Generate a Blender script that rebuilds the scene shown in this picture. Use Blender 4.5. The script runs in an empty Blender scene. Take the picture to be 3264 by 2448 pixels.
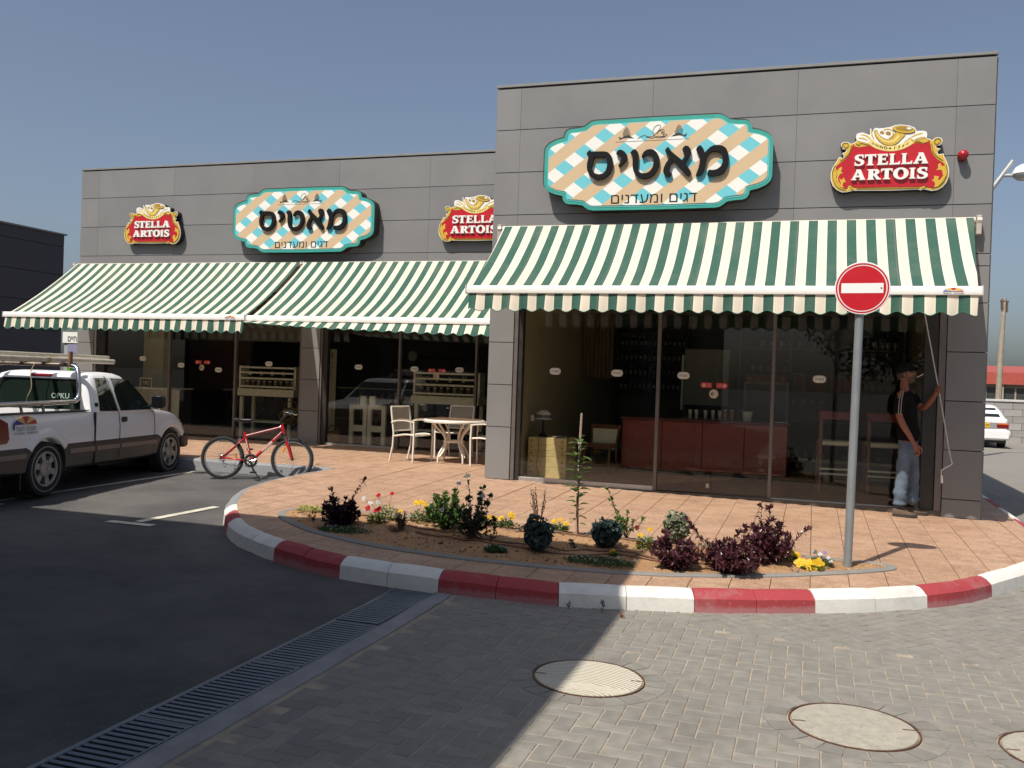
import bpy, bmesh, math, random
from mathutils import Vector, Matrix, noise
from mathutils.geometry import tessellate_polygon
random.seed(7)
R = math.radians
SC = bpy.context.scene
COL = SC.collection

# ---------------------------------------------------------------- camera, sky, sun, exposure
def setup():
    cd = bpy.data.cameras.new('camera'); cam = bpy.data.objects.new('camera', cd); COL.objects.link(cam)
    yaw, pitch, roll = -0.3154, -0.0064, 0.0341
    f = Vector((math.sin(yaw)*math.cos(pitch), math.cos(yaw)*math.cos(pitch), math.sin(pitch)))
    r = Vector((math.cos(yaw), -math.sin(yaw), 0)); u = r.cross(f)
    c, s = math.cos(roll), math.sin(roll)
    r2 = c*r+s*u; u2 = -s*r+c*u
    m = Matrix((r2, u2, -f)).transposed().to_4x4(); m.translation = Vector((4.4039, -12.3879, 1.3965))
    cam.matrix_world = m
    cd.sensor_width = 36; cd.lens = 2941.5/3264*36; cd.clip_start = .05; cd.clip_end = 2000
    SC.camera = cam
    w = bpy.data.worlds.new('World'); SC.world = w; w.use_nodes = True
    nt = w.node_tree; nt.nodes.clear()
    sky = nt.nodes.new('ShaderNodeTexSky'); sky.sky_type = 'NISHITA'; sky.sun_disc = False
    sky.sun_elevation = R(55.5); sky.sun_rotation = R(202)
    sky.altitude = 0; sky.air_density = 1.0; sky.dust_density = 2.8; sky.ozone_density = 4.2
    bg = nt.nodes.new('ShaderNodeBackground'); bg.inputs[1].default_value = 0.098
    out = nt.nodes.new('ShaderNodeOutputWorld')
    hs_ = nt.nodes.new('ShaderNodeHueSaturation'); hs_.inputs['Saturation'].default_value = .80; nt.links.new(sky.outputs[0], hs_.inputs['Color']); nt.links.new(hs_.outputs[0], bg.inputs[0]); nt.links.new(bg.outputs[0], out.inputs[0])
    ld = bpy.data.lights.new('sun', 'SUN'); ld.energy = 4.9; ld.angle = R(.5); ld.color = (1, .94, .84)
    lo = bpy.data.objects.new('sun', ld); COL.objects.link(lo)
    d = Vector((-0.213, -0.525, 0.824))
    lo.rotation_euler = (-d).to_track_quat('-Z', 'Y').to_euler(); lo.location = (0, -20, 20)
    v = SC.view_settings; v.view_transform = 'Standard'; v.look = 'None'; v.gamma = 1; v.exposure = 0.06
    v.use_curve_mapping = False
    SC.cycles.max_bounces = 10; SC.cycles.transparent_max_bounces = 24
setup()

# ---------------------------------------------------------------- materials
class NT:
    def __init__(s, name):
        s.m = bpy.data.materials.new(name); s.m.use_nodes = True; s.t = s.m.node_tree; s.n = s.t.nodes
        s.p = s.n['Principled BSDF']; s.out = s.n['Material Output']
    def a(s, ty, **kw):
        x = s.n.new('ShaderNode'+ty)
        for k, v in kw.items(): setattr(x, k, v)
        return x
    def l(s, a, b): s.t.links.new(a, b)
    def math(s, op, a, b=None, c=None):
        x = s.a('Math', operation=op)
        for i, v in enumerate((a, b, c)):
            if v is None: continue
            if isinstance(v, (int, float)): x.inputs[i].default_value = v
            else: s.l(v, x.inputs[i])
        return x.outputs[0]
    def noise(s, scale, detail=4, vec=None, rough=.6):
        x = s.a('TexNoise'); x.inputs['Scale'].default_value = scale; x.inputs['Detail'].default_value = detail
        x.inputs['Roughness'].default_value = rough
        if vec: s.l(vec, x.inputs['Vector'])
        return x.outputs[0]
    def mix(s, fac, a, b, bt='MIX'):
        x = s.a('Mix', data_type='RGBA', blend_type=bt)
        for k, v in ((0, fac), (6, a), (7, b)):
            if isinstance(v, (int, float)): x.inputs[k].default_value = v
            elif isinstance(v, tuple): x.inputs[k].default_value = (*v[:3], 1)
            else: s.l(v, x.inputs[k])
        return x.outputs[2]
    def ramp(s, fac, lo, hi, a=0., b=1.):
        x = s.a('MapRange'); s.l(fac, x.inputs[0])
        for i, v in enumerate((lo, hi, a, b)): x.inputs[i+1].default_value = v
        return x.outputs[0]
    def bump(s, h, dist, strength=1.):
        x = s.a('Bump'); x.inputs['Strength'].default_value = strength; x.inputs['Distance'].default_value = dist
        s.l(h, x.inputs['Height']); s.l(x.outputs[0], s.p.inputs['Normal'])
    def co(s, k='Object'): return s.a('TexCoord').outputs[k]
    def sep(s, v):
        x = s.a('SeparateXYZ'); s.l(v, x.inputs[0]); return x.outputs
    def comb(s, x, y, z):
        c = s.a('CombineXYZ')
        for i, v in enumerate((x, y, z)):
            if isinstance(v, (int, float)): c.inputs[i].default_value = v
            else: s.l(v, c.inputs[i])
        return c.outputs[0]

MC = {}
def mat(name, col, rough=.6, metal=0., var=.12, vs=6., bump=0., bs=60., rnd=0., coat=0., spec=.5, stain=0., stc=(.05, .04, .03), ss=1.5, trans=0.):
    if name in MC: return MC[name]
    s = NT(name); p = s.p
    p.inputs['Roughness'].default_value = rough; p.inputs['Metallic'].default_value = metal
    p.inputs['Coat Weight'].default_value = coat; p.inputs['Coat Roughness'].default_value = .06
    p.inputs['Specular IOR Level'].default_value = spec
    co = s.co(); c = tuple(col)
    n = s.noise(vs, 5, co); f = s.ramp(n, .3, .7, 1-var, 1+var)
    if rnd:
        oi = s.a('ObjectInfo').outputs['Random']; f = s.math('MULTIPLY', f, s.ramp(oi, 0, 1, 1-rnd, 1+rnd))
    x = s.a('VectorMath', operation='SCALE'); x.inputs[0].default_value = c; s.l(f, x.inputs['Scale']); cc = x.outputs[0]
    if stain:
        g = s.a('NewGeometry').outputs['Position']
        cc = s.mix(s.ramp(s.noise(ss, 6, g, .7), .5, .72, 0, stain), cc, stc)
    s.l(cc, p.inputs['Base Color'])
    if var: s.l(s.ramp(n, .3, .7, max(rough-.08, .02), min(rough+.1, 1)), p.inputs['Roughness'])
    if bump: s.bump(s.noise(bs, 4, co), bump)
    if trans:
        t = s.a('BsdfTranslucent'); s.l(cc, t.inputs[0]); m = s.a('MixShader'); m.inputs[0].default_value = trans
        s.l(p.outputs[0], m.inputs[1]); s.l(t.outputs[0], m.inputs[2]); s.l(m.outputs[0], s.out.inputs[0])
    MC[name] = s.m
    return s.m

def glass_mat(name, tint, refl=1.):
    if name in MC: return MC[name]
    s = NT(name); s.n.remove(s.p)
    tr = s.a('BsdfTransparent'); tr.inputs[0].default_value = (*tint, 1)
    gl = s.a('BsdfGlossy'); gl.inputs['Roughness'].default_value = .0; gl.inputs[0].default_value = (refl, refl, refl, 1)
    fr = s.a('Fresnel'); fr.inputs[0].default_value = 1.55
    bf = s.a('NewGeometry').outputs['Backfacing']
    fac = s.math('MULTIPLY', fr.outputs[0], s.math('SUBTRACT', 1., bf))
    m = s.a('MixShader'); s.l(fac, m.inputs[0]); s.l(tr.outputs[0], m.inputs[1]); s.l(gl.outputs[0], m.inputs[2])
    s.l(m.outputs[0], s.out.inputs[0]); MC[name] = s.m
    return s.m

# ---------------------------------------------------------------- mesh building
class MB:
    def __init__(s): s.v = []; s.f = []
    def add(s, v, f, M=None):
        o = len(s.v)
        s.v += [tuple(M @ Vector(p)) if M else tuple(p) for p in v]
        s.f += [tuple(i+o for i in q) for q in f]
        return s
    def box(s, x0, y0, z0, x1, y1, z1, M=None, ch=0.):
        x0, x1 = min(x0, x1), max(x0, x1); y0, y1 = min(y0, y1), max(y0, y1); z0, z1 = min(z0, z1), max(z0, z1)
        if ch:   # chamfered on every edge
            V = []; F = []
            for X in (0, 1):
                for Y in (0, 1):
                    for Z in (0, 1):
                        x, y, z = (x0, x1)[X], (y0, y1)[Y], (z0, z1)[Z]; dx, dy, dz = ch*(1-2*X), ch*(1-2*Y), ch*(1-2*Z)
                        V += [(x, y+dy, z+dz), (x+dx, y, z+dz), (x+dx, y+dy, z)]
            g = lambda X, Y, Z, k: (X*4+Y*2+Z)*3+k
            for X in (0, 1): F.append((g(X,0,0,0), g(X,1,0,0), g(X,1,1,0), g(X,0,1,0)))
            for Y in (0, 1): F.append((g(0,Y,0,1), g(1,Y,0,1), g(1,Y,1,1), g(0,Y,1,1)))
            for Z in (0, 1): F.append((g(0,0,Z,2), g(1,0,Z,2), g(1,1,Z,2), g(0,1,Z,2)))
            for A in (0, 1):
                for B in (0, 1):
                    F.append((g(A,B,0,0), g(A,B,1,0), g(A,B,1,1), g(A,B,0,1)))
                    F.append((g(A,0,B,0), g(A,1,B,0), g(A,1,B,2), g(A,0,B,2)))
                    F.append((g(0,A,B,1), g(1,A,B,1), g(1,A,B,2), g(0,A,B,2)))
            for X in (0, 1):
                for Y in (0, 1):
                    for Z in (0, 1): F.append((g(X,Y,Z,0), g(X,Y,Z,1), g(X,Y,Z,2)))
            return s.add(V, F, M)
        v = [(x, y, z) for x in (x0, x1) for y in (y0, y1) for z in (z0, z1)]
        return s.add(v, [(0,1,3,2), (4,6,7,5), (0,4,5,1), (2,3,7,6), (0,2,6,4), (1,5,7,3)], M)
    def tube(s, pts, r, n=8, closed=False, caps=True, M=None, sq=None):
        P = [Vector(p) for p in pts]; k = len(P); rr = r if isinstance(r, (list, tuple)) else [r]*k
        V = []; F = []; up = None
        for i in range(k):
            a = P[i-1] if (i or closed) else P[i]; b = P[(i+1) % k] if (i < k-1 or closed) else P[i]
            t = (b-a); t = t.normalized() if t.length > 1e-9 else Vector((0, 0, 1))
            if up is None:
                up = Vector((0, 0, 1)) if abs(t.z) < .9 else Vector((1, 0, 0))
            u = (up-t*up.dot(t))
            if u.length < 1e-4: u = t.orthogonal()
            u.normalize(); w = t.cross(u); up = u
            for j in range(n):
                q = 2*math.pi*(j+.5)/n
                cu, cw = math.cos(q), math.sin(q)
                if sq: cu *= sq[0]; cw *= sq[1]
                V.append(P[i]+rr[i]*(cu*u+cw*w))
        m = k if closed else k-1
        for i in range(m):
            for j in range(n):
                F.append((i*n+j, i*n+(j+1) % n, ((i+1) % k)*n+(j+1) % n, ((i+1) % k)*n+j))
        if caps and not closed: F += [tuple(range(n-1, -1, -1)), tuple((k-1)*n+j for j in range(n))]
        return s.add(V, F, M)
    def cyl(s, p0, p1, r0, r1=None, n=12, M=None): return s.tube([p0, p1], [r0, r0 if r1 is None else r1], n, M=M)
    def lathe(s, prof, n=20, c=(0, 0, 0), M=None, a0=0, a1=2*math.pi, cap=False):
        full = abs(a1-a0-2*math.pi) < 1e-6; m = n if full else n+1; V = []; F = []
        for r, z in prof:
            for j in range(m):
                q = a0+(a1-a0)*j/n; V.append((c[0]+r*math.cos(q), c[1]+r*math.sin(q), c[2]+z))
        for i in range(len(prof)-1):
            for j in range(n):
                k = (j+1) % m; F.append((i*m+j, i*m+k, (i+1)*m+k, (i+1)*m+j))
        if full and cap:
            if prof[0][0] > 1e-6: F.append(tuple(range(m-1, -1, -1)))
            if prof[-1][0] > 1e-6: F.append(tuple((len(prof)-1)*m+j for j in range(m)))
        return s.add(V, F, M)
    def ball(s, c, r, n=12, m=8, M=None):
        r = r if isinstance(r, (tuple, list)) else (r, r, r); V = []; F = []
        for i in range(m+1):
            a = math.pi*i/m
            for j in range(n):
                b = 2*math.pi*j/n; V.append((c[0]+r[0]*math.sin(a)*math.cos(b), c[1]+r[1]*math.sin(a)*math.sin(b), c[2]+r[2]*math.cos(a)))
        for i in range(m):
            for j in range(n): F.append((i*n+j, (i+1)*n+j, (i+1)*n+(j+1) % n, i*n+(j+1) % n))
        return s.add(V, F, M)
    def prism(s, poly, fn, d0, d1, holes=(), back=True):
        """poly: 2D outline; fn(a, b, d) -> 3D point; front face at d0, back at d1"""
        loops = [list(poly)]+[list(h) for h in holes]
        tris = tessellate_polygon([[Vector((p[0], p[1], 0)) for p in L] for L in loops])
        flat = [p for L in loops for p in L]; n = len(flat)
        V = [fn(p[0], p[1], d0) for p in flat]+[fn(p[0], p[1], d1) for p in flat]
        F = [tuple(t) for t in tris]
        if back: F += [tuple(i+n for i in reversed(t)) for t in tris]
        o = 0
        for L in loops:
            for i in range(len(L)):
                a, b = o+i, o+(i+1) % len(L); F.append((a, b, b+n, a+n))
            o += len(L)
        return s.add(V, F)

MW = {}
def link(o, parent=None, M=None):
    COL.objects.link(o)
    if parent is not None: o.parent = parent; MW[o.name] = MW[parent.name] @ o.matrix_basis
    else: MW[o.name] = o.matrix_basis.copy()
    return o
def tag(o, label=None, cat=None, group=None, kind=None):
    for k, v in (('label', label), ('category', cat), ('group', group), ('kind', kind)):
        if v: o[k] = v
    return o
def root(name, loc=(0, 0, 0), rz=0., label=None, cat=None, group=None, kind=None):
    o = bpy.data.objects.new(name, None); o.empty_display_size = .1
    o.location = loc; o.rotation_euler = (0, 0, rz); o.matrix_basis = Matrix.Translation(loc) @ Matrix.Rotation(rz, 4, 'Z')
    link(o); return tag(o, label, cat, group, kind)
def mesh(name, mb, mats, smooth=False, fix=True):
    me = bpy.data.meshes.new(name); me.from_pydata(mb.v, [], mb.f)
    if fix:
        b = bmesh.new(); b.from_mesh(me); bmesh.ops.recalc_face_normals(b, faces=b.faces); b.to_mesh(me); b.free()
    for m in (mats if isinstance(mats, (list, tuple)) else [mats]): me.materials.append(m)
    if smooth is True: me.polygons.foreach_set('use_smooth', [True]*len(me.polygons))
    me.update()
    if smooth and smooth is not True:
        me.polygons.foreach_set('use_smooth', [True]*len(me.polygons)); me.set_sharp_from_angle(angle=R(smooth))
    return me
def part(name, mb, m, parent=None, smooth=False, world=False, label=None, kind=None, group=None, cat=None, fix=True):
    """one mesh object; world=True: mb holds world coordinates"""
    if world and parent is not None:
        inv = MW[parent.name].inverted(); mb.v = [tuple(inv @ Vector(p)) for p in mb.v]
    o = bpy.data.objects.new(name, mesh(name, mb, m, smooth, fix)); link(o, parent)
    return tag(o, label, cat, group, kind)
def solo(name, mb, m, base, label, cat, smooth=False, group=None, kind=None):
    """a thing that is one mesh: mb in world coordinates, origin moved to base"""
    mb.v = [(p[0]-base[0], p[1]-base[1], p[2]-base[2]) for p in mb.v]
    o = bpy.data.objects.new(name, mesh(name, mb, m, smooth)); o.location = base; o.matrix_basis = Matrix.Translation(base)
    link(o); return tag(o, label, cat, group, kind)
def inst(o_or_mesh, name, parent, loc=(0, 0, 0), rot=(0, 0, 0), scale=(1, 1, 1)):
    me = o_or_mesh.data if hasattr(o_or_mesh, 'data') else o_or_mesh
    o = bpy.data.objects.new(name, me); o.location = loc; o.rotation_euler = rot; o.scale = scale; link(o, parent); return o
def copy_tree(o, loc=None, rz=None, parent=None):
    c = o.copy(); COL.objects.link(c)
    if parent is not None: c.parent = parent
    if loc is not None: c.location = loc
    if rz is not None: c.rotation_euler = (0, 0, rz)
    for ch in list(KIDS.get(o.name, [])) or [k for k in o.children]: copy_tree(ch, parent=c)
    return c
KIDS = {}
def modmesh(o):
    """mesh of an object with its modifiers applied"""
    bpy.context.view_layer.update()
    dg = bpy.context.evaluated_depsgraph_get()
    return bpy.data.meshes.new_from_object(o.evaluated_get(dg))
def text_mb(s, size, fn=None, ext=0., align='CENTER', bold=0.):
    """text as an MB in the XZ plane facing -Y (fn maps x,y,d); Hebrew is passed in visual order"""
    c = bpy.data.curves.new('txt', 'FONT'); c.body = s.replace('ד', 'ר'); c.size = size; c.align_x = align; c.align_y = 'CENTER'
    c.resolution_u = 2; c.extrude = ext; c.offset = bold
    o = bpy.data.objects.new('txt', c); COL.objects.link(o); me = modmesh(o)
    mb = MB(); fn = fn or (lambda x, y, d: (x, -d, y))
    mb.add([fn(v.co.x, v.co.y, v.co.z) for v in me.vertices], [tuple(p.vertices) for p in me.polygons])
    bpy.data.objects.remove(o); bpy.data.curves.remove(c); bpy.data.meshes.remove(me)
    if 'ד' in s:   # the dalet is drawn as one clean outline in place of its stand-in glyph
        par = list(range(len(mb.v)))
        def fd(a):
            while par[a] != a: par[a] = par[par[a]]; a = par[a]
            return a
        for f in mb.f:
            for a in f[1:]: par[fd(a)] = fd(f[0])
        gr = {}
        for i in range(len(mb.v)): gr.setdefault(fd(i), []).append(i)
        inv_ = lambda p: (p[0], p[2])
        dal = [g for g in gr.values() if len(g) == 14]
        kill = {i for g in dal for i in g}; F = [f for f in mb.f if f[0] not in kill]; V = list(mb.v)
        for g in dal:
            xs = [mb.v[i][0] for i in g]; z_ = [mb.v[i][2] for i in g]; k = (max(z_)-min(z_))/.59; x0 = min(xs)-.02*k; z0 = min(z_); yv = mb.v[g[0]][1]
            o = len(V); V += [(x0+a*k, yv, z0+b*k) for a, b in ((.32, 0), (.41, 0), (.41, .51), (.32, .51), (.01, .51), (.5, .51), (.5, .59), (.01, .59))]; F += [(o, o+1, o+2, o+3), (o+4, o+5, o+6, o+7)]
        mp = {}; V2 = []
        for f in F:
            for i in f:
                if i not in mp: mp[i] = len(V2); V2.append(V[i])
        mb.v = V2; mb.f = [tuple(mp[i] for i in f) for f in F]
    return mb
def fit_text(s, x0, x1, z0, z1, y, bold=0., heb=True):
    mb = text_mb(s, 1., bold=bold)
    xs = [v[0] for v in mb.v]; zs_ = [v[2] for v in mb.v]
    a, b, c, d = min(xs), max(xs), min(zs_), max(zs_)
    mb.v = [(x0+(v[0]-a)/(b-a)*(x1-x0), y, z0+(v[2]-c)/(d-c)*(z1-z0)) for v in mb.v]
    return mb
def spline(pts, n=8, closed=False):
    P = [Vector(p) for p in pts]; k = len(P); out = []
    for i in range(k if closed else k-1):
        a = P[i-1] if (i or closed) else P[i]; b = P[i]; c = P[(i+1) % k]; d = P[(i+2) % k] if (i < k-2 or closed) else c
        for j in range(n):
            t = j/n; out.append(.5*((2*b)+(c-a)*t+(2*a-5*b+4*c-d)*t*t+(3*b-a-3*c+d)*t**3))
    if not closed: out.append(P[-1])
    return out
def lerp(a, b, t): return a+(b-a)*t

# ---------------------------------------------------------------- shared heights of the ground
KH = .165
def zs(x, y):
    """height of the paved walk"""
    x = min(x, 14.); sx = (x+math.sqrt(x*x+.5))/2; ye = max(min(y, 3.2), -6.5)
    return -0.036-.0149*(sx-.35)+(.02 if ye < 0 else .012)*ye
def zr(x, y): return zs(x, y)-KH

# ---------------------------------------------------------------- materials used all over
CLAD = mat('grey_cladding', (.198, .196, .194), .45, metal=.0, var=.05, vs=1.2, bump=.0004, bs=900, stain=.07, stc=(.13, .125, .12), ss=1.1, rnd=.045)
DARKMETAL = mat('dark_frame_metal', (.05, .047, .045), .4, metal=.5, var=.08)
BROWNMETAL = mat('brown_grey_frame', (.17, .15, .14), .4, metal=.4, var=.05)
ALU = mat('aluminium', (.5, .5, .5), .35, metal=.8, var=.08, vs=20)
WHITEBAR = mat('white_powder_coat', (.84, .83, .79), .45, var=.03, spec=.3)
GLASS = glass_mat('window_glass', (.95, .955, .93))
BLACKP = mat('black_plastic', (.012, .012, .013), .35, var=.1)
INWALL = mat('interior_plaster', (.30, .27, .2), .8, var=.06)
INDARK = mat('interior_dark_wall', (.05, .045, .04), .8, var=.2)
WOODF = mat('interior_floor', (.09, .075, .06), .35, var=.2, vs=4)
CREAMW = mat('cream_painted_wood', (.70, .68, .53), .55, var=.1, vs=15, bump=.001)
# ================================================================ SETTING
# ground sheet of asphalt
def ground():
    s = NT('asphalt'); g = s.a('NewGeometry').outputs['Position']
    n1 = s.noise(.8, 7, g, .7); n2 = s.noise(240, 2, g); n3 = s.noise(6, 5, g)
    xyz = s.sep(g); st = s.noise(1.2, 4, s.comb(s.math('MULTIPLY', xyz[0], .35), s.math('MULTIPLY', xyz[1], 1.6), 0))
    c = s.mix(s.ramp(n1, .4, .62), (.062, .06, .062), (.125, .117, .11))
    c = s.mix(s.ramp(n3, .45, .75, 0, .35), c, (.12, .11, .1))
    c = s.mix(s.ramp(st, .52, .75, 0, .5), c, (.125, .115, .1))
    c = s.mix(s.ramp(n2, .3, .7, 0, .35), c, (.14, .135, .13)); c = s.mix(s.ramp(s.noise(70, 3, g, .8), .56, .68, 0, .5), c, (.17, .16, .15))
    # tan stain near the shop
    c = s.mix(s.ramp(s.noise(.33, 3, g, .5), .60, .70, 0, .45), c, (.17, .15, .115))
    s.l(c, s.p.inputs['Base Color']); s.p.inputs['Roughness'].default_value = .85; s.p.inputs['Specular IOR Level'].default_value = .25
    s.bump(n2, .004, .7)
    xs = [-400, -150, -60, -30]+[-20+i*1. for i in range(40)]+[22, 30, 60, 150, 400]
    ys = [-400, -150, -60, -30, -20, -14]+[-12+i*.75 for i in range(36)]+[18, 24, 30, 60, 150, 400, 800]
    mb = MB(); V = [(x, y, zr(x, y)-.004) for x in xs for y in ys]; n = len(ys)
    F = [(i*n+j, (i+1)*n+j, (i+1)*n+j+1, i*n+j+1) for i in range(len(xs)-1) for j in range(n-1)]
    mb.add(V, F); part('ground', mb, s.m, kind='structure')
ground()

T_OUT = [(-2.3, -.12), (-2.33, -.63), (-2.36, -1.28), (-2.33, -1.84), (-2.17, -2.58), (-1.82, -3.27), (-1.55, -3.70), (-1.14, -4.24), (-.76, -4.64), (-.45, -4.86), (-.12, -5.06),
         (.68, -5.38), (1.60, -5.46), (2.37, -5.44), (2.62, -5.42), (3.60, -5.10), (4.49, -4.67), (4.93, -4.39), (5.45, -3.95), (5.82, -3.46), (6.36, -2.55), (6.6, -1.9), (6.74, -1.1), (6.79, -.3), (6.8, .6)]
PATH = [p.to_2d() for p in spline([(a, b, 0) for a, b in T_OUT], 6)]+[Vector((6.8, y)) for y in (2, 4, 6, 8, 10, 12, 14)]
WALK = [(-14., -.12)]+[tuple(p) for p in PATH]+[(-14., 14.)]

def inside(poly, x, y):
    c = False; j = len(poly)-1
    for i in range(len(poly)):
        xi, yi = poly[i][:2]; xj, yj = poly[j][:2]
        if (yi > y) != (yj > y) and x < (xj-xi)*(y-yi)/(yj-yi)+xi: c = not c
        j = i
    return c
def clip_rect(poly, x0, x1, y0, y1):
    for ax, lim, sg in ((0, x0, 1), (0, x1, -1), (1, y0, 1), (1, y1, -1)):
        out = []
        for i in range(len(poly)):
            a, b = poly[i-1], poly[i]; da, db = sg*(a[ax]-lim), sg*(b[ax]-lim)
            if da >= 0: out.append(a) if not out or out[-1] != a else None
            if (da >= 0) != (db >= 0):
                t = da/(da-db); out.append((a[0]+(b[0]-a[0])*t, a[1]+(b[1]-a[1])*t))
            if db >= 0: out.append(b)
        q = []
        for p in out:
            if not q or (abs(p[0]-q[-1][0])+abs(p[1]-q[-1][1])) > 1e-4: q.append(p)
        if len(q) > 1 and abs(q[0][0]-q[-1][0])+abs(q[0][1]-q[-1][1]) < 1e-4: q.pop()
        poly = q
        if len(poly) < 3: return []
    return poly
def shrink(poly, d):
    c = Vector((sum(p[0] for p in poly)/len(poly), sum(p[1] for p in poly)/len(poly)))
    out = []
    for p in poly:
        v = Vector(p)-c; L = v.length; out.append(tuple(c+v*max(0, (L-d)/L)) if L > 1e-6 else tuple(p))
    return out

def walk():
    side = mat('walk_concrete_base', (.17, .10, .062), .9, var=.15, bump=.002)
    w = root('sidewalk', (0, -2, zs(0, -2)-.14), kind='structure')
    mb = MB(); mb.prism([p for p in WALK], lambda a, b, d: (a, b, zs(a, b)-.012 if d else zs(a, b)-.16), 1, 0)
    part('base_slab', mb, side, w, world=True)
    s = NT('stamped_wood_concrete'); g = s.a('NewGeometry').outputs['Position']; oi = s.a('ObjectInfo').outputs['Random']
    x, y, z = s.sep(g)
    off = s.math('MULTIPLY', oi, 37.)
    v = s.comb(s.math('MULTIPLY', s.math('ADD', x, off), 1.6), s.math('MULTIPLY', s.math('ADD', y, off), 2.6), 0)
    nz = s.noise(1.3, 4, v, .55)
    wv = s.math('SINE', s.math('MULTIPLY', s.math('ADD', s.math('MULTIPLY', nz, 1.1), s.math('MULTIPLY', y, .75)), 125.))
    gr = s.ramp(wv, .35, 1., 0, 1)
    big = s.noise(.8, 5, g); mid = s.noise(3.2, 5, s.comb(s.math('MULTIPLY', x, 1.), s.math('MULTIPLY', y, 1.6), off), .7)
    c = s.mix(s.ramp(big, .3, .7), (.46, .278, .172), (.555, .358, .235))
    c = s.mix(s.ramp(mid, .44, .70, 0, .72), c, (.30, .178, .115))
    c = s.mix(s.math('MULTIPLY', gr, s.ramp(mid, .35, .65, .14, .55)), c, (.20, .11, .07))
    c = s.mix(s.ramp(oi, 0, 1, 0, .16), c, (.33, .19, .12))
    c = s.mix(s.ramp(s.noise(150, 2, g), .5, .8, 0, .25), c, (.62, .45, .33))
    s.l(c, s.p.inputs['Base Color']); s.p.inputs['Roughness'].default_value = .62
    s.bump(s.math('SUBTRACT', 0, s.math('ADD', gr, s.math('MULTIPLY', mid, 1.2))), .004, 1.)
    k0 = int(math.floor((-14-.47)/.305)); random.seed(3)
    for k in range(k0, 21):
        x0 = .47+k*.305; x1 = x0+.305; y = -5.6-random.random()*1.8
        while y < 3.3:
            L = random.choice((3.0, 3.6, 4.2)); y2 = min(y+L, 14. if x0 > 6.3 else 3.3)
            if x1 < -2.5 and y2 < -.1: y = y2; continue
            pl = clip_rect(WALK, x0+.0028, x1-.0028, y+.0008, y2-.0008)
            y = y2
            if len(pl) < 3: continue
            # keep convex-ish outline, top chamfered
            tp = shrink(pl, .0035); n = len(pl); mb = MB()
            V = [(a, b, zs(a, b)-.012) for a, b in pl]+[(a, b, zs(a, b)-.003) for a, b in pl]+[(a, b, zs(a, b)) for a, b in tp]
            F = []
            for i in range(n):
                j = (i+1) % n; F += [(i, j, n+j, n+i), (n+i, n+j, 2*n+j, 2*n+i)]
            F += [tuple(2*n+i for i in t) for t in tessellate_polygon([[Vector((a, b, 0)) for a, b in tp]])]
            mb.add(V, F); part('plank', mb, s.m, w, world=True)
walk()

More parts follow.
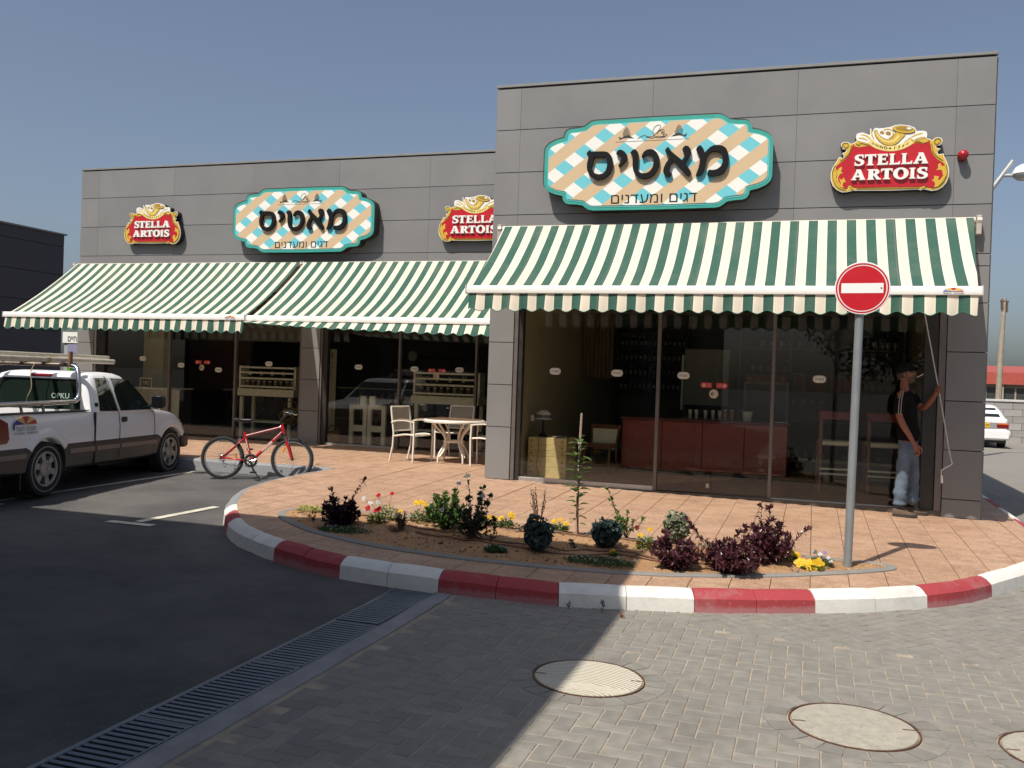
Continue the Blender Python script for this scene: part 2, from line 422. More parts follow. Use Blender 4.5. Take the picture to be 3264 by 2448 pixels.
# kerb of painted concrete blocks
def kerb():
    def km(name, col, rnd=.04, worn=.6):
        s = NT(name); g = s.a('NewGeometry').outputs['Position']
        n = s.noise(9, 6, g, .7); n2 = s.noise(60, 4, g)
        co = s.co(); z = s.sep(co)[2]
        low = s.ramp(s.math('ADD', z, s.math('MULTIPLY', s.noise(22, 6, g, .8), .10)), .085, .115, worn, 0)
        c = s.mix(s.ramp(n, .35, .7, 0, .38), col, tuple(v*.66+.02 for v in col)); c = s.mix(s.ramp(s.noise(3.1, 6, g, .7), .52, .72, 0, .4), c, (.33, .31, .28))
        c = s.mix(low, c, tuple(lerp(v, .40, .38) for v in col))
        c = s.mix(s.ramp(s.noise(26, 6, g, .75), .63, .67, 0, worn), c, (.33, .31, .28))
        s.l(c, s.p.inputs['Base Color']); s.p.inputs['Roughness'].default_value = .75; s.bump(n2, .0025); return s.m
    red, white, grey = km('kerb_red_paint', (.36, .04, .048), worn=.7), km('kerb_white_paint', (.74, .72, .66), worn=.35), km('kerb_grey_concrete', (.24, .25, .26), worn=.2)
    k = root('kerb', (0, -5.3, -.4), kind='structure')
    # arc lengths
    P = PATH; S = [0.]
    for i in range(1, len(P)): S.append(S[-1]+(P[i]-P[i-1]).length)
    def at(s):
        for i in range(1, len(P)):
            if S[i] >= s or i == len(P)-1:
                t = (s-S[i-1])/(S[i]-S[i-1]); t = min(max(t, 0), 1)
                p = P[i-1].lerp(P[i], t); d0 = (P[i]-P[i-1]).normalized()
                d1 = (P[min(i+1, len(P)-1)]-P[i]); d1 = d1.normalized() if d1.length > 1e-6 else d0
                d = d0.lerp(d1, t).normalized(); return p, Vector((d.y, -d.x))
    def near(x, y):
        q = Vector((x, y)); return min((abs((P[i-1].lerp(P[i], j/10)-q).length), S[i-1]+(S[i]-S[i-1])*j/10) for i in range(1, len(P)) for j in range(10))[1]
    cuts = [(-1.74, -3.68, 'w'), (-1.55, -4.05, 'r'), (-1.22, -4.4, 'w'), (-.17, -5.31, 'r'), (.71, -5.5, 'w'), (1.62, -5.6, 'r'), (2.62, -5.6, 'w'), (3.61, -5.3, 'r'), (4.47, -4.8, 'w'), (5.32, -4.2, 'r'), (5.87, -3.5, 'w'), (6.42, -2.5, 'r')]
    seq = [(0., 'g')]+[(near(a, b), c) for a, b, c in cuts]
    s = seq[-1][0]+.95; cc = 'w'
    while s < S[-1]-1: seq.append((s, cc)); s += 1.; cc = 'r' if cc == 'w' else 'w'
    seq.append((S[-1], None))
    prof = [(0, -.30), (0, 0), (.045, 0), (.085, -.018), (.13, -.055), (.15, -.30)]
    for (s0, c), (s1, _) in zip(seq[:-1], seq[1:]):
        nb = max(1, round((s1-s0)/.5)) if c != 'g' else max(1, round((s1-s0)/.5))
        for b in range(nb):
            a0, a1 = lerp(s0, s1, b/nb)+.003, lerp(s0, s1, (b+1)/nb)-.003; mb = MB(); m = 5; V = []; n = len(prof)
            ox, oz = random.uniform(-.003, .003), random.uniform(-.003, .003)
            for i in range(m):
                t = i/(m-1); p, nrm = at(lerp(a0, a1, t)); e = .004 if i in (0, m-1) else 0
                for (w_, h) in prof:
                    ww = max(w_-(e if w_ > .01 else 0), 0)+(ox if w_ > .01 else 0); q = p+nrm*ww; V.append((q.x, q.y, zs(q.x, q.y)+h-(e if h > -.1 else 0)+oz+.003))
            F = [(i*n+j, i*n+j+1, (i+1)*n+j+1, (i+1)*n+j) for i in range(m-1) for j in range(n-1)]
            F += [tuple(range(n)), tuple((m-1)*n+j for j in range(n))]
            mb.add(V, F)
            p, _n = at((a0+a1)/2)
            o = bpy.data.objects.new('kerb_block', None)
            base = Vector((p.x, p.y, zr(p.x, p.y))); mb.v = [tuple(Vector(v)-base) for v in mb.v]
            me = mesh('kerb_block', mb, {'r': red, 'w': white, 'g': grey}[c], 40)
            o = bpy.data.objects.new('kerb_block', me); o.location = base-MW[k.name].translation; link(o, k)
    # straight kerb of the parking bay in front of the left shop
    x = -14.
    while x < -2.36:
        x1 = min(x+1., -2.33); mb = MB(); V = []; pr = [(0, -.30), (0, 0), (.05, 0), (.10, -.03), (.12, -.30)]; n = len(pr)
        for xx in (x+.004, x1-.004):
            V += [(xx, -.12-w_, zs(xx, -.12)+h+.003) for w_, h in pr]
        mb.add(V, [(j, j+1, n+j+1, n+j) for j in range(n-1)]+[tuple(range(n)), tuple(range(n, 2*n))]); part('kerb_block', mb, grey, k, world=True); x = x1
kerb()

# painted bay lines
def lines():
    wp = mat('road_paint', (.62, .58, .46), .7, var=.2, vs=9, stain=.5, stc=(.12, .11, .1), ss=7)
    def strip(x0, y0, x1, y1, w=.1):
        d = Vector((x1-x0, y1-y0)).normalized(); n = Vector((-d.y, d.x))*w/2; mb = MB(); k = 6; V = []
        for i in range(k+1):
            p = Vector((lerp(x0, x1, i/k), lerp(y0, y1, i/k)))
            for q in (p-n, p+n): V.append((q.x, q.y, zr(q.x, q.y)+.004))
        mb.add(V, [(2*i, 2*i+1, 2*i+3, 2*i+2) for i in range(k)]); return mb
    for a in ((-2.30, -3.02, -2.42, -4.22, .11), (-2.72, -4.33, -2.14, -4.33, .11), (-4.57, -.46, -4.77, -3.9, .09), (-5.05, -4.02, -4.5, -4.02, .09), (-7.05, -.4, -7.3, -4.3, .1)):
        part('bay_line', strip(*a), wp, kind='structure')
lines()

# drain grating with concrete rims
def drain():
    galv = mat('galvanised_steel', (.19, .21, .235), .5, metal=.75, var=.25, vs=14, stain=.3, stc=(.06, .06, .06), ss=5)
    conc = mat('drain_concrete', (.27, .26, .26), .85, var=.2, vs=5, bump=.002, stain=.3, stc=(.1, .095, .09))
    dark = mat('drain_dark', (.02, .02, .02), 1., var=0)
    d = root('drain_channel', (1.49, -7.6, zr(1.49, -7.6)), kind='structure')
    Y0, Y1 = -10.6, -5.62
    def sh(x0, x1, h, name, m):
        mb = MB(); n = 12; V = []
        for i in range(n+1):
            y = lerp(Y0, Y1, i/n)
            for x in (x0, x1): V += [(x, y, zr(1.5, y)+h), (x, y, zr(1.5, y)-.004)]
        F = []
        for i in range(n):
            a = 4*i; b = a+4; F += [(a, a+2, b+2, b), (a+1, b+1, b+3, a+3), (a, b, b+1, a+1), (a+2, a+3, b+3, b+2)]
        F += [(0, 1, 3, 2), (4*n, 4*n+2, 4*n+3, 4*n+1)]
        mb.add(V, F); part(name, mb, m, d, world=True)
    sh(1.265, 1.285, .012, 'steel_rail', galv); sh(1.615, 1.635, .012, 'steel_rail', galv); sh(1.635, 1.765, .0125, 'concrete_rim', conc); sh(1.285, 1.615, .0, 'channel_bed', dark)
    y = Y1-.02
    fr = MB(); fr.box(-.16, -.012, 0, .16, 0, .012)
    while y > Y0+.1:
        g = bpy.data.objects.new('grating', None); L = .98
        base = Vector((1.45, y-L/2, zr(1.45, y-L/2)+.002)); g.location = base-MW[d.name].translation; link(g, d)
        fm = MB(); fm.box(-.162, -L/2, 0, -.150, L/2, .012); fm.box(.150, -L/2, 0, .162, L/2, .012); fm.box(-.15, -L/2, 0, .15, -L/2+.012, .012); fm.box(-.15, L/2-.012, 0, .15, L/2, .012)
        part('frame', fm, galv, g)
        if 'BAR' not in MC: MC['BAR'] = mesh('bar', MB().box(-.15, -.0105, 0, .15, .0105, .010), galv)
        nb = 20
        for i in range(nb): inst(MC['BAR'], 'bar', g, (0, lerp(-L/2, L/2, (i+.5)/nb), 0), (R(10), 0, 0))
        y -= L+.012
drain()

MANH = [(3.198, -7.04, .325, 'ribbed'), (4.669, -7.166, .325, 'fine'), (5.678, -7.115, .30, 'fine')]
# block paving: herringbone, diagonal field, border
def paving():
    pm = []
    for i, c in enumerate([(.228, .212, .185), (.208, .195, .172), (.245, .226, .194)]):
        pm.append(mat('paver_%s' % ('grey', 'cool_grey', 'warm_grey')[i], c, .85, var=.14, vs=9, bump=.0015, bs=160, rnd=.10, stain=.35, stc=(.13, .12, .11), ss=2.2))
    sand = mat('joint_sand', (.36, .30, .225), .95, var=.25, vs=8, bump=.002, bs=200, stain=.5, stc=(.14, .12, .1), ss=1.4)
    r = root('block_paving', (4.5, -7.5, zr(4.5, -7.5)), kind='structure')
    # sand bed
    s2 = NT('far_block_paving'); g = s2.a('NewGeometry').outputs['Position']
    bt = s2.a('TexBrick'); mp = s2.a('Mapping'); s2.l(g, mp.inputs[0]); mp.inputs['Rotation'].default_value = (0, 0, R(45)); s2.l(mp.outputs[0], bt.inputs[0])
    bt.inputs['Scale'].default_value = 1.; bt.inputs['Brick Width'].default_value = .2; bt.inputs['Row Height'].default_value = .1; bt.inputs['Mortar Size'].default_value = .005
    bt.inputs['Color1'].default_value = (.24, .225, .2, 1); bt.inputs['Color2'].default_value = (.21, .2, .182, 1); bt.inputs['Mortar'].default_value = (.17, .145, .12, 1)
    cc = s2.mix(s2.ramp(s2.noise(.4, 5, g), .4, .7, 0, .5), bt.outputs[0], (.26, .235, .2)); s2.l(cc, s2.p.inputs['Base Color']); s2.p.inputs['Roughness'].default_value = .85
    mb = MB(); xs = [1.755]+[2.4+.6*i for i in range(32)]; ys = [-12+.6*i for i in range(29)]; n = len(ys)
    mb.add([(x, y, zr(x, y)+.0062) for x in xs for y in ys], [(i*n+j, (i+1)*n+j, (i+1)*n+j+1, i*n+j+1) for i in range(len(xs)-1) for j in range(n-1)])
    part('sand_bed', mb, sand, r, world=True)
    mb = MB(); ys = [4.8+1.*i for i in range(27)]; xs = [6.9]+[7+.8*i for i in range(30)]; n = len(ys)
    mb.add([(x, y, zr(x, y)+.004) for x in xs for y in ys], [(i*n+j, (i+1)*n+j, (i+1)*n+j+1, i*n+j+1) for i in range(len(xs)-1) for j in range(n-1)])
    part('far_pavers', mb, s2.m, r, world=True, kind='stuff')
    L, W = .2, .1; B = []
    def ok(x, y):
        if x < 1.722 or inside(WALK, x, y): return False
        return all(math.hypot(x-a, y-b) > rr+.05 for a, b, rr, _ in MANH)
    YB = -5.60
    for n_ in range(-90, 130):
        for m_ in range(-90, 130):
            ox, oy = 1.80+(n_+2*m_)*W, -11.0+(n_-2*m_)*W
            if not (1.7 < ox < 12 and -11.2 < oy < 6): continue
            for (cx, cy, a) in ((ox+W, oy+W/2, 0.), (ox+W/2, oy+2*W, math.pi/2)):
                if (cy < YB or cx < 3.6) and cx < 9.5 and ok(cx, cy): B.append((cx, cy, a))
    c45 = math.cos(R(45))
    for n_ in range(-160, 200):
        for m_ in range(-160, 200):
            for (u, v, a) in (((n_+2*m_)*W+W, (n_-2*m_)*W+W/2, 0.), ((n_+2*m_)*W+W/2, (n_-2*m_)*W+2*W, math.pi/2)):
                cx = 6+(u-v)*c45; cy = -3+(u+v)*c45
                if 3.6 < cx < 13 and YB < cy < 4.7 and ok(cx, cy): B.append((cx, cy, a+R(45)))
    # edging row between the two fields
    for i in range(40): B.append((3.75+i*.205, YB-.0, 0.))
    cam = Vector((4.4, -12.4))
    B.sort(key=lambda b: (Vector(b[:2])-cam).length if inv(b) else 99)
    random.seed(5)
    def brick_mb(M=None): return MB().box(-L/2+.003, -W/2+.003, -.012, L/2-.003, W/2-.003, .0, ch=.0035)
    P = [mesh('brick', brick_mb(), m, fix=True) for m in pm]
    rest = [MB() for _ in pm]; base = brick_mb(); cnt = 0
    for (cx, cy, a) in B:
        z = zr(cx, cy)+.010+random.uniform(-.0008, .0008); tx, ty = random.gauss(0, .0015), random.gauss(0, .0025); k = random.choice((0, 0, 1, 1, 2))
        if cnt < 300 and inv((cx, cy, a)):
            inst(P[k], 'brick', r, Vector((cx, cy, z))-MW[r.name].translation, (tx, ty, a+random.gauss(0, .008))); cnt += 1
        else:
            M = Matrix.Translation((cx, cy, z)) @ Matrix.Rotation(a+random.gauss(0, .008), 4, 'Z') @ Matrix.Rotation(tx, 4, 'X'); rest[k].add(base.v, base.f, M)
    for m, mb in zip(pm, rest): part('far_bricks', mb, m, r, world=True, kind='stuff', fix=False)
    # rings and lids
    cl = NT('manhole_concrete_ribbed'); o = cl.co(); x, y, z = cl.sep(o)
    dd = cl.math('SQRT', cl.math('ADD', cl.math('POWER', cl.math('SUBTRACT', x, .02), 2), cl.math('POWER', cl.math('ADD', y, .42), 2)))
    rib = cl.math('SINE', cl.math('MULTIPLY', dd, 230)); inn = cl.math('LESS_THAN', cl.math('ABSOLUTE', cl.math('ADD', y, .18)), .06)
    nn = cl.noise(30, 5, o); rib = cl.math('MULTIPLY', rib, cl.math('SUBTRACT', 1, inn))
    c = cl.mix(cl.ramp(rib, -.6, .6), (.42, .38, .30), (.64, .59, .47)); c = cl.mix(cl.ramp(nn, .5, .75, 0, .4), c, (.36, .33, .28)); cl.l(c, cl.p.inputs['Base Color'])
    cl.p.inputs['Roughness'].default_value = .85; cl.bump(cl.math('ADD', rib, cl.math('MULTIPLY', nn, .8)), .003)
    cf = NT('manhole_concrete_fine'); o = cf.co(); x, y, z = cf.sep(o); rib = cf.math('SINE', cf.math('MULTIPLY', cf.math('ADD', y, cf.math('MULTIPLY', x, .15)), 420)); nn = cf.noise(14, 6, o, .7)
    c = cf.mix(cf.ramp(nn, .35, .65), (.36, .33, .27), (.50, .455, .375)); c = cf.mix(cf.ramp(rib, 0, 1, 0, .3), c, (.24, .22, .19)); c = cf.mix(cf.ramp(cf.noise(40, 5, o), .62, .7, 0, .7), c, (.13, .12, .11))
    cf.l(c, cf.p.inputs['Base Color']); cf.p.inputs['Roughness'].default_value = .85; cf.bump(cf.math('ADD', rib, cf.math('MULTIPLY', nn, 3)), .002)
    rust = mat('rusty_iron', (.13, .065, .04), .8, metal=.3, var=.35, vs=12, bump=.001)
    labs = ['ribbed concrete manhole cover lying half in the shadow', 'smooth worn concrete manhole cover in full sun with a rusty rim', 'round manhole cover cut off by the right edge of the picture']
    for (a, b, rr, kd), lb in zip(MANH, labs):
        z = zr(a, b)+.011; t = root('manhole_cover', (a, b, z), label=lb, cat='manhole cover', group='manhole covers in the block paving'); t.rotation_euler = (0, .0149, 0)
        n = 22
        for i in range(n):
            q0, q1 = 2*math.pi*i/n+.012, 2*math.pi*(i+1)/n-.012; ro = rr+.135; mb = MB(); V = []
            for q in (q0, (q0+q1)/2, q1):
                for (ra, h) in ((rr+.018, -.012), (rr+.018, .0015), (ro, .0015), (ro, -.012)): V.append((ra*math.cos(q), ra*math.sin(q), h))
            mb.add(V, [(4*i_+j, 4*i_+(j+1) % 4, 4*i_+4+(j+1) % 4, 4*i_+4+j) for i_ in range(2) for j in range(4)]+[(0, 1, 2, 3), (8, 9, 10, 11)]); part('ring_stone', mb, pm[i % 3], t)
        part('rim', MB().lathe([(rr, -.01), (rr, .004), (rr+.008, .004), (rr+.008, -.01), (rr, -.01)], 48), rust, t)
        part('lid', MB().lathe([(0, .004), (rr-.01, .004), (rr-.006, -.01)], 48), cl.m if kd == 'ribbed' else cf.m, t)
        for q in (0, math.pi):
            h = part('lifting_slot', MB().box(rr-.075, -.006, .004, rr-.01, .006, .0052, Matrix.Rotation(q+.2, 4, 'Z')), rust, t)
def inv(b):
    """roughly inside the camera's view"""
    dx, dy = b[0]-4.404, b[1]+12.388; d = -.31*dx+.951*dy; r_ = .951*dx+.31*dy
    return d > 3.15 and abs(r_)/d < .57
paving()
# ================================================================ BUILDINGS
def panel(bld, x0, x1, z0, z1, y, th=.03, g=.005, label=None):
    mb = MB().box(x0+.0012, y+random.uniform(0, .002), z0+g, x1-.0012, y+th, z1-g, ch=.001); return part('panel', mb, CLAD, bld, world=True, label=label)
def shop(bld, X0, X1, Y, YB, zt, zrows, cols, pillars, lintel, joints0):
    """hollow shop: back boxes, cladding panels, coping"""
    dk = mat('cladding_gap', (.012, .012, .012), 1., var=0)
    b = MB(); y0 = Y+.032
    b.box(X0+.01, y0, lintel, X1-.01, y0+.2, zt-.02)                      # wall above the windows
    b.box(X0+.01, y0+.2, -.3, X0+.2, YB, zt-.02); b.box(X1-.2, y0+.2, -.3, X1-.01, YB, zt-.02)
    b.box(X0+.2, YB-.2, -.3, X1-.2, YB, zt-.02)
    for a, c in pillars: b.box(a+.012, y0, -.3, c-.012, y0+.2, lintel)
    part('wall', b, dk, bld, world=True)
    part('roof', MB().box(X0+.2, y0+.2, zt-.5, X1-.2, YB-.2, zt-.3), mat('roof_felt', (.2, .2, .2), .9), bld, world=True)
    part('ceiling', MB().box(X0+.2, y0+.2, lintel+.04, X1-.2, YB-.2, lintel+.12), mat('ceiling_paint', (.22, .2, .17), .8), bld, world=True)
    part('floor', MB().box(X0+.2, y0-.02, -.14, X1-.2, YB-.2, -.055), WOODF, bld, world=True)
    # coping
    part('coping', MB().box(X0-.012, Y-.014, zt-.012, X1+.012, Y+.34, zt+.026, ch=.003), mat('coping_metal', (.22, .215, .21), .45, metal=.1, var=.05), bld, world=True)
    # upper rows
    for z0, z1 in zip(zrows[:-1], zrows[1:]):
        for x0, x1 in zip(cols[:-1], cols[1:]): panel(bld, x0, x1, z0, min(z1, zt-.03), Y)
    for a, c in pillars:
        zb = [zs((a+c)/2, Y)-.004]+joints0+[lintel+.0]
        zb = [z for i, z in enumerate(zb) if i == 0 or z > zb[0]+.15]
        for z0, z1 in zip(zb[:-1], zb[1:]): panel(bld, a, c, z0, z1, Y)
    # sides
    for sx, xx in ((-1, X0), (1, X1)):
        zz = [-.12, .7, 1.3, 1.9, 2.5, 3.1, 3.7, 4.3, 4.9, zt-.03]; yy = [Y+.36+i*(YB-Y-.4)/5 for i in range(6)]; yy[0] = Y+.04
        if sx < 0 and X0 == 0: yy = [q for q in yy if q < 3.3]
        for z0, z1 in zip(zz[:-1], zz[1:]):
            for a, c in zip(yy[:-1], yy[1:]):
                mb = MB().box(xx-.02 if sx < 0 else xx-.01, a+.006, z0+.006, xx+.01 if sx < 0 else xx+.02, c-.006, z1-.006); part('panel', mb, CLAD, bld, world=True)
def frame(bld, name, x0, x1, z0, z1, y0, y1, m, **k): return part(name, MB().box(x0, y0, z0, x1, y1, z1, ch=.003), m, bld, world=True, **k)

def build_A():
    b = root('shop_building', (3.19, 0, -.08), label='taller grey panelled shop building standing forward on the right', cat='building', group='grey panelled shop buildings')
    shop(b, 0., 6.38, 0., 7.5, 5.515, [2.95, 3.1, 3.7, 4.3, 4.9, 5.515], [0, .359, 2.223, 4.087, 5.951, 6.38], [(0, .36), (5.945, 6.38)], 2.95, [.10, .70, 1.30, 1.90, 2.50])
    Y = .09; zb = lambda x: zs(x, 0)
    frame(b, 'side_trim', .365, .42, zb(.4), 2.95, .02, .10, BROWNMETAL); frame(b, 'side_trim', 5.86, 5.94, zb(5.9), 2.95, .02, .10, BROWNMETAL)
    frame(b, 'door_jamb', .425, .485, zb(.4), 2.95, .05, .16, DARKMETAL); frame(b, 'door_jamb', 5.70, 5.855, zb(5.9), 2.95, .05, .16, DARKMETAL)
    for x in (2.41, 3.905): frame(b, 'mullion', x-.022, x+.022, zb(x), 2.9, .06, .15, BROWNMETAL)
    for x0, x1 in ((.485, 2.388), (3.927, 5.70)): frame(b, 'sill', x0, x1, zb(x1), zb(x1)+.075, .055, .14, ALU)
    frame(b, 'window_head', .485, 5.70, 2.90, 2.95, .05, .16, DARKMETAL)
    for x0, x1, d in ((.485, 2.388, 0), (3.927, 5.70, 0)): part('pane', MB().box(x0, .10, zb(x1)+.07, x1, .108, 2.9), GLASS, b, world=True)
    for x0, x1 in ((2.432, 3.148), (3.156, 3.883)):
        d = part('sliding_door', MB().box(x0, .112, zb(x1)+.03, x1, .12, 2.9), GLASS, b, world=True)
        part('door_rail', MB().box(x0, .10, zb(x1)+.005, x1, .13, zb(x1)+.03), DARKMETAL, d, world=True)
    part('door_lock', MB().box(3.085, .10, .02, 3.135, .112, .085, ch=.006), mat('lock_steel', (.45, .42, .34), .4, metal=.8), b, world=True)
    # inside walls
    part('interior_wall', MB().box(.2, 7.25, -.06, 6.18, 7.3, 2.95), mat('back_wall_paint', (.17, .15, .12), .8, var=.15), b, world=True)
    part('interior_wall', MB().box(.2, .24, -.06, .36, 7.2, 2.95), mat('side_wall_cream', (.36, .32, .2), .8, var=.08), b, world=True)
    part('interior_wall', MB().box(6.05, .24, -.06, 6.18, 7.2, 2.95), mat('side_wall_cream', (.36, .32, .2), .8, var=.08), b, world=True)
    for x in (.30, .36): part('switch', MB().box(x+.012, .95, .76, x+.062, .96, .85), WHITEBAR, b, world=True)
    return b
def build_B():
    b = root('shop_building', (-5.1, 3.17, .0), label='lower grey panelled shop building set back on the left with two striped awnings', cat='building', group='grey panelled shop buildings')
    Y = 3.17
    shop(b, -10.29, -.02, Y, 9.5, 5.44, [2.9, 3.04, 3.64, 4.24, 4.84, 5.44], [-10.29, -9.84, -7.97, -6.11, -4.24, -2.38, -.51, -.02], [(-10.29, -9.87), (-4.94, -4.54)], 2.9, [.64, 1.24, 1.84, 2.44])
    zb = .0
    frame(b, 'side_trim', -9.865, -9.82, zb, 2.9, Y+.02, Y+.1, ALU); frame(b, 'side_trim', -4.985, -4.945, zb, 2.9, Y+.02, Y+.1, BROWNMETAL); frame(b, 'side_trim', -4.535, -4.50, zb, 2.9, Y+.02, Y+.1, BROWNMETAL)
    frame(b, 'door_jamb', -9.815, -9.62, zb, 2.9, Y+.05, Y+.16, DARKMETAL); frame(b, 'door_jamb', -4.495, -4.40, zb, 2.9, Y+.05, Y+.16, DARKMETAL)
    for x in (-8.02, -6.46, -2.906, -1.39): frame(b, 'mullion', x-.02, x+.02, zb, 2.86, Y+.06, Y+.15, BROWNMETAL)
    frame(b, 'window_head', -9.62, -5.0, 2.86, 2.9, Y+.05, Y+.16, DARKMETAL); frame(b, 'window_head', -4.4, -.1, 2.86, 2.9, Y+.05, Y+.16, DARKMETAL)
    for x0, x1 in ((-9.62, -8.04), (-6.44, -5.0), (-4.40, -2.93), (-1.37, -.1)): frame(b, 'sill', x0, x1, zb-.01, zb+.045, Y+.055, Y+.14, ALU if x0 > -5 else DARKMETAL)
    for x0, x1 in ((-9.62, -8.04), (-8.0, -6.48), (-6.44, -5.0), (-4.40, -2.926), (-2.886, -1.41), (-1.37, -.1)): part('pane', MB().box(x0, Y+.1, zb+.03, x1, Y+.108, 2.86), GLASS, b, world=True)
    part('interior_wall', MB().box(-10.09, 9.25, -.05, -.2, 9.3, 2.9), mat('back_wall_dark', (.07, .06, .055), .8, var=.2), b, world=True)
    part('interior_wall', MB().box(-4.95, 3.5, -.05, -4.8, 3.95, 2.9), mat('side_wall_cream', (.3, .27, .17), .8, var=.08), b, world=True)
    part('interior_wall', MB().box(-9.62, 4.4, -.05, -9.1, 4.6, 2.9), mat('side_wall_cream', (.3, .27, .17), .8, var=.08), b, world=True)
    part('downlight', MB().box(-4.4, 4.2, 0, -4.3, 4.3, .01), WHITEBAR, b, world=True)
    return b
BA = build_A(); BB = build_B()

def left_building():
    b = root('neighbouring_building', (-24, 2, -.25), label='dark grey neighbouring building at the left edge of the picture', cat='building')
    m = mat('dark_grey_panel', (.06, .057, .062), .6, var=.08, bump=.0005)
    part('wall', MB().box(-30, -6, -.6, -18.63, 11.3, 5.48), mat('dark_gap', (.015, .015, .015), .9, var=0), b, world=True)
    zz = [-.3, .6, 1.5, 2.4, 3.3, 4.2, 5.1, 5.5]
    for z0, z1 in zip(zz[:-1], zz[1:]):
        y = -6.
        while y < 11.2:
            part('panel', MB().box(-18.63, y+.008, z0+.008, -18.60, min(y+3.46, 11.34)-.008, z1-.008), m, b, world=True); y += 3.46
    part('coping', MB().box(-30, -6.05, 5.48, -18.56, 11.38, 5.53), mat('coping_metal', (.2, .19, .18), .4), b, world=True)
left_building()

def totem():
    wh = mat('totem_white', (.78, .8, .74), .4, var=.03); gy = mat('totem_grey', (.33, .35, .35), .5, var=.03)
    bx, by = -15.05, 8.
    t = root('totem_sign', (bx, by, -.2), label='white, blue and green advertising totem between the dark building and the striped awning', cat='sign')
    part('pillar', MB().box(bx-.24, by, -.3, bx+.05, by+.2, 1.95), gy, t, world=True)
    part('header', MB().box(bx-.26, by-.04, 1.95, bx+.25, by+.22, 2.25), wh, t, world=True)
    part('green_board', MB().box(bx-.1, by-.02, .3, bx+.24, by-.001, 1.65), mat('totem_green', (.01, .09, .03), .4, var=.02), t, world=True)
    mb = MB(); mb.prism([(bx-.1+.14*math.sin(q), 1.0+.38*math.cos(q)) for q in [math.pi*i/12 for i in range(13)]], lambda a, b_, d: (a, by-.021-d, b_), .002, 0); part('green_stripe', mb, mat('totem_lime', (.12, .28, .03), .4, var=.02), t, world=True)
    mb = MB(); mb.prism([(bx+.24-.12*math.sin(q), .9+.5*math.cos(q)) for q in [math.pi*i/12 for i in range(13)]], lambda a, b_, d: (a, by-.021-d, b_), .002, 0); part('blue_stripe', mb, mat('totem_blue', (.02, .08, .28), .4, var=.02), t, world=True)
    part('lilac_band', MB().box(bx-.1, by-.02, 1.66, bx+.24, by-.001, 1.93), mat('totem_lilac', (.25, .24, .38), .4, var=.02), t, world=True)
    part('lettering', fit_text('םייח', bx-.08, bx+.22, 1.99, 2.13, by-.043, .02), BLACKP, t, world=True)
totem()

# the flat canopy over the forecourt whose shade lies across the foreground, and an added unseen wall that deepens this shade
def canopy():
    c = root('forecourt_canopy', (-10, -15, -.3), label='large flat forecourt canopy on steel columns behind the photographer', cat='canopy')
    part('roof', MB().box(-26, -27, 5.35, 1.52, -7.83, 5.75), mat('canopy_fascia', (.12, .12, .13), .5, var=.04), c, world=True)
    for x in (-21, -14, -7, -1.): part('column', MB().box(x-.2, -19.2, -.6, x+.2, -18.8, 5.35), mat('column_paint', (.3, .3, .3), .5), c, world=True)
    part('wall', MB().box(-26, -30, -.6, .5, -20.5, 9.), mat('shade_wall_render', (.10, .095, .09), .8), c, world=True)  # added out of view, made tall to block sky light from the foreground
canopy()

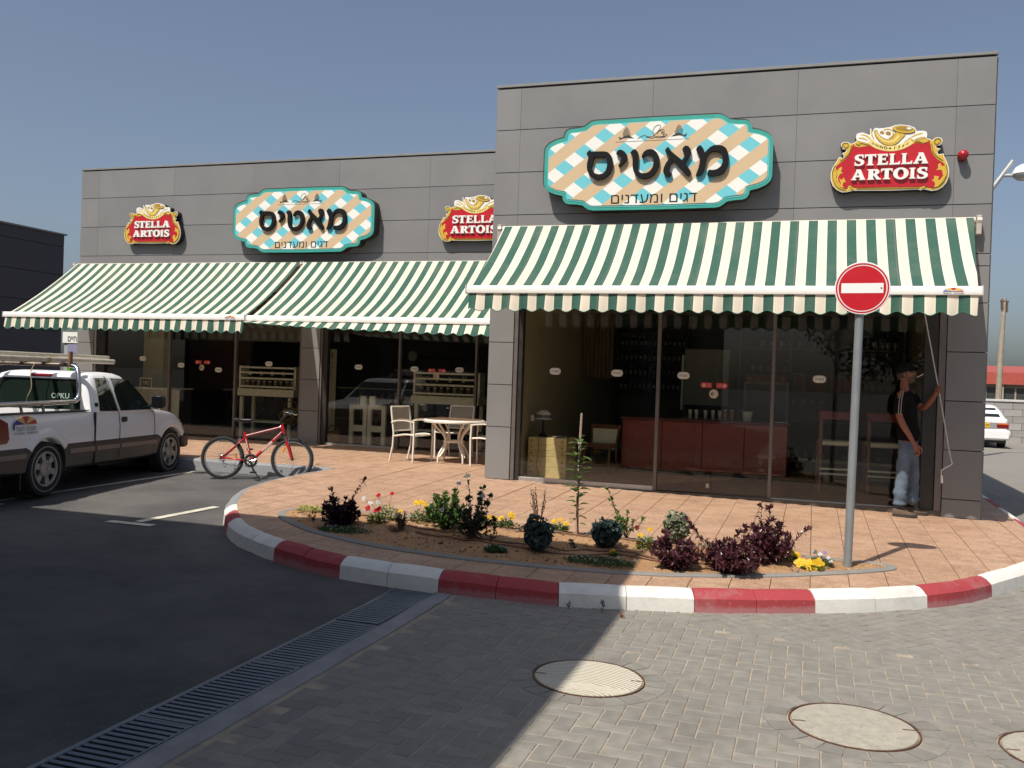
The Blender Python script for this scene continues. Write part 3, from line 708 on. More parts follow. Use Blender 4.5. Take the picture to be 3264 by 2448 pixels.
def far_right():
    # concrete block wall
    w = root('block_wall', (16, 24.6, -.3), label='grey concrete block wall behind the white saloon car', cat='wall')
    cm = mat('concrete_block', (.30, .285, .27), .9, var=.12, vs=3, rnd=.14, bump=.004)
    part('core', MB().box(6.9, 24.62, -.6, 34, 24.76, 1.15), mat('wall_mortar', (.14, .13, .12), .95), w, world=True)
    bm = mesh('block', MB().box(-.296, -.012, -.117, .296, .02, .117), cm)
    for r_ in range(6):
        for i in range(26):
            inst(bm, 'block', w, Vector((8.8+i*.605+(r_ % 2)*.3, 24.60, -.22+r_*.245))-MW[w.name].translation)
    part('capping', MB().box(6.8, 24.55, 1.15, 34, 24.82, 1.235, ch=.01), mat('capping_concrete', (.5, .48, .46), .8), w, world=True)
    # industrial building with red roof edge
    b = root('industrial_building', (30, 46, -.3), label='low concrete industrial building with a red roof band at the right edge', cat='building')
    cn = mat('aged_concrete', (.36, .32, .25), .85, var=.2, vs=1.5, stain=.4, stc=(.2, .17, .13), ss=.7)
    part('wall', MB().box(11, 45.3, -.5, 60, 60, 2.2), cn, b, world=True)
    def sl(x): return (x-13.6)*.0
    part('roof_band', MB().add([(11, 44.9, 1.98), (60, 44.9, 1.98), (60, 44.9, 3.0), (11, 44.9, 2.62), (11, 60, 1.98), (60, 60, 1.98), (60, 60, 3.6), (11, 60, 3.4)], [(0,1,2,3), (4,5,6,7), (0,3,7,4), (1,2,6,5), (3,2,6,7), (0,1,5,4)]), mat('red_sheet_metal', (.40, .08, .055), .5, var=.08), b, world=True)
    for i in range(14):
        x = 12.9+i*1.5
        f = part('window', MB().box(x+.12, 45.22, 1.08, x+1.38, 45.28, 1.78), mat('dark_pane', (.05, .055, .05), .15, var=.1), b, world=True)
        part('mullion', MB().box(x+.68, 45.17, 1.05, x+.76, 45.22, 1.8), cn, f, world=True)
        part('pillar', MB().box(x-.1, 45.0, -.4, x+.1, 45.3, 1.97), cn, b, world=True)
        part('lower_panel', MB().box(x+.12, 45.25, .2, x+1.38, 45.29, .98), mat('pale_panel', (.38, .38, .36), .8), b, world=True)
    # rooftop board
    t = root('roof_sign', (14.1, 50, 3.4), label='small weathered white board standing on the red roof', cat='sign')
    part('board', MB().box(13.75, 50, 3.2, 14.25, 50.1, 4.0), mat('faded_board', (.6, .55, .5), .7, var=.1, vs=8, stain=.6, stc=(.4, .15, .1), ss=6), t, world=True)
    part('strut', MB().cyl((13.0, 50.3, 2.8), (13.6, 50.1, 3.5), .04).cyl((14., 50.1, 2.9), (14., 50.1, 3.3), .04), ALU, t, world=True)
    # utility pole
    u = root('utility_pole', (13.45, 40, -.3), label='tall grey wooden utility pole in front of the red-roofed building', cat='pole')
    part('pole', MB().tube([(13.38, 40, -.5), (13.41, 40, 3), (13.5, 40, 6.3)], [.17, .135, .10], 10), mat('weathered_pole', (.33, .28, .21), .9, var=.2, vs=5), u, world=True)
    part('bracket', MB().box(13.35, 39.85, 5.75, 13.42, 40.1, 6.25).box(13.6, 39.9, 5.6, 13.66, 40.1, 6.1).box(13.3, 39.9, 6.12, 13.7, 40.05, 6.18), mat('rusty_bracket', (.12, .08, .06), .8), u, world=True)
    # street lamp behind the shop
    l = root('street_lamp', (8.2, 14, -.2), label='grey street lamp with a slanted arm and round white head behind the right shop', cat='street lamp')
    pm = mat('lamp_pole_grey', (.45, .46, .45), .4, metal=.4, var=.05)
    part('pole', MB().tube([(8.2, 14, -.4), (8.2, 14, 5.9), (8.3, 14, 6.25), (8.66, 14, 6.78), (9.06, 14, 7.39)], [.08, .07, .065, .06, .055], 12), pm, l, smooth=40, world=True)
    part('arm', MB().cyl((8.84, 14, 7.02), (9.12, 14, 7.01), .045), pm, l, world=True)
    h = part('lamp_head', MB().lathe([(0, .27), (.12, .255), (.24, .18), (.31, .06), (.32, .0)], 24, (9.36, 14, 7.03)), mat('lamp_shell_white', (.75, .76, .76), .3, var=.03), l, smooth=60, world=True)
    part('diffuser', MB().lathe([(.31, 0), (.30, -.05), (.2, -.13), (0, -.16)], 24, (9.36, 14, 7.03)), mat('lamp_glass_grey', (.4, .42, .42), .25, var=.05), h, smooth=60, world=True)
far_right()

# ================================================================ AWNINGS
def awn_mat(name, x0, pitch, tr=.22):
    s = NT(name); x, y, z = s.sep(s.co())
    t = s.math('FRACT', s.math('DIVIDE', s.math('SUBTRACT', x, x0), pitch))
    green = s.math('LESS_THAN', t, .5)
    edge = s.math('LESS_THAN', s.math('ABSOLUTE', s.math('SUBTRACT', t, .75)), .195)   # pinstriped middle of the cream stripe
    pin = s.math('GREATER_THAN', s.math('SINE', s.math('MULTIPLY', t, 2*math.pi*26)), .25)
    cream = s.mix(s.math('MULTIPLY', edge, s.math('MULTIPLY', pin, .55)), (.86, .80, .66), (.66, .52, .38))
    g = s.a('NewGeometry').outputs['Position']; n = s.noise(3, 5, g, .7)
    gc = s.mix(s.ramp(n, .45, .75, 0, .3), (.04, .12, .088), (.07, .15, .12))
    c = s.mix(green, cream, gc); c = s.mix(s.ramp(s.noise(1.6, 6, g, .7), .48, .75, 0, .2), c, (.35, .33, .27))
    seam = s.math('LESS_THAN', s.math('ABSOLUTE', s.math('SUBTRACT', s.math('FRACT', s.math('DIVIDE', x, pitch*5)), .5)), .004); c = s.mix(s.math('MULTIPLY', seam, .5), c, (.25, .2, .15))
    s.l(c, s.p.inputs['Base Color']); s.p.inputs['Roughness'].default_value = .75; s.p.inputs['Specular IOR Level'].default_value = .3
    s.p.inputs['Sheen Weight'].default_value = .25; s.p.inputs['Sheen Roughness'].default_value = .4
    s.bump(s.noise(500, 2, g), .0006, .6)
    tn = s.a('BsdfTranslucent'); s.l(c, tn.inputs[0]); m = s.a('MixShader'); m.inputs[0].default_value = tr
    s.l(s.p.outputs[0], m.inputs[1]); s.l(tn.outputs[0], m.inputs[2]); s.l(m.outputs[0], s.out.inputs[0]); return s.m

def awning(x0, x1, yw, zt, proj, zf, pitch, ph, label, scal, tilt=lambda t: .12, vh=.20, bx=(0, 0), logo=True, sag=.10):
    L = x1-x0; t = root('awning', (x0, yw, zt), label=label, cat='awning', group='green and cream striped awnings')
    m = awn_mat('awning_fabric', ph, pitch)
    n = int(L/.06); k = 14; y0 = -.12; V = []; th = .004
    def P(u, w):
        yy = lerp(y0, -proj, w); zz = lerp(0, zf-zt, w)-sag*4*w*(1-w)*(.6+.4*math.sin(math.pi*u))+(.005*math.sin(u*L*9+w*4)+.022*noise.noise((u*L*1.7, w*1.1, ph))+.012*noise.noise((u*L*.9+w*2.5, w*3, 7)))*w*(1-w)*4
        return (u*L+lerp(0, lerp(bx[0], bx[1], u), w), yy, zz)
    mb = MB()
    for i in range(n+1):
        for j in range(k+1): V.append(P(i/n, j/k))
    mb.add(V, [(i*(k+1)+j, (i+1)*(k+1)+j, (i+1)*(k+1)+j+1, i*(k+1)+j+1) for i in range(n) for j in range(k)])
    part('canopy', mb, m, t, smooth=True, fix=False)
    # valance with scalloped hem
    mb = MB(); n = int(L/.0225); V = []; k = 6
    for i in range(n+1):
        u = i/n; x = u*L+lerp(bx[0], bx[1], u); fr = (x-ph)/pitch
        hem = vh-.022*math.cos(2*math.pi*(fr-scal)) if True else vh
        a = tilt(u); wave = .012*math.sin(x*13+.7)+.01*math.sin(x*5.1)+.014*math.sin(2*math.pi*(fr-scal))
        for j in range(k+1):
            w = j/k; V.append((x+(.01*math.sin(x*3)*w), -proj-.02-math.sin(a)*hem*w-wave*w, zf-zt-.05-math.cos(a)*hem*w))
    mb.add(V, [(i*(k+1)+j, (i+1)*(k+1)+j, (i+1)*(k+1)+j+1, i*(k+1)+j+1) for i in range(n) for j in range(k)])
    va = part('valance', mb, m, t, smooth=True, fix=False)
    hm = MB(); hm.tube([V[i*(k+1)+k] for i in range(0, n+1, 1)], .005, 4); part('hem_piping', hm, mat('hem_green', (.02, .12, .08), .7), va)
    # front bar
    b = MB(); zz = zf-zt
    b.add([(x, -proj+yy, zz+z_) for x in (bx[0]-.03, L+bx[1]+.03) for yy, z_ in ((-.045, -.045), (-.055, 0), (-.045, .035), (-.01, .05), (.04, .035), (.045, -.03), (.0, -.055))],
          [(j, (j+1) % 7, 7+(j+1) % 7, 7+j) for j in range(7)]+[tuple(range(7)), tuple(range(7, 14))])
    fb = part('front_bar', b, WHITEBAR, t, smooth=35)
    for xx in (bx[0]-.035, L+bx[1]+.035): part('end_cap', MB().box(xx-.008, -proj-.058, zz-.055, xx+.008, -proj+.05, zz+.052, ch=.004), mat('end_cap_grey', (.55, .53, .5), .5), fb)
    # roller, brackets
    part('roller', MB().cyl((-.02, -.09, -.03), (L+.02, -.09, -.03), .042), mat('roller_cream', (.6, .56, .48), .6), t, smooth=40)
    for xx in (-.06, L+.06): part('wall_bracket', MB().box(xx-.03, -.13, -.2, xx+.03, -.001, .03, ch=.006).lathe([(0, 0), (.045, 0), (.045, .05), (0, .05)], 12, M=Matrix.Translation((xx-.02, -.1, -.03)) @ Matrix.Rotation(R(90), 4, 'Y')), mat('bracket_steel', (.62, .56, .48), .4, metal=.5), t)
    for xx, dx in ((.35, .75), (L-.35, -.75)):
        part('folding_arm', MB().tube([(xx, -.08, -.2), (xx+dx, -.1-proj*.45, lerp(-.2, zz, .5)-.03), (xx+dx*.15, -proj+.03, zz-.02)], .026, 8), WHITEBAR, t)
    if logo:
        xl = L+bx[1]-.25
        for i in range(5):
            q0, q1 = math.pi*(1-i/5), math.pi*(1-(i+1)/5); mb = MB()
            mb.prism([(xl, -.012), (xl+.10*math.cos(q0), -.012+.038*math.sin(q0)), (xl+.10*math.cos((q0+q1)/2), -.012+.040*math.sin((q0+q1)/2)), (xl+.10*math.cos(q1), -.012+.038*math.sin(q1))], lambda a, b_, d: (a, -proj-.0535-d, zz+b_), .001, 0)
            part('logo_gore', mb, [mat('logo_blue', (.03, .07, .4), .5), mat('logo_yellow', (.75, .5, .05), .5), mat('logo_red', (.5, .04, .04), .5)][(0, 1, 2, 1, 2)[i]], fb)
        tm = fit_text('לצה יככוס', xl-.10, xl+.10, zz-.042, zz-.016, -proj-.054); part('logo_lettering', tm, mat('logo_navy', (.02, .03, .12), .5), fb)
    return t
awning(.20, 6.17, 0., 3.515, 1.45, 2.50, .2255, .02, 'green and cream striped awning over the right shop window, nearest', .25, bx=(.03, -.12), vh=.205)
awning(-10.25, -4.96, 3.17, 3.46, 1.82, 2.285, .2255, .03, 'green and cream striped awning at the left end of the set back shop', .75, bx=(-.02, -.03), vh=.205)
awning(-4.86, -.12, 3.17, 3.46, 1.82, 2.275, .2255, .05, 'green and cream striped awning partly hidden behind the right shop, its valance blown outwards', .75,
       tilt=lambda u: lerp(1.45, .55, min(1, u*1.1)**.7), bx=(-.03, 0), vh=.205, logo=False)

# ================================================================ SIGNS
PLQ = [(-1.51, 0), (-1.51, .216), (-1.492, .28), (-1.437, .33), (-1.354, .368), (-1.24, .395), (-1.23, .45), (-1.2, .492), (-1.15, .51), (-1.05, .515), (-.957, .53), (-.92, .56), (-.87, .592), (-.81, .604), (0, .61)]
PLQ = PLQ+[(-x, z) for x, z in PLQ[-2::-1]]; PLQ = PLQ+[(x, -z) for x, z in PLQ[-2:0:-1]]
def inset(poly, d):
    n = len(poly); out = []
    A = sum(poly[i][0]*poly[(i+1) % n][1]-poly[(i+1) % n][0]*poly[i][1] for i in range(n)); sg = 1 if A > 0 else -1
    for i in range(n):
        a, b, c = Vector(poly[i-1]), Vector(poly[i]), Vector(poly[(i+1) % n])
        u, v = (b-a).normalized(), (c-b).normalized(); nn = Vector((-(u.y+v.y), u.x+v.x)); L = nn.length
        nn = nn/L; k = max(.6, (1+u.dot(v))/2)**.5; out.append(tuple(b+sg*nn*d/k))
    return out
# traced from the raised letters, in the sign's own metres
def trace(pts, x0, z0, sc): return [(x0+p[0]*sc, z0-p[1]*sc) for p in pts]
LET = {
 'samekh': ([(80,235),(88,215),(122,178),(150,203),(240,201),(330,200),(385,210),(425,245),(450,290),(465,350),(468,410),(455,460),(430,520),(385,570),(330,605),(270,618),(210,608),(160,580),(120,530),(98,480),(90,430),(92,370),(105,310),(110,285),(100,265),(85,250)],
            [(190,285),(270,283),(350,285),(375,310),(385,370),(385,420),(370,480),(330,525),(275,540),(220,528),(185,500),(160,455),(160,420),(175,360)]),
 'yod': ([(510,235),(530,195),(565,174),(600,185),(635,210),(660,245),(670,280),(660,320),(635,365),(600,400),(560,430),(548,412),(575,360),(590,320),(592,295),(575,275),(545,262)], None),
 'tet': ([(715,225),(740,190),(765,174),(795,180),(815,205),(828,240),(828,300),(825,400),(828,460),(845,500),(885,520),(935,522),(985,505),(1020,470),(1045,420),(1050,360),(1045,310),(1025,275),(990,258),(950,260),(915,275),(888,298),(878,278),(890,240),(915,205),(950,180),(1000,172),(1050,185),(1090,220),(1120,275),(1130,340),(1125,410),(1100,480),(1060,540),(1010,580),(950,600),(890,600),(840,580),(795,540),(770,490),(755,430),(752,350),(755,290),(745,255)], None),
 'alef': ([(1208,195),(1215,175),(1248,140),(1290,200),(1350,255),(1450,335),(1475,290),(1485,270),(1470,240),(1445,180),(1460,150),(1490,127),(1530,135),(1560,175),(1567,220),(1555,260),(1525,310),(1490,370),(1530,430),(1565,480),(1578,515),(1540,565),(1510,545),(1440,470),(1380,410),(1330,350),(1300,370),(1280,430),(1270,480),(1285,505),(1310,520),(1300,545),(1275,570),(1240,565),(1210,545),(1190,500),(1195,450),(1220,385),(1255,330),(1275,300),(1255,265),(1235,240),(1212,212)], None),
 'mem': ([(1635,185),(1650,155),(1685,125),(1710,135),(1735,175),(1760,228),(1790,190),(1830,150),(1880,125),(1940,122),(2000,135),(2045,170),(2070,225),(2080,300),(2078,380),(2060,450),(2025,510),(1975,545),(1915,560),(1850,562),(1808,555),(1798,535),(1808,505),(1818,472),(1870,478),(1930,465),(1975,430),(2000,380),(2005,320),(1995,260),(1965,225),(1910,207),(1855,212),(1815,240),(1785,290),(1775,350),(1765,430),(1750,490),(1715,540),(1680,555),(1645,558),(1650,530),(1675,460),(1690,380),(1695,310),(1690,290),(1670,250)], None)}
def plaque(cx, y, cz, sc, label):
    t = root('shop_sign', (cx, y, cz), label=label, cat='sign', group='gingham shop name signs')
    dk = mat('sign_box_brown', (.035, .025, .018), .5, var=.05); teal = mat('sign_teal', (.045, .33, .275), .35, var=.03); teal2 = mat('sign_light_teal', (.12, .47, .46), .35, var=.03)
    s = NT('gingham_print') if 'GING' not in MC else None
    if s:
        x, y_, z = s.sep(s.co('Object'))
        # lattice of the cells: i = (dx/.2715 + dz/.205)/2, j = (dx/.2715 - dz/.205)/2
        u = s.math('DIVIDE', s.math('ADD', x, 2.307-1.085), .2715); v = s.math('DIVIDE', s.math('SUBTRACT', z, 4.283-4.297), .205)
        i = s.math('MULTIPLY', s.math('ADD', u, v), .5); j = s.math('MULTIPLY', s.math('SUBTRACT', u, v), .5)
        fj = s.math('ABSOLUTE', s.math('SUBTRACT', s.math('FRACT', s.math('ADD', j, 20.5)), .5)); fi = s.math('ABSOLUTE', s.math('SUBTRACT', s.math('FRACT', s.math('ADD', i, 20.5)), .5))
        tan = s.math('GREATER_THAN', fj, .25); aq = s.math('LESS_THAN', fi, .25)
        c = s.mix(aq, (.80, .79, .73), (.155, .53, .60)); c = s.mix(tan, c, (.60, .44, .27))
        s.l(c, s.p.inputs['Base Color']); s.p.inputs['Roughness'].default_value = .4; MC['GING'] = s.m
    K = lambda f, d=0: (lambda a, b, e: (a*sc, e, b*sc))
    P = PLQ
    part('box', MB().prism([(x-.012, z+.014) for x, z in inset(P, -.006)], K(0), -.185*sc-.03, -.002), dk, t)
    part('teal_border', MB().prism(P, K(0), -.185*sc-.045, -.185*sc-.031), teal, t)
    part('inner_border', MB().prism([(x+.004, z-.006) for x, z in inset(P, .045)], K(0), -.185*sc-.049, -.185*sc-.046), teal2, t)
    yf = -.185*sc-.056
    f = part('gingham_face', MB().prism([(a, b) for a, b in inset(P, .062)], lambda a, b, e: (a, e, b), -.007, 0), MC['GING'], t)
    f.location = (0, yf+.007, 0); f.scale = (sc, 1, sc); f.matrix_basis = Matrix.LocRotScale(f.location, None, f.scale)
    bl = mat('sign_letter_black', (.008, .008, .009), .55, var=.05, spec=.15)
    px = lambda p: ((1850+p[0]/4.424), (440+p[1]/4.424))
    # letter height calibrated on the sign face
    def fn(a, b, e):
        X = (a-80)/2000*1.87-.907; Z = (618-.037*(a-270)-b)/440*.40-.205
        return (X*sc, e, Z*sc)
    for k, (o, h) in LET.items():
        g = part('letter', MB().prism(o, fn, yf-.05*sc, yf-.001, holes=[h] if h else []), bl, t, label='raised black Hebrew letter '+k)
    tx = fit_text('םינדעמו םיגד', -.56*sc, .575*sc, -.525*sc, -.405*sc, yf-.002, 0); part('small_lettering', tx, BLACKP, t, kind='stuff')
    ink = mat('sign_ink', (.03, .028, .03), .5, var=.02)
    part('underline', MB().box(-.53*sc, yf-.002, .298*sc, .45*sc, yf, .302*sc), ink, t)
    def fish(sx, ox):
        mb = MB(); q = lambda l: [((ox+sx*a)*sc, b*sc) for a, b in l]; W = lambda a, b, e: (a, e, b)
        mb.prism(q([(-.09, .325), (-.11, .372), (-.088, .36), (-.07, .352), (-.03, .375), (.02, .385), (.05, .37), (.1, .34), (.04, .345), (0, .35), (-.05, .345)]), W, yf-.0025, yf)
        for i in range(7): h = (.06, .09, .11, .12, .105, .08, .04)[i]; mb.box((ox+sx*(-.045+i*.015))*sc-.004*sc, yf-.0025, .375*sc, (ox+sx*(-.045+i*.015))*sc+.004*sc, yf, (.375+h)*sc)
        part('sailfish_mark', mb, ink, t)
    fish(1, -.38); fish(-1, .31)
    sw = MB()
    for L_ in ([(-.23, .33), (-.15, .37), (-.08, .35), (-.02, .36), (.04, .42), (.07, .48), (.04, .5), (-.01, .47), (-.03, .41), (.0, .35), (.06, .33), (.11, .36), (.1, .41), (.05, .42), (.03, .38)], [(.05, .42), (.1, .44), (.12, .41), (.08, .39), (.12, .37), (.13, .34), (.08, .335)], [(-.12, .35), (-.04, .33), (.03, .35), (.1, .345), (.16, .36), (.12, .39)]):
        sw.tube([(p.x*sc, yf-.001, p.y*sc) for p in spline([(a, b, 0) for a, b in L_], 5)], .0035*sc, 4)
    part('monogram', sw, ink, t)
    return t
plaque(2.307, 0., 4.297, 1., 'large gingham shop sign with black Hebrew letters on the right building')
plaque(-4.88, 3.17, 4.245, 1.0, 'gingham shop sign with black Hebrew letters on the left set back building')

G = {'T': ([(0,1),(1,1),(1,.70),(.92,.70),(.88,.84),(.68,.86),(.68,.12),(.8,.06),(.8,0),(.2,0),(.2,.06),(.32,.12),(.32,.86),(.12,.84),(.08,.70),(0,.70)], None),
 'E': ([(0,1),(.95,1),(.95,.74),(.86,.74),(.8,.85),(.45,.86),(.45,.59),(.68,.6),(.72,.68),(.78,.68),(.78,.38),(.72,.38),(.68,.46),(.45,.46),(.45,.14),(.82,.15),(.92,.3),(1,.3),(.97,0),(0,0),(0,.06),(.1,.12),(.1,.88),(0,.94)], None),
 'L': ([(0,1),(.5,1),(.5,.94),(.42,.88),(.42,.14),(.8,.15),(.92,.3),(1,.3),(.97,0),(0,0),(0,.06),(.1,.12),(.1,.88),(0,.94)], None),
 'A': ([(.32,1),(.66,1),(.95,.12),(1,.06),(1,0),(.56,0),(.56,.06),(.64,.12),(.6,.26),(.33,.26),(.29,.12),(.38,.06),(.38,0),(0,0),(0,.06),(.08,.12),(.36,.88)], [(.47,.72),(.56,.42),(.38,.42)]),
 'R': ([(0,1),(.6,1),(.78,.95),(.85,.82),(.85,.68),(.78,.55),(.66,.48),(.88,.14),(1,.06),(1,0),(.68,0),(.45,.42),(.42,.42),(.42,.12),(.5,.06),(.5,0),(0,0),(0,.06),(.08,.12),(.08,.88),(0,.94)], [(.42,.87),(.5,.87),(.56,.8),(.56,.65),(.5,.57),(.42,.57)]),
 'I': ([(0,1),(1,1),(1,.94),(.8,.88),(.8,.12),(1,.06),(1,0),(0,0),(0,.06),(.2,.12),(.2,.88),(0,.94)], None),
 'O': ([(.5+.5*math.cos(2*math.pi*i/28), .5+.52*math.sin(2*math.pi*i/28)) for i in range(28)], [(.5+.20*math.cos(2*math.pi*i/20), .5+.38*math.sin(2*math.pi*i/20)) for i in range(20)]),
 'S': ([(.90,.66),(.93,1),(.86,.98),(.70,1.01),(.45,1.02),(.2,.97),(.04,.84),(.02,.68),(.1,.54),(.3,.45),(.55,.37),(.66,.28),(.62,.17),(.48,.11),(.3,.12),(.18,.2),(.12,.34),(.04,.34),(.01,0),(.08,.02),(.25,-.01),(.5,-.02),(.78,.03),(.95,.15),(1,.32),(.94,.46),(.75,.56),(.5,.64),(.38,.72),(.4,.83),(.52,.89),(.68,.88),(.78,.8),(.82,.66)], None)}
STO = [(1085,1285),(520,1295),(440,1300),(350,1325),(260,1330),(170,1290),(90,1210),(50,1100),(45,980),(70,870),(120,780),(165,700),(185,660),(225,670),(262,690),(272,640),(240,590),(300,560),(322,520),(250,510),(215,450),(215,400),(250,375),(310,370),(360,385),(385,410),(440,390),(485,360),(490,330),(475,290),(485,225),(530,200),(600,195),(690,230),(722,240),(720,130),(738,108),(762,200),(780,205),(785,130),(820,108),(870,115),(885,150),(960,112),(1050,100),(1100,85),(1150,60),(1250,48),(1400,65),(1500,105),(1535,170),(1640,165),(1700,178),(1720,220),(1715,300),(1770,325),(1810,340),(1850,300),(1900,288),(1960,300),(1985,350),(1975,410),(1935,440),(1880,440),(1880,480),(1955,500),(1900,560),(1925,605),(2010,590),(2020,640),(2060,720),(2100,830),(2114,930),(2105,1030),(2070,1130),(2010,1210),(1930,1262),(1830,1280),(1750,1262),(1690,1250),(1640,1272),(1600,1258)]
STR = [(430,425),(470,470),(540,482),(690,455),(720,432),(800,490),(900,525),(1000,542),(1085,548),(1180,538),(1280,512),(1380,467),(1450,412),(1500,412),(1560,390),(1650,422),(1725,390),(1752,345),(1775,430),(1790,530),(1830,620),(1900,700),(2000,765),(2030,800),(2010,900),(2012,1000),(1980,1100),(1915,1180),(1830,1225),(1740,1215),(1700,1180),(1640,1205),(1085,1222),(490,1240),(440,1225),(410,1185),(370,1195),(345,1262),(290,1255),(220,1200),(165,1130),(150,1060),(165,980),(150,890),(140,850),(200,790),(300,710),(370,630),(405,540)]
def stella(cx, y, cz, W, label, lh=.05):
    """cx, cz: centre of the sign; W its width"""
    t = root('beer_sign', (cx, y, cz), label=label, cat='sign', group='red and gold beer signs')
    k = W/2070.
    def fn(a, b, e): return ((a-1080)*k, e, (690-b-(a-1080)*.045)*k)
    gold = mat('sign_gold', (.62, .41, .05), .35, var=.05); white = mat('sign_white', (.80, .79, .75), .35, var=.02); red = mat('sign_red', (.46, .012, .02), .3, var=.03); blk = mat('sign_box_black', (.012, .011, .011), .5)
    dgold = mat('sign_dark_gold', (.12, .07, .01), .4); lgold = mat('sign_pale_gold', (.78, .62, .22), .3)
    D = -.13
    part('box', MB().prism([(a, b) for a, b in inset(STO, -6) if True], fn, D+.012, -.002), blk, t)
    part('white_outline', MB().prism(STO, fn, D, D+.011), white, t)
    body = inset(STO, 12); gb = [p for p in body if p[1] > 300 or p[0] < 420 or p[0] > 1760]
    part('gold_body', MB().prism(gb, fn, D-.003, D-.001), gold, t)
    part('red_field', MB().prism(inset(STR, -8), fn, D-.0045, D-.0035), dgold, t)
    part('red_face', MB().prism(STR, fn, D-.007, D-.005), red, t)
    # white field behind the horn
    wf = [(490,345),(480,290),(490,225),(530,205),(600,200),(722,245),(760,205),(790,130),(870,120),(960,115),(1100,90),(1150,65),(1250,55),(1400,70),(1490,105),(1530,175),(1640,170),(1700,185),(1715,300),(1500,345),(1420,300),(1280,420),(1085,450),(900,430),(770,335),(690,400)]
    part('white_field', MB().prism(wf, fn, D-.006, D-.0035), white, t)
    # banner
    arc = lambda r0, q0, q1, n=14: [(1085+r0*math.sin(lerp(q0, q1, i/n)), -60+r0*math.cos(lerp(q0, q1, i/n))) for i in range(n+1)]
    bn = arc(605, -.70, .70)+arc(515, .72, -.72)
    part('banner', MB().prism(inset(bn, -7), fn, D-.0095, D-.0075).prism(bn, fn, D-.0105, D-.0098), lgold, t)
    for i, ch in enumerate('ANNO 1366'):
        q = lerp(-.56, .56, i/8.)
        if ch == ' ': continue
        m = text_mb(ch, 78, bold=2.5); m.v = [fn(1085+558*math.sin(q)+v[0]*math.cos(q)+v[2]*math.sin(q), -60+558*math.cos(q)+v[0]*-math.sin(q)*1-v[2]*math.cos(q)*1, D-.0118) for v in m.v]
        part('banner_character', m, BLACKP, t)
    st = []
    for i in range(16): r_ = 42 if i % 4 == 0 else (26 if i % 2 == 0 else 9); st.append((1085+r_*math.sin(i*math.pi/8), 498-r_*math.cos(i*math.pi/8)))
    part('banner_star', MB().prism(st, fn, D-.0118, D-.0108), BLACKP, t)
    # horn
    hp = spline([(815, 155, 0), (850, 250, 0), (930, 340, 0), (1040, 385, 0), (1150, 360, 0), (1215, 280, 0), (1270, 200, 0)], 5); hr = [16+i*2.3 for i in range(len(hp))]
    def ribbon(pts, rad, d0, d1, sh=1.):
        L_, R_ = [], []
        for i, p in enumerate(pts):
            a = pts[max(i-1, 0)]; b = pts[min(i+1, len(pts)-1)]; n_ = Vector((-(b-a).y, (b-a).x)).normalized(); L_.append((p.x+n_.x*rad[i]*sh, p.y+n_.y*rad[i]*sh)); R_.append((p.x-n_.x*rad[i]*sh, p.y-n_.y*rad[i]*sh))
        return MB().prism(L_+R_[::-1], fn, d0, d1)
    part('horn_outline', ribbon(hp, [r+8 for r in hr], D-.0115, D-.0107), dgold, t); hn = part('horn', ribbon(hp, hr, D-.013, D-.012), gold, t)
    part('highlight', ribbon([Vector((p.x+4, p.y-8, 0)) for p in hp[3:-4]], [r*.35 for r in hr[3:-4]], D-.0142, D-.0134), lgold, hn)
    ell = lambda cx_, cy_, a, b, th, n=24: [(cx_+a*math.cos(q)*math.cos(th)-b*math.sin(q)*math.sin(th), cy_+a*math.cos(q)*math.sin(th)+b*math.sin(q)*math.cos(th)) for q in [2*math.pi*i/n for i in range(n)]]
    part('horn_bell', MB().prism(ell(1312, 148, 200, 72, .12), fn, D-.0155, D-.0145), dgold, t); part('bell_rim', MB().prism(ell(1312, 146, 190, 64, .12), fn, D-.017, D-.016), gold, t)
    part('bell_mouth', MB().prism(ell(1322, 135, 150, 42, .1), fn, D-.0185, D-.0175), mat('sign_mid_gold', (.34, .2, .03), .4), t); part('bell_glint', MB().prism(ell(1400, 130, 42, 20, .1), fn, D-.0198, D-.019), white, t)
    for cx_, cy_, a in ((935, 200, 42), (1045, 215, 50)): part('hop_mark', MB().prism(ell(cx_, cy_, a, a*.75, .3, 8), fn, D-.0085, D-.007), mat('sign_mid_gold', (.34, .2, .03), .4), t)
    cc = spline([(960, 150, 0), (1050, 135, 0), (1125, 180, 0), (1120, 260, 0), (1060, 305, 0)], 4); part('horn_coil', ribbon(cc, [9]*len(cc), D-.0095, D-.0085), gold, t)
    for L_ in ([(560, 240), (640, 250), (720, 310), (740, 350)], [(745, 150), (760, 250), (800, 330)], [(520, 300), (600, 310), (690, 350)], [(1640, 215), (1540, 240), (1440, 290)], [(1690, 290), (1600, 300), (1510, 330)]):
        q = spline([(a, b, 0) for a, b in L_], 4); part('barley_mark', ribbon(q, [4+9*math.sin(math.pi*i/(len(q)-1)) for i in range(len(q))], D-.0085, D-.0072), gold, t)
    # scroll lines on the gold frame
    for L_ in ([(230, 480), (260, 400), (330, 400), (340, 470), (290, 490), (270, 450)], [(1960, 400), (1930, 320), (1860, 330), (1850, 400), (1900, 420), (1925, 385)], [(120, 820), (80, 960), (110, 1130), (200, 1260), (330, 1290)], [(2060, 800), (2080, 950), (2040, 1090), (1960, 1190), (1830, 1240)],
               [(400, 440), (380, 560), (320, 650), (210, 740)], [(1800, 420), (1830, 560), (1900, 650), (2000, 720)], [(520, 1262), (1085, 1250), (1620, 1230)], [(480, 410), (540, 440), (560, 400), (690, 430)], [(1720, 380), (1650, 400), (1560, 360), (1500, 390)], [(400, 1220), (420, 1260), (480, 1300)], [(1740, 1190), (1700, 1230), (1650, 1250)]):
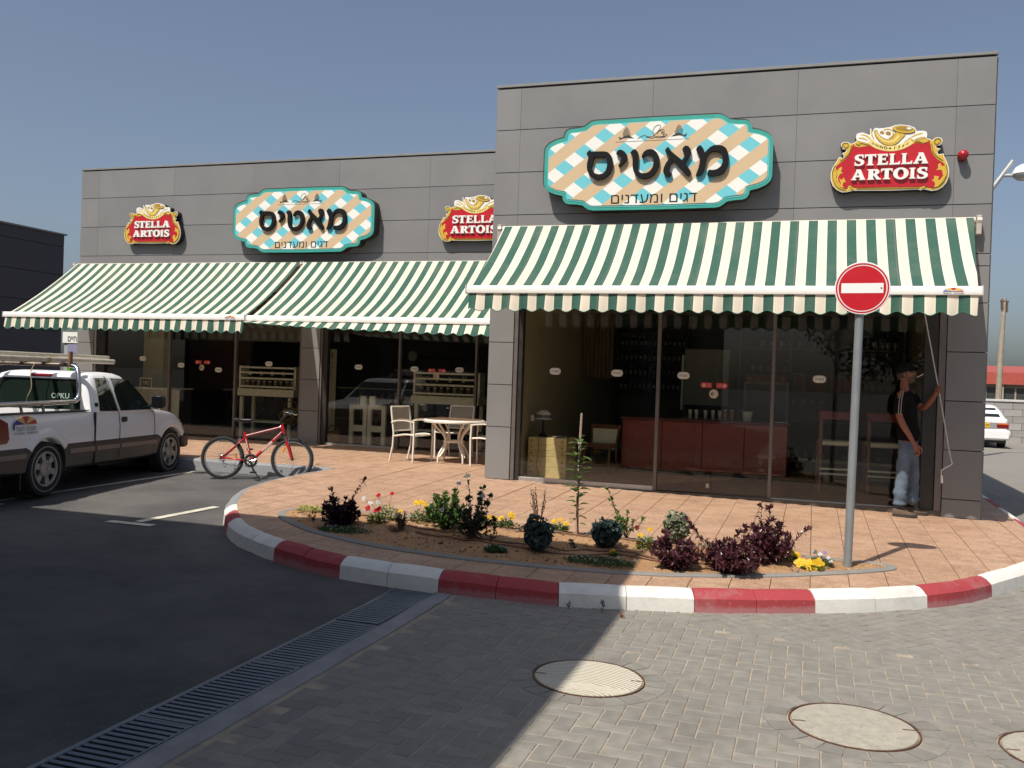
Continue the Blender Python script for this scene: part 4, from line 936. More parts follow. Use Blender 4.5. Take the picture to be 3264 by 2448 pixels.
        q = spline([(a, b, 0) for a, b in L_], 5); part('scroll_line', ribbon(q, [5]*len(q), D-.0092, D-.0078), dgold, t)
    for L_ in ([(150,1100),(165,980),(110,880),(165,930),(190,880),(240,845),(245,900),(225,940),(270,965),(215,985),(180,1050),(190,1120),(240,1200),(230,1150),(205,1070),(245,1100),(290,1050),(300,1100),(330,1135),(280,1150),(265,1200),(290,1255),(220,1230)],
               [(2012,1000),(1990,900),(1940,890),(1890,905),(1925,860),(1920,790),(1960,770),(1990,830),(2050,800),(2040,880),(2060,1000),(2010,1110),(1930,1200),(1870,1215),(1885,1150),(1860,1110),(1815,1080),(1860,1070),(1860,1000),(1900,1010),(1945,1010),(1925,1080),(1960,1080)]):
        part('leaf_scroll', MB().prism(L_, fn, D-.0095, D-.0077), gold, t)
    for x0, x1, z0, z1, cy, cc_ in [(463,640,833,613,0,'S'),(645,845,825,605,0,'T'),(865,1055,815,598,0,'E'),(1075,1265,808,590,0,'L'),(1285,1475,797,583,0,'L'),(1490,1745,787,570,0,'A'),
                                    (415,665,1105,893,0,'A'),(700,945,1095,885,0,'R'),(940,1140,1085,870,0,'T'),(1150,1418,1080,853,0,'O'),(1432,1535,1068,853,0,'I'),(1562,1750,1065,842,0,'S')]:
        o, h = G[cc_]; f2 = lambda a, b, e, x0=x0, x1=x1, z0=z0, z1=z1: fn(x0+a*(x1-x0), z0-b*(z0-z1)*.93-(a-.5)*(x1-x0)*.045, e)
        part('letter', MB().prism(o, f2, D-.04, D-.0075, holes=[h] if h else []), white, t)
    return t
stella(5.20, 0., 4.26, 1.36, 'red and gold beer sign with a horn at the top right of the right building')
stella(-8.37, 3.17, 4.255, 1.37, 'red and gold beer sign at the left end of the left building')
stella(-1.44, 3.17, 4.215, 1.37, 'red and gold beer sign half hidden behind the corner of the right building')

def alarm():
    t = root('fire_alarm', (6.03, 0, 4.27), label='small round red alarm beacon beside the beer sign', cat='alarm', group=None)
    r_ = mat('alarm_red', (.35, .012, .018), .25, var=.05)
    M = Matrix.Translation((0, 0, 0)) @ Matrix.Rotation(R(90), 4, 'X')
    part('base', MB().lathe([(.055, 0), (.055, .09), (0, .09)], 16, M=M), mat('alarm_dark_red', (.16, .01, .012), .4), t, smooth=40)
    part('dome', MB().ball((0, -.105, .01), (.062, .058, .06), 16, 10), r_, t, smooth=True)
alarm()

# round no-entry sign on its post
def no_entry():
    X, Y = 4.76, -3.76; zb = zs(X, Y)-.02
    t = root('no_entry_sign', (X, Y, zb), label='round red no entry road sign on a tall grey post in the flower bed', cat='road sign')
    pm = mat('galvanised_post', (.27, .29, .30), .42, metal=.35, var=.08, vs=4, stain=.25, stc=(.36, .37, .38), ss=3)
    part('post', MB().cyl((X-.018, Y, zb-.1), (X+.01, Y, 2.33), .036, n=20), pm, t, smooth=40, world=True)
    part('post_cap', MB().lathe([(.039, 0), (.039, .02), (0, .035)], 16, (X+.01, Y, 2.33)), pm, t, world=True)
    yaw = R(-6); M = Matrix.Translation((X+.02, Y-.055, 2.282)) @ Matrix.Rotation(yaw, 4, 'Z') @ Matrix.Rotation(R(90), 4, 'X'); Rr = .226
    wh = mat('sign_sheet_white', (.80, .80, .78), .35, var=.02); rd = mat('no_entry_red', (.50, .012, .02), .3, var=.03)
    part('back_plate', MB().lathe([(0, -.004), (Rr, -.004), (Rr+.003, 0), (Rr, .004), (0, .004)], 48, M=M), wh, t, world=True)
    part('red_ring', MB().lathe([(Rr*.905, .0045), (Rr*.905, .0055), (Rr*.965, .0055), (Rr*.965, .0045), (Rr*.905, .0045)], 48, M=M), rd, t, world=True)
    part('red_disc', MB().lathe([(0, .0055), (Rr*.865, .0055), (Rr*.865, .0045)], 48, M=M), rd, t, world=True)
    part('white_bar', MB().box(-Rr*.76, -Rr*.19, .006, Rr*.76, Rr*.19, .0068, M), wh, t, world=True)
    for z in (-.1, .1): part('clamp', MB().box(-.05, z-.015, -.05, .05, z+.015, -.004, M), ALU, t, world=True)
    for x_, z_ in ((.155, 0.0),): part('bolt', MB().lathe([(.008, .007), (.008, .010), (0, .010)], 8, M=M @ Matrix.Translation((x_, z_, 0))), mat('bolt_grey', (.2, .2, .2), .4), t, world=True)
no_entry()
# ================================================================ FURNITURE, BICYCLE, VEHICLES
CH = mat('champagne_metal', (.74, .69, .60), .4, metal=.1, var=.05); MESHF = mat('sling_mesh_beige', (.36, .33, .275), .8, var=.06, bump=.0008, bs=700, trans=.15)
ARMW = mat('brown_armrest', (.20, .13, .09), .5, var=.1)
def chair(loc, rz, label):
    t = root('patio_chair', loc, rz, label, 'chair', 'pale metal chairs round the patio table')
    sq = .013
    for sx in (-1, 1):
        part('leg', MB().tube([(sx*.25, -.22, 0), (sx*.25, -.23, .43), (sx*.25, -.22, .645)], .017, 4), CH, t)          # front leg up to the armrest
        part('leg', MB().tube([(sx*.235, .27, 0), (sx*.235, .21, .25), (sx*.235, .20, .46), (sx*.23, .27, .88)], .016, 4), CH, t)
        a = part('armrest', MB().tube([(p.x, p.y, p.z) for p in spline([(sx*.25, -.23, .645), (sx*.262, -.05, .668), (sx*.262, .12, .658), (sx*.24, .245, .62)], 4)], .016, 6), CH, t, smooth=True)
        part('arm_pad', MB().tube([(p.x, p.y, p.z+.014) for p in spline([(sx*.25, -.2, .648), (sx*.262, -.05, .67), (sx*.262, .12, .66)], 4)], .016, 6), ARMW, a, smooth=True)
    sf = MB()
    for sx in (-1, 1): sf.tube([(p.x, p.y, p.z) for p in spline([(sx*.235, -.24, .432), (sx*.235, -.05, .445), (sx*.235, .2, .405)], 4)], .015, 6)
    sf.tube([(-.235, -.235, .43), (.235, -.235, .43)], .014, 6).tube([(-.235, .2, .405), (.235, .2, .405)], .013, 6)
    part('seat_frame', sf, CH, t, smooth=True)
    n = 8; V = []
    for i in range(n+1):
        for j in range(n+1): V.append((lerp(-.23, .23, i/n), lerp(-.235, .2, j/n), lerp(.435, .405, j/n)-.02*math.sin(math.pi*i/n)*math.sin(math.pi*j/n)+.012*math.sin(math.pi*j/n)))
    part('seat', MB().add(V, [(i*(n+1)+j, (i+1)*(n+1)+j, (i+1)*(n+1)+j+1, i*(n+1)+j+1) for i in range(n) for j in range(n)]), MESHF, t, smooth=True)
    part('back_frame', MB().tube([(-.23, .27, .88), (.23, .27, .88)], .015, 6).tube([(-.23, .205, .49), (.23, .205, .49)], .012, 6), CH, t)
    V = []
    for i in range(n+1):
        for j in range(n+1): V.append((lerp(-.22, .22, i/n), lerp(.208, .27, j/n)+.018*math.sin(math.pi*i/n), lerp(.49, .875, j/n)))
    part('backrest', MB().add(V, [(i*(n+1)+j, (i+1)*(n+1)+j, (i+1)*(n+1)+j+1, i*(n+1)+j+1) for i in range(n) for j in range(n)]), MESHF, t, smooth=True)
    return t
def table():
    x, y = -1.13, 1.62; z = zs(x, y)
    t = root('patio_table', (x, y, z), label='round patio table on curved pale metal legs outside the set back shop', cat='table')
    part('tabletop', MB().lathe([(0, .705), (.46, .705), (.49, .70), (.505, .68), (.50, .655), (.46, .66), (0, .665)], 40), CH, t, smooth=40)
    part('glass_top', MB().lathe([(0, .712), (.44, .712), (.452, .706)], 40), mat('table_inlay_brown', (.22, .13, .08), .25, var=.1), t)
    for i in range(4):
        q = R(45+90*i+12); c, s_ = math.cos(q), math.sin(q)
        for d in (-.035, .035):
            pts = [(.30, .655), (.26, .60), (.17, .48), (.15, .36), (.20, .25), (.27, .15), (.29, .06), (.29, 0)] if d < 0 else [(.42, .655), (.36, .58), (.22, .46), (.175, .34), (.19, .24), (.25, .15), (.29, .10)]
            part('leg', MB().tube([(p.x*c-d*s_*.6, p.x*s_+d*c*.6, p.y) for p in spline([(a, b, 0) for a, b in pts], 4)], .0165, 6), CH, t, smooth=True)
    part('ring', MB().lathe([(.165, .33), (.175, .33), (.175, .36), (.165, .36), (.165, .33)], 28), CH, t)
table()
chair((-1.80, 1.46, zs(-1.8, 1.46)), R(76), 'pale metal armchair at the left side of the round patio table')
chair((-1.45, 2.44, zs(-1.45, 2.44)), R(-8), 'pale metal chair behind the round patio table, its back to the window')
chair((-.52, 1.55, zs(-.52, 1.55)), R(-82), 'pale metal chair cut off by the corner pillar of the right shop')

def bicycle():
    A, B = Vector((-3.72, -.93)), Vector((-2.80, -.56)); d = (B-A).normalized(); rz = math.atan2(d.y, d.x)
    z0 = zr(-3.2, -.75)
    t = root('bicycle', ((A.x+B.x)/2, (A.y+B.y)/2, z0), rz, 'red mountain bike standing on its kickstand in the parking bay', 'bicycle')
    W2 = .5; r = .31; lean = R(4); L = Matrix.Rotation(-lean, 4, 'X')
    red = mat('bike_red_paint', (.50, .008, .018), .22, coat=.8, var=.03); tyre = mat('tyre_rubber', (.018, .018, .019), .8, var=.2, bump=.003, bs=140); rimm = mat('rim_alloy', (.62, .62, .62), .28, metal=.9, var=.05)
    chrome = mat('chrome', (.6, .6, .6), .18, metal=1., var=.03); wd = mat('decal_white', (.8, .78, .76), .35, var=.02)
    def P(nm, mb, m, par=None, **k): mb.v = [tuple(L @ Vector(v)) for v in mb.v]; return part(nm, mb, m, par or t, **k)
    ci = lambda cx, cz, rad, n=40: [(cx+rad*math.cos(2*math.pi*i/n), 0, cz+rad*math.sin(2*math.pi*i/n)) for i in range(n)]
    for cx, nm in ((-W2, 'rear'), (W2, 'front')):
        w = bpy.data.objects.new('wheel', None); link(w, t)
        tm = MB().tube(ci(cx, r, r-.026), .026, 10, closed=True)
        for i in range(64):
            q = 2*math.pi*i/64; M = Matrix.Translation((cx, 0, r)) @ Matrix.Rotation(-q, 4, 'Y'); s_ = (-1)**i*.009
            tm.box(r-.006, s_-.008, -.006, r+.003, s_+.008, .006, M)
        P('tyre', tm, tyre, w, smooth=35)
        P('rim', MB().lathe([(r-.064, -.009), (r-.05, -.012), (r-.046, -.012), (r-.046, .012), (r-.05, .012), (r-.064, .009), (r-.064, -.009)], 44, M=Matrix.Translation((cx, 0, r)) @ Matrix.Rotation(R(90), 4, 'X')), rimm, w, smooth=40)
        sp = MB()
        for i in range(32):
            q = 2*math.pi*i/32; q2 = q+(.35 if i % 2 else -.35)*1.6; s_ = .025 if i % 4 < 2 else -.025
            sp.cyl((cx+.018*math.cos(q2), s_, r+.018*math.sin(q2)), (cx+(r-.06)*math.cos(q), 0, r+(r-.06)*math.sin(q)), .0013, n=4)
        P('spokes', sp, chrome, w, label='thin steel spokes')
        P('hub', MB().cyl((cx, -.04, r), (cx, .04, r), .018, n=12).cyl((cx, -.06, r), (cx, .06, r), .006, n=8), mat('hub_dark', (.07, .07, .07), .35, metal=.7), w)
        a = 2.3 if nm == 'front' else .1
        P('reflector', MB().box(-.04, -.012, -.011, .04, .012, .011, Matrix.Translation((cx+.19*math.cos(a), 0, r+.19*math.sin(a))) @ Matrix.Rotation(-a+(1.1 if nm == 'front' else 1.5), 4, 'Y'), ch=.003), mat('orange_reflector', (.75, .22, .01), .25), w)
    bb = (-.085, 0, .275); st = (-.195, 0, .655); ht = (.33, 0, .80); hb = (.365, 0, .685)
    fr = bpy.data.objects.new('frame', None); link(fr, t)
    def tb(nm, p0, p1, rr, m=red, n=12, par=fr, **k): return P(nm, MB().cyl(p0, p1, rr, n=n), m, par, smooth=40, **k)
    tb('top_tube', (-.175, 0, .635), (.32, 0, .775), .019); dt = tb('down_tube', bb, (.345, 0, .705), .0235); tb('seat_tube', bb, (-.205, 0, .69), .0175); tb('head_tube', (.326, 0, .815), (.369, 0, .67), .024)
    P('seat_stays', MB().tube([(-.185, -.022, .62), (-.3, -.04, .5), (-W2+.01, -.055, r+.01)], .010, 8).tube([(-.185, .022, .62), (-.3, .04, .5), (-W2+.01, .055, r+.01)], .010, 8), red, fr, smooth=True)
    P('chain_stays', MB().tube([(-.09, -.03, .275), (-.25, -.045, .285), (-W2, -.055, r)], .011, 8).tube([(-.09, .03, .275), (-.25, .045, .285), (-W2, .055, r)], .011, 8), red, fr, smooth=True)
    P('decal_stripe', MB().tube([(-.16, -.0185, .646), (.30, -.0185, .777)], .007, 4), wd, fr)
    P('decal_stripe', MB().tube([(-.185, -.0165, .60), (-.13, -.0165, .42)], .005, 4), wd, fr)
    P('decal_stripe', MB().tube([(.22, -.022, .595), (.28, -.022, .655), (.33, -.022, .705)], .005, 4), wd, fr)
    tm = text_mb('WINNER', .052, bold=.001); a = math.atan2(.43, .43); c, s_ = math.cos(a), math.sin(a); tm.v = [(.13+v[0]*c-v[2]*s_, -.0245, .488+v[0]*s_+v[2]*c) for v in tm.v]
    P('lettering', tm, wd, fr)
    # fork
    fk = bpy.data.objects.new('fork', None); link(fk, t)
    for s_ in (-1, 1):
        P('stanchion', MB().cyl((.375, s_*.045, .66), (.425, s_*.045, .54), .013), chrome, fk, smooth=40)
        P('lower_leg', MB().tube([(.405, s_*.047, .575), (.45, s_*.05, .46), (W2, s_*.052, r)], [.020, .019, .013], 10), red, fk, smooth=40)
    P('crown', MB().box(-.05, -.06, -.016, .04, .06, .016, Matrix.Translation((.375, 0, .665)) @ Matrix.Rotation(R(20), 4, 'Y'), ch=.006), BLACKP, fk)
    P('fork_arch', MB().tube([(.41, -.045, .575), (.405, -.03, .625), (.405, .03, .625), (.41, .045, .575)], .010, 8), red, fk)
    # handlebar turned away
    hbm = bpy.data.objects.new('handlebar', None); link(hbm, t)
    P('stem', MB().tube([(.325, 0, .81), (.31, 0, .88), (.365, 0, .945)], .015, 8), BLACKP, hbm, smooth=40)
    P('bar', MB().tube([(.40, -.29, 1.0), (.385, -.16, .99), (.365, -.06, .945), (.365, .06, .945), (.385, .16, .99), (.40, .29, 1.0)], .0115, 8), BLACKP, hbm, smooth=True)
    for s_ in (-1, 1):
        P('grip', MB().cyl((.392, s_*.18, .995), (.402, s_*.30, 1.0), .0165, n=10), mat('grip_rubber', (.03, .02, .04), .7), hbm)
        P('brake_lever', MB().tube([(.40, s_*.17, .99), (.45, s_*.19, .985), (.475, s_*.26, .965), (.50, s_*.275, .975)], .007, 6), chrome, hbm)
    for pts in ([(.42, -.17, .98), (.52, -.15, .86), (.50, -.06, .74), (.42, -.03, .66)], [(.42, .17, .98), (.55, .12, .84), (.47, .05, .72), (.3, .0, .7)], [(.41, -.15, .98), (.49, -.1, .9), (.42, -.04, .78), (.32, -.02, .72)]):
        P('brake_cable', MB().tube(spline(pts, 5), .0028, 4), BLACKP, hbm)
    # saddle
    tb('seat_post', (-.205, 0, .69), (-.235, 0, .82), .0135, BLACKP, par=t)
    sm = MB(); V = []; n = 12
    for i in range(9):
        u = i/8; x = lerp(-.37, -.09, u); w_ = lerp(.075, .018, min(1, max(0, (u-.25)/.5)))*(1 if u > .1 else .7); zc = .862+.014*math.cos(u*5.2)
        for j in range(n): q = 2*math.pi*j/n; V.append((x, w_*math.cos(q), zc+(.02 if math.sin(q) > 0 else .026)*math.sin(q)*(1 if 0 < i < 8 else .5)))
    sm.add(V, [(i*n+j, i*n+(j+1) % n, (i+1)*n+(j+1) % n, (i+1)*n+j) for i in range(8) for j in range(n)]+[tuple(range(n)), tuple(8*n+j for j in range(n))])
    P('saddle', sm, mat('saddle_black', (.015, .015, .017), .4), t, smooth=True)
    P('saddle_panel', MB().tube([(-.25, -.052, .868), (-.17, -.03, .872), (-.12, -.017, .87)], .006, 6), mat('saddle_grey', (.35, .35, .36), .4), t)
    # drive train, near side
    dk = mat('drivetrain_black', (.022, .022, .022), .35, metal=.3)
    Rm = Matrix.Translation((bb[0], -.055, bb[2])) @ Matrix.Rotation(R(90), 4, 'X')
    P('chainring', MB().lathe([(.06, 0), (.092, 0), (.095, .002), (.092, .004), (.06, .004), (.06, 0)], 36, M=Rm).lathe([(.03, 0), (.04, 0), (.04, .005), (.03, .005), (.03, 0)], 20, M=Rm), dk, t)
    P('chain_guard', MB().lathe([(.088, .008), (.10, .008), (.10, .011), (.088, .011), (.088, .008)], 36, M=Rm), mat('guard_grey', (.16, .16, .16), .3, metal=.6), t)
    sp = MB()
    for i in range(5): q = 2*math.pi*i/5+.3; sp.cyl((bb[0], -.056, bb[2]), (bb[0]+.075*math.cos(q), -.056, bb[2]+.075*math.sin(q)), .007, n=6)
    P('spider', sp, chrome, t)
    P('crank', MB().cyl((bb[0], -.075, bb[2]), (bb[0]+.055, -.08, bb[2]-.16), .012, n=8), mat('crank_black', (.05, .05, .05), .3, metal=.5), t)
    P('crank', MB().cyl((bb[0], .07, bb[2]), (bb[0]-.055, .075, bb[2]+.16), .010, n=8), dk, t)
    P('pedal', MB().box(bb[0]+.02, -.19, bb[2]-.178, bb[0]+.10, -.095, bb[2]-.152, ch=.004), dk, t); P('pedal', MB().box(bb[0]-.10, .09, bb[2]+.15, bb[0]-.02, .18, bb[2]+.175, ch=.004), dk, t)
    P('chain', MB().tube([(bb[0], -.05, bb[2]+.09), (-W2, -.045, r+.035)], .004, 4).tube([(bb[0], -.05, bb[2]-.09), (-W2+.07, -.045, r-.10), (-W2+.01, -.045, r-.055)], .004, 4), mat('chain_brown', (.1, .08, .06), .4, metal=.7), t)
    P('sprockets', MB().lathe([(0, 0), (.042, 0), (.042, .006), (.028, .012), (.028, .03), (0, .03)], 18, M=Matrix.Translation((-W2, -.02, r)) @ Matrix.Rotation(R(90), 4, 'X')).tube([(-W2+.055*math.cos(q), -.06, r+.06*math.sin(q)) for q in [2*math.pi*i/20 for i in range(20)]], .0025, 4, closed=True), chrome, t)
    P('derailleur', MB().cyl((-W2+.02, -.06, r-.03), (-W2+.045, -.055, r-.12), .010, n=6).ball((-W2+.02, -.065, r-.04), .02).ball((-W2+.05, -.055, r-.12), .018), chrome, t)
    P('rear_brake', MB().cyl((-.27, -.035, .60), (-.30, -.045, .50), .008).cyl((-.27, .035, .60), (-.30, .045, .50), .008).cyl((-.27, -.04, .6), (-.27, .04, .6), .004), chrome, t)
    P('front_brake', MB().cyl((.435, -.05, .62), (.445, -.055, .53), .008).cyl((.435, .05, .62), (.445, .055, .53), .008), chrome, t)
    P('kickstand', MB().tube([(-.12, .03, .26), (-.03, .14, .06), (.01, .17, .02)], .008, 6), dk, t)
bicycle()

# ---- lofted vehicle bodies
def loft(secs, cap=True):
    mb = MB(); n = len(secs[0][1]); V = []
    full = 2*n-2
    for s, pts in secs:
        ring = [(x, s, z) for x, z in pts]+[(-x, s, z) for x, z in pts[-2:0:-1]]; V += ring
    F = [(i*full+j, i*full+(j+1) % full, (i+1)*full+(j+1) % full, (i+1)*full+j) for i in range(len(secs)-1) for j in range(full)]
    F += [tuple(range(full)), tuple((len(secs)-1)*full+j for j in range(full))]
    return mb.add(V, F)
def boolean(name, base, cutters, m, parent, smooth=35, world=False):
    a = bpy.data.objects.new(name, mesh(name, base, m)); COL.objects.link(a); tmp = []
    for c in cutters:
        o = bpy.data.objects.new('cut', mesh('cut', c, m)); COL.objects.link(o); tmp.append(o)
        md = a.modifiers.new('b', 'BOOLEAN'); md.operation = 'DIFFERENCE'; md.object = o; md.solver = 'EXACT'
    me = modmesh(a); me.name = name; bpy.data.objects.remove(a)
    for o in tmp: bpy.data.objects.remove(o)
    me.materials.clear()
    for q in (m if isinstance(m, list) else [m]): me.materials.append(q)
    me.polygons.foreach_set('use_smooth', [True]*len(me.polygons)); me.set_sharp_from_angle(angle=R(smooth))
    o = bpy.data.objects.new(name, me); link(o, parent); return o
def wheel(parent, x, y, r, side, style, paint):
    """axis along X; side=+1 outer face towards +x"""
    w = bpy.data.objects.new('wheel', None); w.location = (x, y, r); link(w, parent)
    M = Matrix.Rotation(R(90)*side, 4, 'Y'); ty = MC.get('tyre_rubber')
    part('tyre', MB().lathe([(r*.62, -.09), (r*.8, -.10), (r*.95, -.095), (r*.99, -.08), (r, -.04), (r, .04), (r*.99, .08), (r*.95, .10), (r*.8, .105), (r*.66, .098), (r*.60, .09)], 40, M=M), ty, w, smooth=50)
    if style == 'six':
        part('tyre_line', MB().lathe([(r*.80, .1055), (r*.815, .1065), (r*.83, .1045)], 40, M=M), mat('tyre_white_line', (.35, .34, .32), .6), w)
        part('rim', MB().lathe([(r*.64, .096), (r*.60, .10), (r*.56, .085), (r*.52, .04), (r*.3, .03), (0, .03)], 36, M=M), mat('wheel_dark_alloy', (.03, .03, .03), .5, metal=.6), w, smooth=40)
        part('rim_lip', MB().lathe([(r*.65, .094), (r*.63, .106), (r*.58, .102), (r*.56, .085)], 36, M=M), mat('alloy_silver', (.36, .345, .32), .4, metal=.4), w, smooth=40)
        for i in range(6):
            q = 2*math.pi*i/6+.25; mb = MB(); a, b = .30, .17
            mb.prism([(r*.28*math.cos(q-a), r*.28*math.sin(q-a)), (r*.57*math.cos(q-b*1.3), r*.57*math.sin(q-b*1.3)), (r*.57*math.cos(q+b*1.3), r*.57*math.sin(q+b*1.3)), (r*.28*math.cos(q+a), r*.28*math.sin(q+a))], lambda u, v, e: M @ Vector((u, v, e)), .09, .035)
            part('spoke', mb, MC['alloy_silver'], w)
        part('hub_cap', MB().lathe([(r*.31, .05), (r*.31, .098), (r*.27, .108), (0, .112)], 24, M=M), MC['alloy_silver'], w, smooth=40)
        part('hub_badge', MB().box(-.022, -.006, .113, .022, .006, .1145, M), mat('badge_red', (.3, .03, .03), .4), w)
    else:
        part('rim', MB().lathe([(r*.64, .096), (r*.6, .09), (r*.5, .07), (0, .085)], 30, M=M), mat('alloy_silver', (.36, .345, .32), .4, metal=.4), w, smooth=40)
    return w

def pickup():
    d = Vector((-.168, .986)); rz = math.atan2(d.y, d.x)-math.pi/2
    base = Vector((-4.46, -3.44)); hw = .84; c = base+Vector((-math.cos(rz), -math.sin(rz)))*hw; z0 = zr(-4.6, -2.)
    t = root('pickup_truck', (c.x, c.y, z0-.005), rz, 'white extended cab pickup truck with a pipe rack parked at the kerb', 'pickup truck')
    t.rotation_euler = (0, 0, rz)
    paint = mat('truck_white_paint', (.84, .84, .84), .28, coat=.5, var=0); grey = mat('truck_grey_cladding', (.085, .072, .065), .45, metal=.2, var=.12, vs=5, stain=.4, stc=(.16, .12, .09)); blk = BLACKP
    dg = mat('vehicle_glass', (.012, .02, .017), .03, var=0, spec=.7); ch = mat('chrome', (.6, .6, .6), .18, metal=1.)
    wb = 2.94; r = .335
    def sec(s, w, zb, zt, zc, k=1.): return (s, [(0, zb), (w*.86, zb), (w*.97, zb+.05), (w*.995, zb+.2), (w, .62), (w*.995, .80), (w*.975, zt-.07), (w*.93, zt-.012), (w*.86, zt), (0, zc)])
    S = [sec(-.98, .76, .50, .98, .98), sec(-.95, .83, .40, 1.01, 1.01), sec(-.8, .85, .32, 1.02, 1.02), sec(-.5, .855, .30, 1.025, 1.025), sec(.5, .855, .30, 1.02, 1.02), sec(.95, .855, .30, 1.02, 1.02), sec(1.5, .86, .30, 1.01, 1.01), sec(2.2, .86, .30, 1.00, 1.02), sec(2.5, .855, .31, .995, 1.05), sec(2.75, .85, .32, .975, 1.03), sec(3.0, .84, .34, .945, .995), sec(3.2, .82, .36, .90, .95), sec(3.35, .78, .40, .845, .885), sec(3.43, .72, .44, .77, .80)]
    cut = [MB().cyl((sx*.5, y, .335), (sx*1.2, y, .335), .385, n=36) for y in (0, wb) for sx in (-1, 1)]+[MB().box(-.70, -.89, .62, .70, .88, 1.3)]
    body = boolean('body', loft(S), cut, paint, t)
    # grey lower cladding, set 4 mm proud of the body
    lo = [(s, [(0, .28)]+[(p[0]+.012, p[1]-(.02 if i < 2 else 0)) for i, p in enumerate(q[1:5])]+[(q[4][0]+.012, .615), (0, .615)]) for s, q in S]
    lo = [(s, [(0, q[1][1]), q[1], (q[2][0], q[2][1]), (q[3][0], q[3][1]), (q[4][0]+.002, .56), (q[4][0]-.01, .62), (0, .62)]) for s, q in lo]
    boolean('lower_cladding', loft([x for x in lo if x[0] < 3.3]), [MB().cyl((sx*.5, y, .335), (sx*1.2, y, .335), .375, n=36) for y in (0, wb) for sx in (-1, 1)], grey, t)
    for xa, ya, yb_ in ((.866, -.92, -.40), (.872, .42, .95), (.876, .98, 1.52), (.876, 1.55, 2.5)): part('trim_strip', MB().box(xa-.02, ya, .49, xa+.01, yb_, .55, ch=.006), mat('trim_brown', (.20, .155, .13), .35, var=.1), t)
    for y in (0, wb):
        for sx in (-1, 1):
            fl = MB(); n = 18; V = []
            for i in range(n+1):
                q = lerp(R(36), R(144), i/n)
                for rr, xo in ((.382, .80), (.382, .872), (.41, .877), (.46, .866), (.50, .850)): V.append((sx*xo, y+rr*math.cos(q), .335+rr*math.sin(q)*1.0))
            fl.add(V, [(i*5+j, i*5+j+1, (i+1)*5+j+1, (i+1)*5+j) for i in range(n) for j in range(4)]); part('wheel_arch', fl, paint, t, smooth=True)
            part('arch_liner', MB().cyl((sx*.50, y, .36), (sx*.52, y, .36), .40, n=24), blk, t)
    # cab
    def ring(z, s0, s1, w, rad=.1):
        P = []
        for cx, cy, q0 in ((w-rad, s1-rad, 0), (-w+rad, s1-rad, 90), (-w+rad, s0+rad, 180), (w-rad, s0+rad, 270)):
            for i in range(4): q = R(q0+30*i); P.append((cx+rad*math.cos(q), cy+rad*math.sin(q), z))
        return P
    Z = [(.98, .95, 2.52, .842, .08), (1.02, .955, 2.45, .835, .08), (1.25, .99, 2.16, .762, .1), (1.42, 1.02, 1.945, .705, .12), (1.475, 1.05, 1.885, .672, .13), (1.51, 1.12, 1.81, .61, .15), (1.528, 1.24, 1.68, .5, .16)]
    mb = MB(); V = []
    for z in Z: V += ring(z[0], z[1], z[2], z[3], z[4])
    n = 16; mb.add(V, [(i*n+j, i*n+(j+1) % n, (i+1)*n+(j+1) % n, (i+1)*n+j) for i in range(len(Z)-1) for j in range(n)]+[tuple(range(n)), tuple((len(Z)-1)*n+j for j in range(n))])
    cab = part('cab', mb, paint, t, smooth=50)
    def zi(z, k):
        for a, b in zip(Z[:-1], Z[1:]):
            if z <= b[0]: return lerp(a[k], b[k], (z-a[0])/(b[0]-a[0]))
        return Z[-1][k]
    def side_pane(poly, m, nm, e=.004, par=None):
        for sx in (1, -1):
            mb = MB(); mb.prism(poly, lambda a, b, dd: (sx*(zi(b, 3)+dd), a, b), e, -.02); o = part(nm, mb, m, par or t)
    rub = mat('window_rubber', (.015, .015, .015), .6)
    def grow(p, k): c_ = Vector((sum(q[0] for q in p)/len(p), sum(q[1] for q in p)/len(p))); return [tuple(c_+(Vector(q)-c_)*(1+k/max((Vector(q)-c_).length, .01))) for q in p]
    w1 = [(1.12, 1.01), (1.47, 1.005), (1.40, 1.25), (1.34, 1.43), (1.17, 1.425), (1.135, 1.25)]
    w1 = [(1.17, 1.02), (1.49, 1.01), (1.46, 1.22), (1.42, 1.42), (1.21, 1.425), (1.17, 1.25)]
    w1 = [(1.10, 1.02), (1.50, 1.01), (1.46, 1.22), (1.41, 1.43), (1.16, 1.43)][:]
    w2 = [(1.585, 1.01), (2.37, 1.005), (2.20, 1.19), (1.955, 1.42), (1.54, 1.435), (1.56, 1.2)]
    side_pane(grow(w1, .018), rub, 'window_seal', .003); side_pane(w1, dg, 'side_window', .008)
    side_pane(grow(w2, .018), rub, 'window_seal', .003); side_pane(w2, dg, 'door_window', .008)
    rw = [(-.62, 1.03), (.62, 1.03), (.585, 1.40), (.54, 1.42), (-.54, 1.42), (-.585, 1.40)]
    part('window_seal', MB().prism(grow(rw, .02), lambda a, b, dd: (a, zi(b, 1)-dd, b), .003, -.03), rub, t)
    part('rear_window', MB().prism(rw, lambda a, b, dd: (a, zi(b, 1)-dd, b), .009, -.02), dg, t)
    ws = [(-.70, 1.05), (.70, 1.05), (.62, 1.42), (-.62, 1.42)]; part('windscreen', MB().prism(ws, lambda a, b, dd: (a, zi(b, 2)+dd, b), .008, -.02), dg, t)
    tm = text_mb('OPKU', .10, bold=.001); tm.v = [(v[0]+.34, zi(1.19, 1)-.016, 1.195+v[2]) for v in tm.v]; part('window_lettering', tm, mat('decal_pale_green', (.45, .6, .5), .5), t)
    part('brake_light', MB().box(-.16, zi(1.46, 1)-.012, 1.445, .16, zi(1.46, 1)+.03, 1.485, ch=.005), mat('lamp_red_dull', (.28, .02, .035), .3), t)
